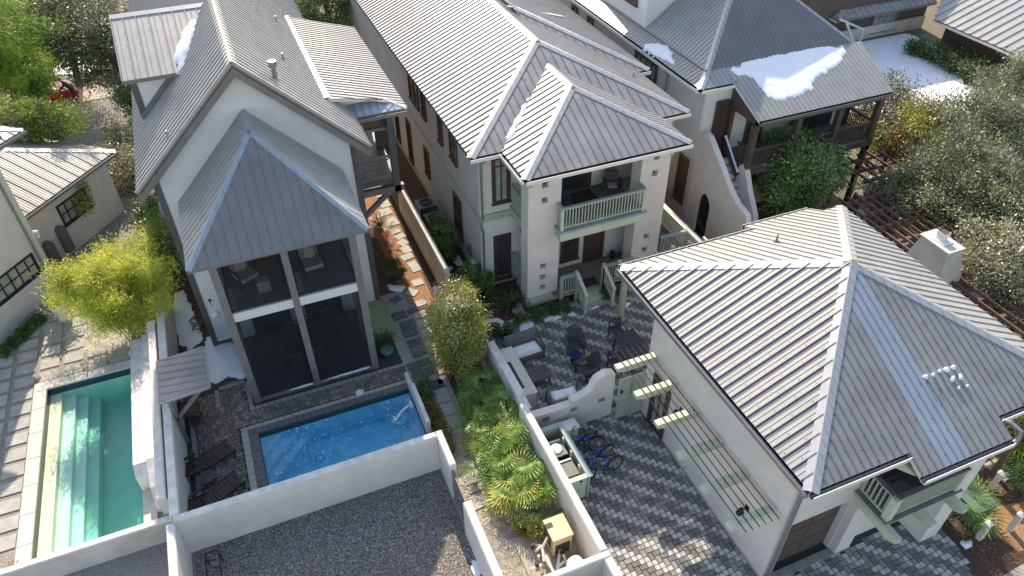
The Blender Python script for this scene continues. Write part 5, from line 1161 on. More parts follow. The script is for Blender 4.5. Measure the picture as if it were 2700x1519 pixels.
# ================= FAR RIGHT =================
H6 = thing('brown_house', 'dark brown sided house with striped roof behind the snow covered yard', 'house', (43, 39, 0))
mb = MB(); mb.box(37.5, 38.9, 0, 49, 46, 5.6, 'dark_wood'); mb.box(37.5, 38.75, 0, 49, 38.899, .9, 'weathered_stucco'); w6 = mb.build('wall', H6)
siding(w6, [(37.6, 38.898, 1.0), (49, 38.898, 1.0), (49, 38.898, 5.5), (37.6, 38.898, 5.5)], (0, -1, 0), .25, 'garage_wood')
eC, eR = AY(2210, 55, 38.2), AY(2452, 4, 38.2)
ez6 = eC.z
rf = [(eC.x, 38.2, ez6), (eC.x+9, 38.2, ez6), (eC.x+9, 42.2, ez6+2), (eC.x+4, 42.2, ez6+2)]; rl = [(eC.x, 46.2, ez6), (eC.x, 38.2, ez6), (eC.x+4, 42.2, ez6+2), (eC.x+4, 46.2, ez6+2)]
r9 = slab_roof(H6, [rf, rl], .15, 'gutter_metal'); roof_face(r9, rf, (0, -1, -.5), .55, 'galvalume', rib=(.07, .05), screws=False); roof_face(r9, rl, (-1, 0, -.5), .5, 'galvalume_warm', rib=(.1, .06), screws=False)
cap_line(r9, (eC.x+4, 42.2, ez6+2), (eC.x, 38.2, ez6), .2, na=(0, -.5, 1), nb=(-.5, 0, 1), name='hip_cap')
gutter(H6, (eC.x, 46, ez6), (eC.x, 38.2, ez6), (-1, 0, 0))
window(H6, AY(2290, 88, 38.86), (1, 0, 0), (0, -1, 0), 2.3, 2.1, frame='gray_trim', glass='curtained_glass', mull=(.25, .5, .75), rows=(.5,), casing=.12)
mb = MB(); a = AY(2230, 55, 38.0); mb.bar(a, a+Vector((1.6, 0, -2.2)), .15, .15, 'white_trim'); mb.tube([a+Vector((-.6, 0, .2)), a+Vector((1.9, 0, -.9)), a+Vector((1.9, 0, -2.6))], .08, 'white_trim', 8); mb.build('brace', H6)
H7 = thing('striped_roof_house', 'low house under wide striped standing seam roof at the top right corner', 'house', (48, 30, 0))
za = 2.4; A_ = G(2463, 52, za); x7 = A_.x; y7 = A_.y
boxpart(H7, 'wall', x7+.9, 10, -.5, x7+9, y7-.4, za-.1, 'dark_wood')
f7 = [(x7, 10, za), (x7, y7, za), (x7+9, y7+7.0, za+2.9), (x7+9, 10, za+2.9)]
r10 = slab_roof(H7, [f7], .15, 'white_trim'); roof_face(r10, f7, (-1, 0, -.325), .62, 'galvalume', rib=(.20, .07), minor=1, screws=False); gutter(H7, (x7, 10, za), (x7, y7, za), (-1, 0, 0))
# snow yard: gently lumpy sheet
random.seed(2)
SY = [(33.5, 24.5), (38.5, 22.0), (47.0, 25.5), (47.3, 38.3), (42.6, 38.4), (38.5, 34), (34.5, 30)]
sn = snow(SY, 'snow_field', None, h=.10, seed=4, res=.22, rough=.3); sn['kind'] = 'structure'; del sn['category']
# ================= SNOW ON ROOFS AND BEDS =================
def plane_poly(pts, n, c): return [PL(x, y, n, c) for x, y in pts]
n_w = (0, -.42, 1); q = plane_poly([(470, 190), (462, 150), (464, 128), (485, 80), (512, 50), (520, 60), (516, 100), (505, 150), (490, 185)], n_w, wez-.42*wy0)
snow([(p.x, p.y) for p in q], 'roof_snow', 'snow lying in the valley of the upper left roof wing', h=.16, seed=3, res=.09, plane=lambda x, y: wez+.42*(y-wy0)+.02, rough=.25)
pz = lambda x, y: pz0+(bz4-pz0)/(F0-py0)*(y-py0)
sp = (bz4-pz0)/(F0-py0)
q = plane_poly([(1925, 188), (1965, 150), (2012, 132), (2080, 124), (2150, 120), (2222, 126), (2228, 150), (2200, 185), (2150, 208), (2140, 240), (2100, 262), (2050, 272), (2022, 258), (1990, 215), (1950, 200)], (0, -sp, 1), pz0-sp*py0)
snow([(p.x, min(p.y, F0+.25)) for p in q], 'roof_snow', 'large snow sheet with ragged melting edge on the dark wood porch roof', h=.05, seed=6, res=.07, plane=lambda x, y: pz(x, y)+.03, rough=.5)
q = plane_poly([(1696, 118), (1722, 114), (1755, 122), (1777, 140), (1772, 152), (1776, 170), (1750, 160), (1722, 148), (1700, 132)], (-.46, 0, 1), ke-.46*k0)
snow([(p.x, p.y) for p in q], 'roof_snow', 'small snow patch above the copper lit gutter of the shaded roof', h=.08, seed=8, res=.06, plane=lambda x, y: ke+.46*(x-k0)+.03, rough=.3)
q = plane_poly([(1340, 382), (1334, 368), (1345, 340), (1360, 315), (1372, 290), (1388, 262), (1400, 250), (1398, 268), (1385, 300), (1368, 335), (1355, 362)], (0, -s2, 1), e2-s2*mfy)
snow([(p.x, p.y) for p in q], 'roof_snow', 'narrow snow ridge in the valley of the middle house roof', h=.14, seed=9, res=.06, plane=lambda x, y: max(e2+s2*(y-mfy), e2+s2*(x-lc))+.02, rough=.25)
for i, (x, y, r_, nm) in enumerate([(2440, 995, .11, 'leftmost'), (2460, 990, .08, 'second'), (2477, 980, .08, 'third'), (2495, 976, .14, 'fourth'), (2509, 1003, .1, 'fifth'), (2513, 970, .11, 'sixth'), (2532, 998, .1, 'rightmost')]):
    P_ = PL(x, y, (0, -s3, 1), e3-s3*cf+.05); r_ *= .55; mb = MB(); mb.lathe((P_.x, P_.y, P_.z-.02), [(r_*.8, 0), (r_, .03), (r_*.75, .08), (r_*.3, .11)], 'snow', 9); 
    if i > 2: mb.lathe((P_.x+.05, P_.y-.22, P_.z-.12), [(r_*.6, 0), (r_*.7, .03), (r_*.2, .09)], 'snow', 8)
    tag(mb.build('snow_lump', smooth=True), nm+' of seven small snow lumps in a row on the front of the pyramid roof', 'snow', 'snow lumps on the pyramid roof')
def gsnow(pts, label, h=.07, z=.01, seed=1, res=.07, rough=.45):
    q = [G(x, y, z) for x, y in pts]; snow([(p.x, p.y) for p in q], 'snow_patch', label, h=h, seed=seed, res=res, plane=lambda x, y: z+.012, rough=rough)
gsnow([(1292, 845), (1305, 838), (1325, 850), (1322, 862), (1302, 866)], 'snow patch in the shrub bed nearest the holly tree', seed=2)
gsnow([(1318, 872), (1345, 868), (1356, 878), (1335, 886), (1320, 884)], 'snow patch on bare mulch behind the wicker loveseat', seed=3)
gsnow([(1352, 815), (1372, 800), (1385, 830), (1400, 845), (1415, 862), (1395, 868), (1372, 872), (1362, 850), (1376, 840), (1360, 830)], 'large snow patch beside the left stucco pier', seed=4)
gsnow([(1428, 848), (1445, 832), (1480, 832), (1505, 822), (1520, 830), (1500, 840), (1470, 842), (1440, 855)], 'long snow strip in front of the low shrubs by the patio', seed=5)
gsnow([(1540, 815), (1555, 806), (1590, 797), (1593, 803), (1570, 812), (1545, 820)], 'snow strip at the foot of the porch steps', seed=6)
gsnow([(1205, 672), (1222, 690), (1215, 700), (1195, 692)], 'snow beside the electric box of the middle house', seed=7); gsnow([(1168, 700), (1190, 705), (1182, 718), (1170, 716)], 'snow beside the end of the cream garden wall', seed=8)
gsnow([(1025, 750), (1045, 756), (1068, 754), (1062, 768), (1040, 770)], 'snow by the round clipped shrub on the path', seed=9)
gsnow([(1145, 758), (1160, 752), (1172, 770), (1160, 790), (1148, 775)], 'snow at the near end of the garden wall', seed=11)
gsnow([(545, 890), (608, 888), (625, 930), (648, 985), (640, 995), (600, 992), (570, 1010), (548, 1000), (540, 940)], 'smooth snow sheet between the lean to roof and the screened porch', h=.06, seed=12, rough=.15)
gsnow([(455, 775), (480, 770), (510, 830), (530, 900), (500, 925), (475, 905), (462, 850)], 'grey snow strip along the left wall of the screened porch house', h=.05, seed=13)
gsnow([(1243, 1462), (1250, 1470), (1262, 1500), (1272, 1519), (1258, 1519), (1245, 1490)], 'thin snow drift at the foot of the gravel lot wall', h=.05, seed=14)
gsnow([(1640, 803), (1655, 795), (1668, 800), (1650, 810)], 'snow speck under the green pergola post', seed=15); gsnow([(2535, 1430), (2560, 1428), (2555, 1445), (2540, 1442)], 'snow speck on brown mulch between the driveway and white post', seed=16)
q = [(0.44, 20.42), (2.36, 20.42), (2.36, 20.56), (.9, 20.50)]; snow(q, 'sill_snow', 'thin snow ridge on the right sill of the screened porch', h=.08, seed=17, res=.04, plane=lambda x, y: .175, rough=.05)
q = [(-1.0, 20.45), (.14, 20.40), (.14, 20.56)]; snow(q, 'sill_snow', 'thin snow ridge on the left sill of the screened porch', h=.07, seed=18, res=.04, plane=lambda x, y: .175, rough=.05)
gsnow([(90, 120), (140, 70), (190, 80), (230, 120), (250, 165), (235, 195), (180, 190), (130, 200), (95, 170)], 'shaded snow under the evergreen trees beside the red car', h=.06, seed=19, res=.3, rough=.8)

# ================= GROUND OBJECTS =================
def adirondack(name, label, loc, rz, mt='charcoal_wood', group=None, cushion=None):
    t = thing(name, label, 'chair', loc, rz, group)
    # faces -Y, seat width along X
    for k in range(6):
        y = -.30+k*.085; z = .37-k*.022; mb = MB(); mb.bar((-.27, y, z), (.27, y, z), .075, .022, mt); mb.build('seat_slat', t, world=False)
    for k in range(7):
        x = -.24+k*.08; H_ = .82-abs(k-3)**1.7*.028; mb = MB(); mb.bar((x*.85, .16, .24), (x*1.1, .16+.42*H_, .24+.86*H_), .072, .02, mt, up=(0, -1, .5)); mb.build('back_slat', t, world=False)
    mb = MB(); mb.bar((-.30, .27, .45), (.30, .27, .45), .05, .05, mt); mb.bar((-.28, .41, .78), (.28, .41, .78), .05, .04, mt); mb.build('back_rail', t, world=False)
    for s in (-1, 1):
        mb = MB(); mb.prism([(s*.27, -.36, .53), (s*.42, -.38, .53), (s*.42, .0, .53), (s*.36, .36, .53), (s*.29, .36, .53)], (0, 0, .025), mt); mb.build('armrest', t, world=False)
        mb = MB(); mb.bar((s*.33, -.28, 0), (s*.33, -.28, .53), .03, .10, mt, up=(0, 1, 0)); mb.build('leg', t, world=False)
        mb = MB(); mb.bar((s*.30, -.34, .36), (s*.30, .42, .08), .03, .11, mt); mb.bar((s*.33, .28, 0.02), (s*.33, .33, .53), .03, .07, mt, up=(0, 1, 0)); mb.build('leg', t, world=False)
    if cushion:
        mb = MB(); mb.box(-.2, -.25, .39, .2, .1, .43, 'cushion_gray'); mb.build('cushion', t, world=False)
    return t
adirondack('adirondack_chair', 'dark slatted chair with fan back standing between wicker loveseat and open patio', (10.15, 18.35, .035), math.radians(-18), group='fan back chairs on the patio')
adirondack('adirondack_chair', 'dark slatted chair with fan back turned sideways next to the navy side table', (9.98, 16.95, .035), math.radians(-78), group='fan back chairs on the patio')
adirondack('adirondack_chair', 'dark rocking chair with pale cushion in the right corner of the upper balcony', (13.7, 22.55, 4.06), math.radians(-22), cushion=True)
adirondack('adirondack_chair', 'dark chair half hidden behind the left pier on the upper balcony', (10.95, 21.95, 4.06), math.radians(-65))
c_ = G(1517, 935, .45)
t = thing('side_table', 'navy blue ceramic drum table between the two patio chairs', 'side table', (c_.x, c_.y, .035))
MB().lathe((0, 0, 0), [(.16, 0), (.2, .1), (.17, .22), (.2, .34), (.15, .40)], 'navy_ceramic', 18).build('base', t, world=False); MB().lathe((0, 0, .401), [(.24, 0), (.25, .03), (.23, .05)], 'navy_ceramic', 20).build('top', t, world=False)
def loveseat(label, loc, rz, sx=1.0, snowy=True):
    t = thing('wicker_loveseat', label, 'loveseat', loc, rz, 'wicker loveseats on the patio'); w_ = .68*sx
    mb = MB(); mb.box(-w_, -.36, .20, w_, .30, .38, 'wicker'); mb.build('seat', t, world=False)
    mb = MB(); mb.prism([(-w_, .28, .35), (-w_, .40, .35), (-w_, .55, .88), (-w_, .46, .90)], (2*w_, 0, 0), 'wicker'); b = mb.build('backrest', t, world=False)
    for k in range(5): m_ = MB(); m_.bar((-w_+.02, .30+k*.035, .44+k*.1), (w_-.02, .30+k*.035, .44+k*.1), .012, .05, 'wicker'); m_.build('weave_band', b)
    for s in (-1, 1):
        mb = MB(); mb.bar((s*w_, -.36, .62), (s*w_, .42, .66), .09, .05, 'gray_wood'); mb.bar((s*w_, -.33, 0), (s*w_, -.33, .62), .05, .06, 'charcoal_wood'); mb.bar((s*w_, .42, 0), (s*w_, .42, .66), .05, .06, 'charcoal_wood'); mb.bar((s*w_, -.33, .3), (s*w_, .4, .3), .04, .22, 'wicker'); mb.build('arm', t, world=False)
    if snowy:
        xs = [(-w_+.10, -.30), (w_-.12, -.30), (w_-.10, .22), (-w_+.12, .22)]
        R_ = []; mb = MB(); N_ = 14; M_ = 9; vs = []
        for i in range(N_+1):
            for j in range(M_+1):
                a, b = i/N_, j/M_; e = min(a, 1-a, b*.7, (1-b)*.7); x = -w_+.08+a*(2*w_-.16); y = -.32+b*.56
                x += .03*mnoise.noise(Vector((a*4, b*4, 5))); vs.append((x, y, .385+.20*(1-math.exp(-e/.05))+.01*mnoise.noise(Vector((a*5, b*5, 1)))))
        mb.add(vs, [(i*(M_+1)+j, (i+1)*(M_+1)+j, (i+1)*(M_+1)+j+1, i*(M_+1)+j+1) for i in range(N_) for j in range(M_)], 'snow')
        tag(mb.build('snow_cushion', t, world=False, smooth=True), 'thick square slab of snow on the seat')
    return t
loveseat('gray wicker loveseat with a thick square slab of snow, at the back of the patio', (8.15, 18.75, .035), math.radians(2), 1.0)
loveseat('dark wicker loveseat with bare twigs before it, nearest the curved courtyard wall', (8.55, 15.95, .035), math.radians(176), .88)
def slat_table(label, loc, rz, L_=1.1, W_=.68, H_=.42, mt='gray_wood', n=6, name='coffee_table', cat='table'):
    t = thing(name, label, cat, loc, rz)
    for k in range(n): y = -W_/2+(k+.5)*W_/n; mb = MB(); mb.box(-L_/2+.06, y-W_/n*.46, H_-.03, L_/2-.06, y+W_/n*.46, H_, mt); mb.build('slat', t, world=False)
    for s in (-1, 1): mb = MB(); mb.box(s*(L_/2-.03)-.028, -W_/2, H_-.032, s*(L_/2-.03)+.028, W_/2, H_+.002, mt); mb.build('frame', t, world=False)
    for sx in (-1, 1):
        for sy in (-1, 1): mb = MB(); mb.bar((sx*(L_/2-.08), sy*(W_/2-.08), 0), (sx*(L_/2-.12), sy*(W_/2-.08), H_-.035), .06, .06, mt, up=(0, 1, 0)); mb.build('leg', t, world=False)
    mb = MB(); mb.bar((-L_/2+.1, 0, .12), (L_/2-.1, 0, .12), .05, .05, mt); mb.build('stretcher', t, world=False)
    return t
slat_table('low gray slatted table between the two wicker loveseats', (8.02, 16.93+.45, .035), math.radians(2))
dt = slat_table('dark slatted dining table partly hidden by the white carriage house wall', (12.0, 17.1, .035), math.radians(92), 1.5, .95, .74, 'charcoal_wood', 8, 'dining_table')
def patio_chair(label, loc, rz, mt='charcoal_wood'):
    t = thing('dining_chair', label, 'chair', loc, rz, 'dining chairs under the pergola')
    for k in range(5): mb = MB(); mb.bar((-.24, -.2+k*.1, .45), (.24, -.2+k*.1, .45), .085, .02, mt); mb.build('seat_slat', t, world=False)
    mb = MB(); mb.bar((-.25, .24, .88), (.25, .24, .88), .03, .07, mt); mb.bar((-.23, .24, .5), (.23, .24, .85), .02, .03, mt); mb.bar((-.23, .24, .85), (.23, .24, .5), .02, .03, mt); mb.bar((-.25, .24, .5), (.25, .24, .5), .03, .04, mt); mb.build('backrest', t, world=False)
    for s in (-1, 1):
        mb = MB(); mb.bar((s*.26, -.24, .64), (s*.26, .26, .66), .05, .025, mt); mb.build('armrest', t, world=False)
        for y in (-.22, .24): mb = MB(); mb.bar((s*.26, y, 0), (s*.26, y, .64 if y < 0 else .9), .045, .045, mt, up=(0, 1, 0)); mb.build('leg', t, world=False)
    return t
patio_chair('dark slatted armchair at the near left side of the patio dining table', (11.15, 16.75, .035), math.radians(95)); patio_chair('dark armchair with crossed back at the far end of the patio dining table', (12.0, 18.25, .035), math.radians(5))
mb = MB(); mb.box(-.35, -.25, 0, .35, .25, .02, 'door_mat'); o = mb.build('door_mat', loc=(12.15, 21.35, .553)); o.scale = (1.4, 1.0, 1); tag(o, 'dark door mat at the top of the porch steps', 'mat')
o = MB().box(-.45, -.35, 0, .45, .35, .02, 'door_mat').build('door_mat', loc=(12.4, 22.75, 4.055)); o.rotation_euler.z = .05; o.scale = (1.3, 1.1, 1); tag(o, 'dark mat before the glazed doors of the upper balcony', 'mat')
mb = MB(); mb.lathe((14.0, 22.45, .555), [(.1, 0), (.14, .2), (.1, .34), (.12, .36)], 'black_plastic', 12); tag(mb.build('urn'), 'small black urn at the right of the porch front door', 'urn')
# fireplace counter on the patio wall
fp = thing('fire_table', 'white stone counter with a long blue glass fire trough beside the patio', 'fire pit', (7.1, 17.2, 0))
boxpart(fp, 'counter', 6.92, 16.05, .04, 7.42, 18.45, 1.05, 'white_stucco'); boxpart(fp, 'back_ledge', 6.62, 15.3, 0, 6.919, 18.9, 1.28, 'wall_cap'); boxpart(fp, 'counter_top', 6.90, 16.0, 1.052, 7.48, 18.5, 1.12, 'limestone')
boxpart(fp, 'fire_trough', 6.98, 16.35, 1.121, 7.12, 17.75, 1.128, 'navy_ceramic')
boxpart(fp, 'back_ledge', 6.62, 15.9, 1.28, 6.9, 17.4, 1.42, 'wall_cap')
# lounge chairs
def lounger(label, loc, rz):
    t = thing('chaise_lounge', label, 'lounge chair', loc, rz, 'lounge chairs on the pool deck')
    for k in range(11): x = -.02+k*.118; MB().box(x, -.29, .33, x+.085, .29, .352, 'espresso_wood').build('slat', t, world=False)
    for s in (-1, 1): mb = MB(); mb.bar((-.05, s*.31, .31), (1.32, s*.31, .31), .04, .09, 'espresso_wood'); mb.bar((-.05, s*.31, .33), (-.62, s*.29, .66), .035, .06, 'espresso_wood'); mb.build('side_rail', t, world=False)
    for k in range(6): u = k/5; MB().bar((-.12-.48*u, -.27, .37+.28*u), (-.12-.48*u, .27, .37+.28*u), .085, .02, 'espresso_wood', up=(.5, 0, .87)).build('back_slat', t, world=False)
    for x, s in ((0, -1), (0, 1), (1.2, -1), (1.2, 1)): mb = MB(); mb.bar((x, s*.33, 0), (x+.04, s*.33, .33), .05, .06, 'espresso_wood', up=(0, 1, 0)); mb.build('leg', t, world=False)
    for s in (-1, 1): mb = MB(); mb.bar((-.3, s*.36, .55), (.25, s*.36, .55), .09, .03, 'espresso_wood'); mb.bar((.15, s*.36, .3), (.15, s*.36, .54), .04, .04, 'espresso_wood', up=(0, 1, 0)); mb.build('armrest', t, world=False)
    mb = MB(); mb.bar((-.45, -.25, .05), (-.35, -.25, .5), .03, .03, 'espresso_wood', up=(0, 1, 0)); mb.bar((-.45, .25, .05), (-.35, .25, .5), .03, .03, 'espresso_wood', up=(0, 1, 0)); mb.build('back_strut', t, world=False)
    return t
l1 = G(520, 1232, .35); l1b = G(615, 1172, .35); a_ = math.atan2(l1b.y-l1.y, l1b.x-l1.x)
lounger('dark slatted lounge chair farther from the white wall, its foot towards the blue pool', (l1.x-.05, l1.y+.02, .035), a_)
l2 = G(545, 1325, .35); l2b = G(635, 1258, .35)
lounger('dark slatted lounge chair nearest the white front wall', (l2.x-.05, l2.y+.05, .035), math.atan2(l2b.y-l2.y, l2b.x-l2.x))
c_ = G(545, 1258, .45); t = thing('side_table', 'small round dark slatted table between the two lounge chairs', 'side table', (c_.x, c_.y, .035))
for k in range(6):
    y = -.21+k*.084; hw_ = math.sqrt(max(.01, .27**2-y*y)); MB().box(-hw_, y-.038, .42, hw_, y+.038, .442, 'charcoal_wood').build('slat', t, world=False)
for k in range(4): a = k*PI/2+.6; MB().bar((.2*math.cos(a), .2*math.sin(a), 0), (.14*math.cos(a), .14*math.sin(a), .42), .04, .04, 'charcoal_wood', up=(0, 1, .1)).build('leg', t, world=False)
# lean-to roof with brackets on the divider wall
lt = thing('lean_to_roof', 'small lean to metal roof on charcoal brackets against the pool yard wall', 'canopy', (-3.9, 20, 0))
lf = [(-4.72, 21.0, 2.75), (-3.2, 21.4, 2.55), (-3.15, 19.35, 2.55), (-4.65, 19.0, 2.75)]
lr = slab_roof(lt, [lf], .08, 'gutter_metal'); roof_face(lr, lf, (1, 0, -.13), .33, 'galvalume_shaded', rib=(.03, .03))
mb = MB(); mb.bar((-4.66, 18.97, 2.72), (-3.14, 19.32, 2.52), .05, .1, 'flashing_metal'); mb.bar((-3.12, 19.32, 2.5), (-3.17, 21.42, 2.5), .05, .1, 'gutter_metal'); mb.build('edge_trim', lt)
for y in (19.5, 20.7):
    mb = MB(); mb.bar((-4.5, y, 0.02), (-4.5, y, 2.6), .12, .12, 'gray_trim', up=(0, 1, 0)); mb.build('post', lt); mb = MB(); mb.bar((-4.5, y, 1.3), (-3.4, y, 2.42), .1, .12, 'gray_trim', up=(0, 1, 0)); mb.bar((-4.5, y, 2.45), (-3.3, y+.1, 2.42), .1, .1, 'gray_trim'); mb.build('brace', lt)
# barbecue under it
c_ = G(497, 1075, .9); bq = thing('outdoor_grill', 'dark round bellied outdoor grill under the lean to roof', 'grill', (c_.x, c_.y+.1, .035))
MB().lathe((0, 0, .45), [(.1, 0), (.3, .1), (.36, .28), (.36, .34), (.28, .50), (.08, .58)], 'clay', 20).build('body', bq, world=False); mb = MB(); mb.lathe((.0, -.05, .98), [(.06, 0), (.07, .22), (.09, .24)], 'iron', 12); mb.build('chimney', bq, world=False)
for k in range(3): a = 2*PI*k/3+.3; MB().tube([(.22*math.cos(a), .22*math.sin(a), .5), (.32*math.cos(a), .32*math.sin(a), 0)], .025, 'iron', 6).build('leg', bq, world=False)
MB().box(-.05, -.75, .55, .45, -.32, .58, 'espresso_wood').build('side_shelf', bq, world=False)
# hose reel
c_ = G(517, 850, .3); mb = MB(); random.seed(4)
for k in range(5): mb.ring((c_.x+random.uniform(-.08, .08), c_.y+random.uniform(-.3, .3), .1+k*.05), .2+random.uniform(-.05, .06), .018, (random.uniform(-.4, .4), random.uniform(-.4, .4), 1), 'hose', 24, 5)
tag(mb.build('garden_hose'), 'tangled green garden hose on dark ground beside the screened porch house', 'hose')
# screened porch furniture
def armchair(label, loc, rz, body='cushion_gray', frame='espresso_wood', grp='armchairs in the upper screened porch'):
    t = thing('armchair', label, 'armchair', loc, rz, grp)
    MB().box(-.33, -.36, .26, .33, .30, .42, body).build('seat', t, world=False); mb = MB(); mb.prism([(-.33, .25, .40), (-.33, .38, .40), (-.33, .52, .92), (-.33, .40, .94)], (.66, 0, 0), body); mb.build('backrest', t, world=False)
    MB().box(-.33, -.375, .27, .33, -.361, .41, 'cushion_pale').build('piping', t, world=False)
    mb = MB(); mb.prism([(-.2, .20, .44), (.15, .10, .44), (.18, .22, .8), (-.12, .34, .82)], (0, .08, .0), 'cushion_pale'); mb.build('pillow', t, world=False)
    for s in (-1, 1):
        mb = MB(); mb.bar((s*.38, -.36, .58), (s*.38, .38, .62), .05, .03, frame); mb.bar((s*.38, -.3, 0), (s*.38, -.34, .58), .035, .035, frame, up=(0, 1, 0)); mb.bar((s*.38, .36, 0), (s*.38, .40, .62), .035, .035, frame, up=(0, 1, 0)); mb.build('arm_frame', t, world=False)
    return t
c1 = G(645, 722, 4.75); c2 = G(822, 690, 4.75)
armchair('pale cushioned armchair on the left side of the upper screened porch', (c1.x, c1.y+.1, 4.33), math.radians(25)); armchair('pale cushioned armchair with tall pillow on the right side of the upper screened porch', (c2.x, c2.y+.1, 4.33), math.radians(5))
o = MB().box(-.9, -1.1, 0, .9, 1.1, .012, 'rug_gray').build('rug', loc=(.95, 22.75, 4.327)); tag(o, 'gray rug under the right armchair of the upper screened porch', 'rug')
mb = MB(); mb.box(-.22, -.16, 0, .22, .16, .45, 'cushion_gray'); o = mb.build('magazine_stand', loc=(-.62, 21.45, 4.33)); tag(o, 'small gray side stand before the left armchair in the screened porch', 'stand')
t = thing('dining_table', 'dark long dining table inside the lower screened porch', 'table', (.55, 22.3, .1), math.radians(12))
MB().box(-1.05, -.5, .72, 1.05, .5, .76, 'espresso_wood').build('tabletop', t, world=False)
for sx in (-1, 1):
    for sy in (-1, 1): MB().box(sx*.95-.04, sy*.42-.04, 0, sx*.95+.04, sy*.42+.04, .718, 'espresso_wood').build('leg', t, world=False)
def dchair(label, loc, rz):
    t = thing('dining_chair', label, 'chair', loc, rz, 'chairs around the screened porch table')
    MB().box(-.22, -.22, .43, .22, .22, .46, 'gray_wood').build('seat', t, world=False); mb = MB(); mb.bar((-.22, .23, .98), (.22, .23, .98), .03, .08, 'gray_wood')
    for k in range(5): mb.bar((-.18+k*.09, .22, .46), (-.18+k*.09, .23, .95), .025, .02, 'gray_wood', up=(0, 1, 0))
    mb.build('backrest', t, world=False)
    for sx in (-1, 1):
        for sy in (-1, 1): MB().bar((sx*.2, sy*.2, 0), (sx*.2, sy*.2, .43), .035, .035, 'gray_wood', up=(0, 1, 0)).build('leg', t, world=False)
    return t
ds = [('far left', (-.05, 22.95), 12), ('far middle', (.62, 23.1), 12), ('far right', (1.3, 23.2), 12), ('near left', (-.25, 21.5), 190), ('near middle', (.5, 21.55), 192), ('left end', (-.85, 22.0), 102), ('right end', (1.95, 22.65), -78)]
for nm, (x, y), r_ in ds: dchair('dark dining chair at the %s of the table in the lower screened porch' % nm, (x, y, .1), math.radians(r_))
# bicycles
def bike(label, loc, rz, lean, flat=False):
    t = thing('bicycle', label, 'bicycle', loc, rz, 'blue cruiser bicycles against the courtyard wall')
    M = Matrix.Rotation(lean, 4, 'X')
    def X(p): return M @ Vector(p)
    def T(name, f):
        mb = MB(); f(mb); mb.v = [tuple(X(v)) for v in mb.v]; return mb.build(name, t, world=False)
    R = .33
    for wx_ in (-.54, .54):
        o = T('wheel', lambda m: m.ring((wx_, 0, R), R-.025, .026, (0, 1, 0), 'tyre', 30, 6))
        mb = MB(); mb.ring((wx_, 0, R), R-.06, .012, (0, 1, 0), 'green_rim', 26, 5); mb.v = [tuple(X(v)) for v in mb.v]; mb.build('rim', o)
        mb = MB()
        for k in range(14): a = 2*PI*k/14; mb.tube([(wx_, .0, R), (wx_+(R-.06)*math.cos(a), 0, R+(R-.06)*math.sin(a))], .003, 'chrome', 3)
        mb.v = [tuple(X(v)) for v in mb.v]; mb.build('spoke', o)
    def fr(m):
        P = {'bb': (-.12, 0, .30), 'st': (-.28, 0, .72), 'hd': (.34, 0, .82), 'hd2': (.38, 0, .66), 'ra': (-.54, 0, R), 'fa': (.54, 0, R)}
        m.tube([P['hd'], (.1, 0, .80), (-.1, 0, .68), P['st']], .02, 'blue_paint', 8); m.tube([P['hd2'], (.22, 0, .48), (.05, 0, .33), P['bb']], .02, 'blue_paint', 8)
        m.tube([P['bb'], P['st']], .018, 'blue_paint', 8); m.tube([P['hd'], P['hd2']], .024, 'blue_paint', 8)
        for s in (-.06, .06):
            m.tube([(P['st'][0], s*.3, .66), (-.54, s, R)], .009, 'blue_paint', 6); m.tube([P['bb'], (-.54, s, R)], .011, 'blue_paint', 6); m.tube([(.385, 0, .64), (.42, s, .56), (.54, s, R)], .012, 'blue_paint', 6)
    T('frame', fr)
    T('handlebar', lambda m: (m.tube([(.32, 0, .82), (.30, 0, .98)], .012, 'chrome', 6), m.tube([(.02, -.32, 1.06), (.16, -.27, 1.06), (.34, -.06, 1.0), (.34, .06, 1.0), (.16, .27, 1.06), (.02, .32, 1.06)], .012, 'iron', 6)))
    T('saddle', lambda m: (m.tube([(-.29, 0, .70), (-.32, 0, .86)], .012, 'chrome', 6), m.prism([(-.48, -.11, .87), (-.48, .11, .87), (-.3, .08, .88), (-.14, .02, .87), (-.14, -.02, .87), (-.3, -.08, .88)], (0, 0, .06), 'black_plastic')))
    T('crank', lambda m: (m.ring((-.12, .03, .30), .08, .008, (0, 1, 0), 'iron', 16, 4), m.bar((-.12, .05, .30), (-.02, .06, .17), .015, .02, 'iron'), m.bar((-.12, -.05, .30), (-.22, -.06, .43), .015, .02, 'iron'), m.box(-.06, .06, .15, .02, .14, .17, 'black_plastic'), m.tube([(-.14, -.03, .28), (-.02, -.2, .01)], .007, 'chrome', 5)))
    return t
ba = G(1590, 1235, 0); rb = math.radians(182)
bk = [('blue cruiser bicycle nearest the camera, standing free of the others', (8.35, 12.62), 184, .10), ('second blue cruiser bicycle counted from the camera', (8.30, 13.18), 192, -.12), ('third blue cruiser bicycle, in the tangle behind the second', (8.12, 13.62), 176, .22), ('blue cruiser bicycle leaning closest to the white courtyard wall', (8.05, 14.08), 186, -.28)]
for nm, (x, y), r_, ln in bk: bike(nm, (x, y, .036), math.radians(r_), ln)
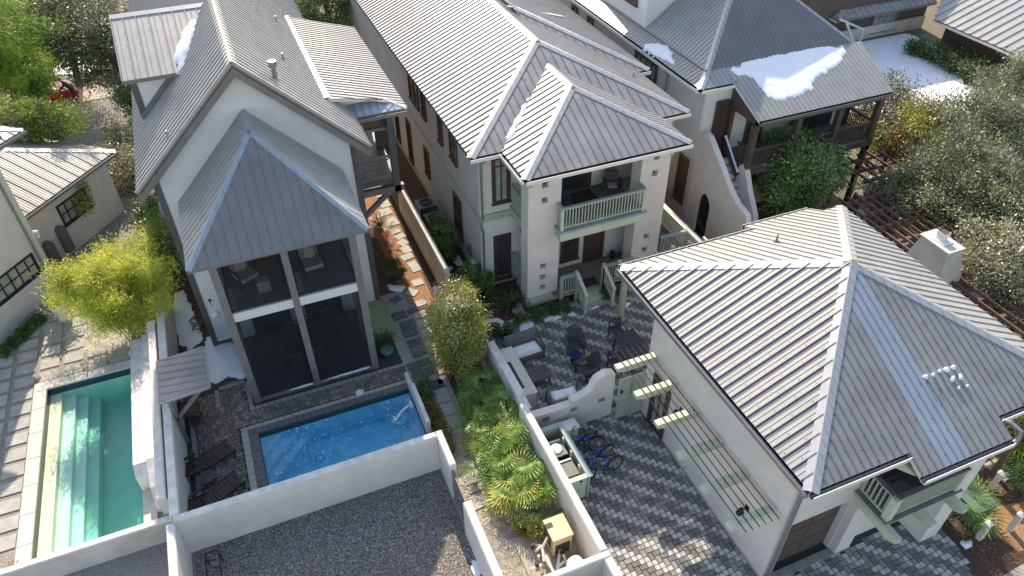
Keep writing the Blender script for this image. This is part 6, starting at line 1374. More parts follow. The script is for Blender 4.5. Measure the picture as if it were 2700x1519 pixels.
# bin enclosure
be = thing('bin_enclosure', 'open topped sage green bin enclosure with capped rails between wall and bicycles', 'enclosure', (7.0, 13, 0))
boxpart(be, 'side_panel', 7.48, 12.05, .03, 7.56, 14.3, 1.22, 'sage_paint'); boxpart(be, 'cap', 7.43, 11.98, 1.222, 7.61, 14.36, 1.27, 'sage_cap')
boxpart(be, 'back_panel', 6.72, 14.22, .03, 7.479, 14.3, 1.22, 'sage_paint'); boxpart(be, 'cap', 6.72, 14.18, 1.222, 7.42, 14.36, 1.262, 'sage_cap')
ds_ = boxpart(be, 'door', 6.74, 12.06, .08, 7.44, 12.11, 1.18, 'sage_pale'); boxpart(be, 'cap', 6.70, 11.99, 1.222, 7.42, 12.15, 1.262, 'sage_pale')
MB().box(7.2, 12.03, 1.0, 7.26, 12.058, 1.1, 'iron').build('latch', ds_)
for k in range(12): MB().box(7.561, 12.08+k*.185, .05, 7.578, 12.08+k*.185+.17, 1.19, 'sage_paint').build('slat', be)
for y in (12.5, 13.1, 13.7): boxpart(be, 'post', 7.38, y, .03, 7.478, y+.1, 1.2, 'sage_pale')
for i, (x, y) in enumerate(((7.05, 13.6), (7.05, 12.75))):
    t = thing('waste_bin', ['dark waste bin with a snowy lid at the back of the sage green enclosure', 'dark waste bin with a pale lid bar at the front of the sage green enclosure'][i], 'bin', (x, y, .035), 0, 'bins in the enclosure')
    mb = MB(); mb.prism([(-.24, -.28, 0), (.24, -.28, 0), (.28, -.33, .9), (-.28, -.33, .9)], (0, .6, 0), 'black_plastic'); mb.build('body', t, world=False); MB().box(-.3, -.36, .902, .3, .3, .96, 'ac_metal').build('lid', t, world=False)
    MB().box(-.28, .22, .962, .28, .28, 1.0, 'pvc').build('handle', t, world=False)
    if i == 0: MB().lathe((0, -.05, .962), [(.22, 0), (.2, .05), (.1, .08)], 'snow', 12).build('snow', t, world=False)
t = thing('storage_bench', 'white box standing behind the bin enclosure by the courtyard wall', 'box', (7.95, 14.45, .03)); MB().box(-.3, -.2, 0, .3, .2, .72, 'paper_white').build('box_body', t, world=False); MB().box(-.33, -.23, .722, .33, .23, .77, 'paper_white').build('lid', t, world=False)
# pool heater and pipes
c_ = G(1475, 1400, .95); ph = thing('pool_heater', 'cream pool heater cabinet with dark grille beside the long white wall', 'heater', (c_.x, c_.y+.1, .05))
mb = MB(); mb.box(-.31, -.36, .04, .31, .36, .88, 'tan_metal'); mb.build('cabinet', ph, world=False); mb = MB(); mb.box(-.34, -.39, .882, .34, .39, .96, 'tan_metal'); mb.build('top', ph, world=False)
MB().box(-.24, -.372, .08, .24, -.362, .62, 'dark_grille').build('grille', ph, world=False); MB().box(-.322, -.2, .3, -.312, .3, .75, 'dark_grille').build('grille', ph, world=False); MB().box(-.345, .06, .84, -.12, .24, .966, 'dark_grille').build('control_panel', ph, world=False)
pd_ = MB().box(4.65, 9.6, 0.0, 6.3, 11.6, .05, 'concrete').build('equipment_pad'); tag(pd_, 'stained concrete pad under the pool heater', 'slab')
pp = thing('pool_pipes', 'white pool plumbing pipes and valves beside the cream heater', 'pipes', (5.0, 10, .05))
GP = lambda x, y, z: tuple(G(x, y, z))
for pts in ([GP(1405, 1435, .25), GP(1425, 1440, .3), GP(1440, 1470, .3), GP(1460, 1510, .3), GP(1470, 1535, .3)], [GP(1413, 1455, .02), GP(1413, 1452, .35), GP(1430, 1440, .38)], [GP(1420, 1475, .02), GP(1420, 1465, .4)], [GP(1400, 1519, .05), GP(1402, 1500, .35), GP(1425, 1490, .35), GP(1428, 1510, .1)], [GP(1485, 1462, .4), GP(1492, 1478, .35), GP(1475, 1490, .3), GP(1468, 1505, .15)], [GP(1483, 1460, .3), GP(1478, 1440, .35), GP(1470, 1500, .3)], [GP(1445, 1415, .6), GP(1430, 1445, .4), GP(1435, 1480, .35)]):
    mb = MB(); mb.tube(pts, .045, 'pvc', 8); mb.build('pipe', pp)
for x, y in ((1416, 1488), (1482, 1455), (1405, 1438)):
    c2_ = G(x, y, .45); mb = MB(); mb.lathe((c2_.x, c2_.y, .3), [(.06, 0), (.07, .1), (.05, .14)], 'black_plastic', 10); mb.bar((c2_.x-.09, c2_.y, .46), (c2_.x+.09, c2_.y, .46), .03, .03, 'black_plastic'); mb.build('valve', pp)
c2_ = G(1518, 1480, .8); mb = MB(); mb.lathe((c2_.x, 9.75, .05), [(.26, 0), (.28, .2), (.28, .6), (.2, .78), (.06, .84)], 'paper_white', 20); tag(mb.build('filter_tank', smooth=True), 'white domed filter tank behind the short cross wall', 'tank')
c2_ = G(1330, 1500, .2); mb = MB(); mb.box(4.3, 8.9, 0, 4.9, 9.085, .3, 'concrete'); tag(mb.build('step_block'), 'small pale concrete block at the foot of the side yard', 'block')
# air conditioners
for i, (x, y) in enumerate(((7.5, 29.55), (7.5, 28.2))):
    t = thing('air_conditioner', ['dark air conditioner with a sunlit white edge between garden wall and house', 'dark air conditioner nearest the clipped hedge'][i], 'air conditioner', (x, y, 0), 0, 'air conditioners beside the middle house')
    MB().box(-.42, -.42, .03, .42, .42, .86, 'ac_metal').build('cabinet', t, world=False); mb = MB(); mb.ring((0, 0, .875), .31, .018, (0, 0, 1), 'black_plastic', 26, 5)
    for k in range(4): mb.ring((0, 0, .872), .07+k*.06, .007, (0, 0, 1), 'iron', 22, 4)
    mb.build('fan_grille', t, world=False); mb = MB(); mb.lathe((0, 0, .861), [(.3, 0), (.3, .004)], 'black_plastic', 24); mb.build('fan_well', t, world=False)
    if i == 0: tag(MB().box(-.44, -.42, .1, -.425, .42, .87, 'paper_white').build('end_panel', t, world=False), 'white sunlit end panel')
# hand truck / bench frame in gravel lot
c_ = G(560, 1480, .45); mb = MB()
A0 = G(543, 1519, 0); 
for dz in (0,):
    x0 = c_.x-.17; x1 = c_.x+.22; y1_ = c_.y+.25
    mb.tube([(x0, y1_-1.2, 0.5), (x0, y1_-.1, .55), (x0+.05, y1_, .56), (x1-.05, y1_, .56), (x1, y1_-.1, .55), (x1, y1_-1.2, .5)], .022, 'iron', 6); mb.tube([(x0, y1_-.25, .54), (x1, y1_-.3, .54)], .015, 'iron', 6); mb.tube([(x0, y1_-.55, .53), ((x0+x1)/2, y1_-.48, .53), (x1, y1_-.6, .53)], .012, 'iron', 6)
    mb.tube([(x0, y1_-.1, .55), (x0, y1_-.05, 0)], .02, 'iron', 6); mb.tube([(x1, y1_-.1, .55), (x1, y1_-.05, 0)], .02, 'iron', 6); mb.tube([(x0, y1_-1.15, .5), (x0, y1_-1.2, 0)], .02, 'iron', 6); mb.tube([(x1, y1_-1.15, .5), (x1, y1_-1.2, 0)], .02, 'iron', 6)
tag(mb.build('metal_rack'), 'black tubular metal rack standing on the gravel at the bottom left', 'rack')
P_ = AY(272, 1500, 15.72); t = thing('wall_lantern', 'small pale lantern on the outer face of the green pool front wall', 'lamp', tuple(P_)); MB().box(-.1, -.22, -.1, .1, 0, .02, 'paper_white').build('lamp_body', t, world=False); MB().box(-.12, -.24, .021, .12, 0, .05, 'white_trim').build('lamp_cap', t, world=False)
# posts, utility box, planters
for i, (x, y, lb) in enumerate(((18.15, 6.0, 'white square post with pointed cap in brown mulch nearest the driveway'), (19.31, 5.85, 'white square post with pointed cap on sunlit orange mulch'), (20.05, 7.2, 'white square post with pointed cap beside the dark stepping slabs'))):
    t = thing('marker_post', lb, 'post', (x, y, 0), .1*i, 'white posts at the driveway corner'); MB().box(-.08, -.08, 0, .08, .08, .84, 'white_trim').build('shaft', t, world=False)
    mb = MB(); mb.add([(-.1, -.1, .842), (.1, -.1, .842), (.1, .1, .842), (-.1, .1, .842), (0, 0, .95)], [(3, 2, 1, 0), (0, 1, 4), (1, 2, 4), (2, 3, 4), (3, 0, 4)], 'white_trim'); mb.build('post_cap', t, world=False)
t = thing('utility_box', 'square dark green utility box half covered by a fan palm', 'utility box', (18.6, 6.85, 0)); MB().box(-.42, -.42, 0, .42, .42, .72, 'utility_green').build('cabinet', t, world=False); MB().box(-.45, -.45, .722, .45, .45, .78, 'utility_green').build('lid', t, world=False)
c_ = G(152, 800, .85); t = thing('planter', 'tall tapered white planter with dark shrub in front of the villa', 'planter', (c_.x, c_.y, 0), .6); mb = MB(); v = [(-.2, -.2, 0), (.2, -.2, 0), (.2, .2, 0), (-.2, .2, 0), (-.34, -.34, .95), (.34, -.34, .95), (.34, .34, .95), (-.34, .34, .95)]
mb.add(v, [(0, 3, 2, 1), (0, 1, 5, 4), (1, 2, 6, 5), (2, 3, 7, 6), (3, 0, 4, 7)], 'white_stucco'); mb.add([(-.3, -.3, .9), (.3, -.3, .9), (.3, .3, .9), (-.3, .3, .9)], [(0, 1, 2, 3)], 'brown_mulch'); mb.build('planter_body', t, world=False)
c_ = G(350, 928, .3); t = thing('flower_pot', 'small round white pot on a block at the near end of the pool wall', 'pot', (c_.x, c_.y, .04)); MB().lathe((0, 0, 0), [(.11, 0), (.16, .12), (.16, .28), (.14, .3)], 'white_stucco', 16).build('pot', t, world=False)
c_ = G(1020, 925, .2); t = thing('flower_pot', 'teal glazed pot half hidden by a spiky plant on dark mulch', 'pot', (c_.x, c_.y, 0)); MB().lathe((0, 0, 0), [(.14, 0), (.26, .14), (.28, .26), (.25, .3)], 'teal_ceramic', 18).build('pot', t, world=False)
# chimney and dark pergola at right
ch = thing('fireplace_chimney', 'gray stucco outdoor chimney with white flue pot rising through the dark pergola', 'chimney', (23.5, 14.4, 0))
mb = MB(); z1 = 4.15; b0, t0 = (22.85, 13.3, 24.75, 15.9), (23.12, 13.85, 23.85, 15.1)
v = [(b0[0], b0[1], 1.0), (b0[2], b0[1], 1.0), (b0[2], b0[3], 1.0), (b0[0], b0[3], 1.0), (t0[0], t0[1], z1), (t0[2], t0[1], z1), (t0[2], t0[3], z1), (t0[0], t0[3], z1)]
mb.add(v, [(0, 1, 5, 4), (1, 2, 6, 5), (2, 3, 7, 6), (3, 0, 4, 7), (4, 5, 6, 7)], 'weathered_stucco'); mb.box(b0[0]-.0, b0[1], 0, b0[2], b0[3], .998, 'weathered_stucco'); mb.build('stack', ch)
boxpart(ch, 'cap', t0[0]-.06, t0[1]-.06, z1+.002, t0[2]+.06, t0[3]+.06, z1+.09, 'limestone'); mb = MB(); mb.lathe((23.48, 14.45, z1+.092), [(.36, 0), (.34, .05), (.2, .07)], 'paper_white', 4); mb.lathe((23.48, 14.55, z1+.14), [(.2, 0), (.24, .3), (.22, .32), (.16, .1)], 'paper_white', 4); mb.build('flue_pot', ch)
MB().box(23.34, 14.42, z1+.44, 23.62, 14.7, z1+.45, 'clay').build('flue_liner', ch)
dp = thing('dark_pergola', 'dark reddish timber pergola lattice beyond the right side of the pyramid roof', 'pergola', (24, 14, 0))
for k in range(13):
    y = 7.5+k*1.0; boxpart(dp, 'beam', 20.4, y-.07, 2.55, 26.6, y+.07, 2.75, 'rusty_wood')
for k in range(14):
    x = 20.6+k*.45; boxpart(dp, 'rafter', x-.03, 7.2, 2.76, x+.03, 19.8, 2.86, 'rusty_wood')
for x in (20.6, 26.4):
    for y in (7.6, 13.5, 19.4): boxpart(dp, 'post', x-.08, y-.08, 0, x+.08, y+.08, 2.54, 'rusty_wood')
dp2 = thing('dark_pergola', 'small dark pergola lattice half hidden under the red berry tree', 'pergola', (30, 22, 0)); c_ = G(2350, 455, 2.8)
for k in range(5): boxpart(dp2, 'beam', c_.x-1.6, c_.y-1.6+k*.8-.06, 2.6, c_.x+1.6, c_.y-1.6+k*.8+.06, 2.75, 'rusty_wood')
for k in range(6): boxpart(dp2, 'rafter', c_.x-1.5+k*.6-.03, c_.y-1.9, 2.76, c_.x-1.5+k*.6+.03, c_.y+1.9, 2.86, 'rusty_wood')
for x, y in ((-1.5, -1.7), (1.5, -1.7), (-1.5, 1.7), (1.5, 1.7)): boxpart(dp2, 'post', c_.x+x-.07, c_.y+y-.07, 0, c_.x+x+.07, c_.y+y+.07, 2.6, 'rusty_wood')
ter = sheet('terrace', 20.2, 7.0, 29.5, 22.4, 0.0005, 'brown_mulch')
random.seed(21)
for i in range(9):
    for j in range(14):
        if random.random() < .12: continue
        flag(ter, 21.0+i*.95, 7.6+j*.98, .8, .82, 'stepping_stone', 0, .002)
t = thing('rain_barrel', 'dark green barrel at the end of the slanting yard wall', 'barrel', tuple(G(2258, 548, 0))); MB().lathe((0, 0, 0), [(.3, 0), (.36, .4), (.32, .85)], 'utility_green', 18).build('body', t, world=False); MB().lathe((0, 0, .852), [(.33, 0), (.3, .04)], 'utility_green', 18).build('lid', t, world=False)

# ================= CAR AND PERSON =================
c_ = G(150, 262, .5)
car = thing('red_car', 'red hatchback with raised tailgate parked under the pine branches', 'car', (c_.x-.9, c_.y+.2, .03), math.radians(197))
mb = MB(); prof = [(-2.0, .35), (-2.05, .8), (-1.85, .98), (-1.0, 1.05), (-.45, 1.42), (.9, 1.48), (1.5, 1.42), (1.9, 1.0), (2.05, .85), (2.05, .35)]
mb.prism([(x, -.85, z) for x, z in prof], (0, 1.7, 0), 'red_car'); mb.build('body', car, world=False)
for s in (-1, 1): mb = MB(); mb.prism([(-.85, s*.852, 1.05), (-.4, s*.852, 1.36), (.85, s*.852, 1.42), (1.4, s*.852, 1.36), (1.6, s*.852, 1.05)], (0, s*.012, 0), 'car_glass'); mb.build('side_window', car, world=False)
mb = MB(); mb.prism([(-.98, -.7, 1.075), (-.98, .7, 1.075), (-.47, .65, 1.43), (-.47, -.65, 1.43)], (-.02, 0, .02), 'car_glass'); mb.build('windshield', car, world=False)
for x in (-1.3, 1.3):
    for s in (-1, 1):
        o = MB().ring((x, s*.78, .33), .25, .09, (0, 1, 0), 'tyre', 22, 8).build('wheel', car, world=False); MB().lathe((x, s*.8, .33), [(.18, 0), (.1, s*.05)], 'chrome', 14, ax=(0, 1, 0)).build('rim', o)
mb = MB(); mb.prism([(1.35, -.75, 1.45), (1.35, .75, 1.45), (2.05, .7, 2.15), (2.05, -.7, 2.15)], (-.05, 0, .08), 'red_car'); mb.build('tailgate', car, world=False); MB().box(1.95, -.7, .5, 2.07, .7, 1.1, 'black_plastic').build('boot_opening', car, world=False)
for s in (-1, 1): MB().box(-2.07, s*.6-.16, .68, -2.03, s*.6+.16, .82, 'paper_white').build('headlight', car, world=False)
def skin(name, verts, edges, radii, mt, parent, root=0, sub=2):
    me = bpy.data.meshes.new(name); me.from_pydata(verts, edges, []); o = bpy.data.objects.new(name, me); COL.objects.link(o)
    m = o.modifiers.new('s', 'SKIN'); 
    for i, r_ in enumerate(radii): me.skin_vertices[0].data[i].radius = (r_, r_)
    me.skin_vertices[0].data[root].use_root = True
    m2 = o.modifiers.new('u', 'SUBSURF'); m2.levels = sub; m2.render_levels = sub
    dg = bpy.context.evaluated_depsgraph_get(); me2 = bpy.data.meshes.new_from_object(o.evaluated_get(dg)); o.modifiers.clear(); o.data = me2; me2.materials.clear(); me2.materials.append(MATS[mt]); me2.polygons.foreach_set('use_smooth', [True]*len(me2.polygons))
    o.parent = parent; return o
c_ = G(212, 276, 0); ps = thing('person', 'person in dark clothes leaning into the open back of the red car', 'person', (c_.x-.1, c_.y+.1, .03), math.radians(75))
V = [(0, 0, .95), (0, .12, 1.15), (0, .32, 1.35), (0, .42, 1.48), (0, .50, 1.56), (-.19, .34, 1.36), (-.24, .5, 1.12), (-.2, .72, 1.05), (.19, .34, 1.36), (.24, .5, 1.12), (.2, .72, 1.05), (-.1, 0, .90), (-.13, -.06, .5), (-.13, -.12, .08), (-.13, .05, .04), (.1, 0, .90), (.14, .06, .5), (.14, .02, .08), (.14, .19, .04), (-.17, .80, 1.05), (.17, .80, 1.05)]
E_ = [(0, 1), (1, 2), (2, 3), (3, 4), (2, 5), (5, 6), (6, 7), (2, 8), (8, 9), (9, 10), (0, 11), (11, 12), (12, 13), (13, 14), (0, 15), (15, 16), (16, 17), (17, 18), (7, 19), (10, 20)]
Rr = [.14, .15, .16, .06, .06, .07, .05, .035, .07, .05, .035, .10, .07, .045, .045, .10, .07, .045, .045, .035, .035]
skin('body', V, E_, Rr, 'dark_cloth', ps)
mb = MB(); mb.lathe((0, .5, 1.52), [(.03, 0), (.085, .05), (.1, .13), (.08, .2), (.03, .235)], 'skin', 14, ax=(0, .45, .9)); mb.build('head', ps, world=False, smooth=True); mb = MB(); mb.lathe((0, .5, 1.63), [(.105, 0), (.1, .08), (.05, .13)], 'gray_twig', 14, ax=(0, .2, .98)); mb.build('hair', ps, world=False, smooth=True)
# ================= VEGETATION =================
import numpy as np
def leafmesh(name, P, D, Nn, L_, W_, mats, mi, parent=None):
    """rhombic leaves: P base points, D directions, Nn normals (n,3), L_ lengths, W_ widths"""
    n = len(P); S_ = np.cross(D, Nn); S_ /= np.linalg.norm(S_, axis=1)[:, None]+1e-9
    L_ = np.broadcast_to(L_, (n,))[:, None]; W_ = np.broadcast_to(W_, (n,))[:, None]
    v = np.empty((n, 4, 3)); v[:, 0] = P; v[:, 1] = P+D*L_*.45+S_*W_*.5; v[:, 2] = P+D*L_; v[:, 3] = P+D*L_*.45-S_*W_*.5
    me = bpy.data.meshes.new(name); me.vertices.add(n*4); me.vertices.foreach_set('co', v.reshape(-1).astype('f'))
    me.loops.add(n*4); me.loops.foreach_set('vertex_index', np.arange(n*4, dtype='i')); me.polygons.add(n)
    me.polygons.foreach_set('loop_start', np.arange(0, n*4, 4, dtype='i')); me.polygons.foreach_set('loop_total', np.full(n, 4, dtype='i'))
    for m in mats: me.materials.append(MATS[m])
    me.polygons.foreach_set('material_index', mi.astype('i')); me.update(calc_edges=True)
    o = bpy.data.objects.new(name, me); COL.objects.link(o)
    if parent is not None:
        o.parent = parent
        if parent.type == 'EMPTY' and parent.parent is None: o.matrix_parent_inverse = PINV[parent.name]
    return o
def rs(seed): return np.random.RandomState(seed)
def unit(a): return a/(np.linalg.norm(a, axis=1)[:, None]+1e-9)
def crown(name, c, R, n, size, mats, seed, parent, clumps=60, spread=.22, aspect=.45, droop=0.0, weights=None, up=.5, hollow=.55, flat=.7):
    r = rs(seed); c = np.array(c); R = np.array(R)
    d = unit(r.normal(size=(clumps, 3))); rad = (hollow+(1-hollow)*r.rand(clumps))
    rad *= 1+.18*np.sin(d[:, 0]*5+seed)+.12*np.cos(d[:, 1]*7+seed)
    K = c+d*R*rad[:, None]*.92
    k = r.randint(clumps, size=n); cs = spread*(.6+.8*r.rand(clumps))
    off = r.normal(size=(n, 3))*np.array([1, 1, flat])*cs[k][:, None]*R.mean()
    P = K[k]+off
    keep = P[:, 2] > .05; P = P[keep]; k = k[keep]; off = off[keep]; n = len(P)
    D = unit(off/(np.linalg.norm(off, axis=1)[:, None]+1e-6)+r.normal(size=(n, 3))*.8+np.array([0, 0, -droop])+unit(P-c)*.5)
    Nn = unit(r.normal(size=(n, 3))*.7+np.array([0, 0, up])+unit(P-c)*.5)
    s = size*(.6+.8*r.rand(n))
    w_ = np.array(weights if weights else [1]*len(mats), float); w_ /= w_.sum()
    cm = r.choice(len(mats), size=clumps, p=w_); mi = np.where(r.rand(n) < .7, cm[k], r.choice(len(mats), size=n, p=w_))
    return leafmesh(name, P, D, Nn, s, s*aspect, mats, mi, parent), K
def tree(name, label, base, c, R, n, size, mats, seed, trunk=.12, cat='tree', bark='bark', branches=9, **k):
    t = thing(name, label, cat, base); c = Vector(c); base = Vector(base)
    mb = MB(); r = random.Random(seed); mid = base.lerp(c, .5)+Vector((r.uniform(-.2, .2), r.uniform(-.2, .2), 0))
    mb.tube([base, mid, c, c+Z*R[2]*.4], trunk, bark, 7, r2=trunk*.25)
    o, K = crown('crown', c, R, n, size, mats, seed, t, **k)
    for i in range(branches):
        q = Vector(K[i]); a = mid.lerp(c, r.random()); mb.tube([a, a.lerp(q, .5)+Z*.1, q], trunk*.35, bark, 5, r2=.012)
    mb.build('trunk', t); return t
def shrub(name, label, c, R, n, size, mats, seed, cat='shrub', stems=5, base=None, group=None, **k):
    t = thing(name, label, cat, (c[0], c[1], 0), 0, group); mb = MB(); r = random.Random(seed)
    crown('foliage', c, R, n, size, mats, seed, t, **k)
    for i in range(stems):
        a = r.random()*6.28; mb.tube([(c[0], c[1], 0), (c[0]+.3*R[0]*math.cos(a), c[1]+.3*R[1]*math.sin(a), c[2]*.6), (c[0]+.6*R[0]*math.cos(a), c[1]+.6*R[1]*math.sin(a), c[2])], .02, 'bark', 5, r2=.008)
    mb.build('stem', t); return t
def gp(x, y, z): return tuple(G(x, y, z))
def below(p, dx=0, dy=0): return (p[0]+dx, p[1]+dy, 0)
# big trees, top left
p = gp(190, 70, 5.0); tree('oak_tree', 'gray green oak with small glittering leaves behind the red car', below(p, -1.5, 4), p, (3.9, 3.8, 2.2), 36000, .14, ['oak_leaf', 'grey_oak_leaf'], 31, .25, clumps=150, spread=.13, aspect=.6)
p = gp(292, 160, 3.6); tree('oak_tree', 'dark oak whose crown touches the left roof wing', below(p, 1.5, 1.5), p, (2.0, 2.2, 2.0), 13000, .13, ['oak_leaf', 'grey_oak_leaf'], 32, .18, clumps=70, spread=.15, aspect=.6)
p = gp(20, 95, 6.0); tree('pine_tree', 'bright green pine in the top left corner of the photo', below(p), p, (2.8, 2.6, 2.6), 22000, .20, ['pine_leaf'], 33, .22, clumps=60, spread=.14, aspect=.16)
p = gp(48, 190, 5.0); tree('pine_tree', 'bright yellow green pine bough mass above the red car', below(p, -.5, .5), p, (1.8, 1.8, 1.4), 20000, .20, ['pine_leaf'], 34, .18, clumps=45, spread=.15, aspect=.16)
p = gp(92, 322, 4.4); tree('pine_tree', 'lower green pine spreading over the street by the striped roof', below(p, -.4, .3), p, (2.6, 1.4, .85), 22000, .19, ['pine_leaf', 'pine_leaf', 'oak_leaf'], 35, .18, clumps=50, spread=.14, aspect=.16)
p = gp(60, 20, 5); tree('oak_tree', 'pale green tree at the top left edge behind the oak', below(p), p, (5, 4, 3), 20000, .17, ['pine_leaf', 'oak_leaf'], 36, .2, clumps=90, spread=.13, aspect=.5)
p = gp(350, 285, 2.0); tree('small_tree', 'narrow evergreen between the paved street and the left roof wing', below(p), p, (.75, .8, 1.7), 6000, .11, ['oak_leaf', 'magnolia_leaf'], 37, .07, clumps=40, spread=.2, aspect=.5)
p = gp(860, 12, 4.5); tree('oak_tree', 'dark oak crown at the top edge between the two nearest roofs', below(p), p, (4.0, 3.0, 2.6), 30000, .14, ['oak_leaf', 'grey_oak_leaf', 'magnolia_leaf'], 38, .25, clumps=110, spread=.13, aspect=.6)
p = gp(1010, 30, 2.5); shrub('shrub', 'dark shrub in the gap between left and middle house at the top', (p[0], p[1], 1.2), (1.8, 1.8, 1.2), 6000, .12, ['oak_leaf'], 39, clumps=40)
# left yard
p = gp(315, 440, 1.3); shrub('shrub', 'gray green silvery shrub beside the corner of the left house eave', p, (1.2, 1.5, 1.2), 9000, .13, ['grey_oak_leaf', 'holly_pale_leaf'], 41, clumps=70, spread=.16)
p = gp(335, 385, 1.4); shrub('shrub', 'dark shrub on the verge between striped roof and street', p, (.8, 1.3, 1.2), 6000, .12, ['oak_leaf', 'grey_oak_leaf'], 42, clumps=50, spread=.16)
p = gp(212, 530, 1.9); tree('small_tree', 'young leafy tree in front of the villa wing window', below(p), p, (.5, .45, .8), 1500, .17, ['yellowgreen_leaf', 'holly_leaf'], 43, .03, clumps=26, spread=.24, aspect=.32)
p = gp(150, 765, 1.25); shrub('shrub', 'loose dark shrub growing out of the tall white planter', p, (.65, .6, .45), 1500, .14, ['oak_leaf', 'grey_oak_leaf'], 44, clumps=24, aspect=.35)
for i in range(9):
    q_ = G(5+i*12, 925-i*11, .25); shrub('hedge_plant', ['leftmost', 'second', 'third', 'fourth', 'middle', 'sixth', 'seventh', 'eighth', 'last'][i]+' low hedge plant at the villa wall, counted from the photo edge', (q_.x, q_.y, .2), (.26, .24, .24), 900, .07, ['box_leaf'], 50+i, clumps=18, group='low hedge along the villa wall', stems=2)
q_ = G(28, 1505, .4); shrub('shrub', 'dry brown clump at the bottom left corner on the limestone', (q_.x, q_.y, .25), (.3, .25, .25), 900, .08, ['dry_leaf'], 45, stems=2)
# bamboo
t = thing('bamboo', 'bright yellow green bamboo clump leaning over the gravel yard of the villa', 'bamboo', (-6.0, 26.2, 0))
mb = MB(); r = random.Random(3); K = []
for i in range(46):
    a = r.uniform(0, 6.28); rr_ = r.uniform(.4, 2.5); h_ = r.uniform(2.2, 4.6)*(1-.12*rr_); bx, by = -6.0+r.uniform(-.35, .35), 26.0+r.uniform(-.5, .5); tx, ty2 = bx-.45+rr_*math.cos(a), by+.35+rr_*math.sin(a)*.9
    pts = [(bx, by, 0), (bx+(tx-bx)*.3, by+(ty2-by)*.3, h_*.55), (bx+(tx-bx)*.68, by+(ty2-by)*.68, h_*.9), (tx, ty2, h_)]
    m_ = MB(); m_.tube(pts, .016, 'bamboo_cane', 5, r2=.005); m_.build('cane', t)
    for j in range(9): u = .3+.7*j/8; k_ = min(2, int(u*3)); f_ = u*3-k_; a_, b_ = Vector(pts[k_]), Vector(pts[min(3, k_+1)]); K.append(a_.lerp(b_, min(1, f_)))
K = np.array([tuple(k) for k in K]); R_ = rs(5); n = 60000; ki = R_.randint(len(K), size=n)
P = K[ki]+R_.normal(size=(n, 3))*np.array([.27, .27, .20]); P = P[P[:, 2] > .15]; n = len(P)
D = unit(R_.normal(size=(n, 3))*.8+np.array([0, 0, -.35])); Nn = unit(R_.normal(size=(n, 3))*.5+np.array([0, 0, 1]))
leafmesh('foliage', P, D, Nn, .17*(.6+.8*R_.rand(n)), .026, ['bamboo_leaf'], np.zeros(n), t)
p = gp(425, 640, 1.9); shrub('bamboo', 'darker green bamboo behind the divider wall beside the left house', p, (.55, 1.7, 1.5), 9000, .16, ['palmetto_leaf', 'box_leaf', 'yellowgreen_leaf'], 61, cat='bamboo', clumps=60, spread=.18, aspect=.18, weights=[2, 2, 1])
p = gp(395, 560, 1.2); shrub('shrub', 'dark shrub below the left gable corner', p, (.5, 1.4, 1.0), 5000, .12, ['oak_leaf', 'box_leaf'], 62, clumps=40)
# path planting
p = gp(1208, 850, 2.0); tree('holly_tree', 'bushy holly with pale top and olive green base between path and patio', (p[0]-.1, p[1]+.2, 0), p, (1.15, 1.15, 1.6), 26000, .10, ['holly_leaf', 'holly_pale_leaf', 'yellowgreen_leaf'], 63, .08, clumps=130, spread=.14, aspect=.38, weights=[4, 3, 2])
p = gp(1215, 925, 1.0); tree('holly_tree', 'lower half of olive green holly leaning over the rosy mulch border', (p[0], p[1]+.1, 0), p, (1.0, 1.0, .95), 14000, .10, ['holly_leaf', 'yellowgreen_leaf', 'magnolia_leaf'], 64, .06, clumps=80, spread=.15, aspect=.38, weights=[4, 3, 1])
p = gp(1165, 625, .9); shrub('clipped_shrub', 'tall dark clipped shrub against the side wall of the middle house', p, (.62, 1.35, .9), 12000, .07, ['box_leaf', 'magnolia_leaf'], 65, clumps=150, spread=.1, hollow=.8)
p = gp(1250, 735, .7); shrub('clipped_shrub', 'dark round shrub at the corner downspout of the middle house', p, (.72, .75, .7), 9000, .07, ['box_leaf', 'magnolia_leaf'], 66, clumps=110, spread=.1, hollow=.8)
p = gp(1040, 705, .45); shrub('clipped_shrub', 'low oval dark shrub beside the flagstones and the screened porch wall', p, (.42, .7, .42), 5000, .06, ['box_leaf', 'oak_leaf'], 67, clumps=70, spread=.12, hollow=.8)
def spiky(label, c, L_, n, mats, seed, w=.03, name='spiky_plant', rise=.8, cat='plant', group=None, curve=.5):
    t = thing(name, label, cat, c, 0, group); r = rs(seed); P = []; D = []; Nn = []; Ls = []
    vs = []; 
    for i in range(n):
        a = r.rand()*2*PI; e = rise*(.35+.75*r.rand()); l = L_*(.7+.5*r.rand()); p0 = np.array(c, float)+np.array([0, 0, .05]); d = np.array([math.cos(a)*math.cos(e), math.sin(a)*math.cos(e), math.sin(e)])
        for s in range(3):
            P.append(p0.copy()); D.append(d.copy()); Nn.append(np.array([-d[0]*d[2], -d[1]*d[2], 1-d[2]**2])+1e-3); Ls.append(l/3*1.25); p0 = p0+d*l/3; d = d+np.array([0, 0, -curve*.5]); d /= np.linalg.norm(d)
    n_ = len(P); leafmesh('frond', np.array(P), unit(np.array(D)), unit(np.array(Nn)), np.array(Ls), w, mats, np.zeros(n_), t); return t
spiky('dark arching strap leaved plant by the path below the balcony brace', gp(1002, 600, 0), .75, 90, ['sago_leaf'], 71); spiky('rosy pink strap leaved plant beside the flagstones', gp(1020, 632, 0), .6, 80, ['rosy_leaf'], 72, .022); spiky('second rosy strap plant nearer the oval shrub', gp(1032, 655, 0), .5, 60, ['rosy_leaf'], 73, .022)
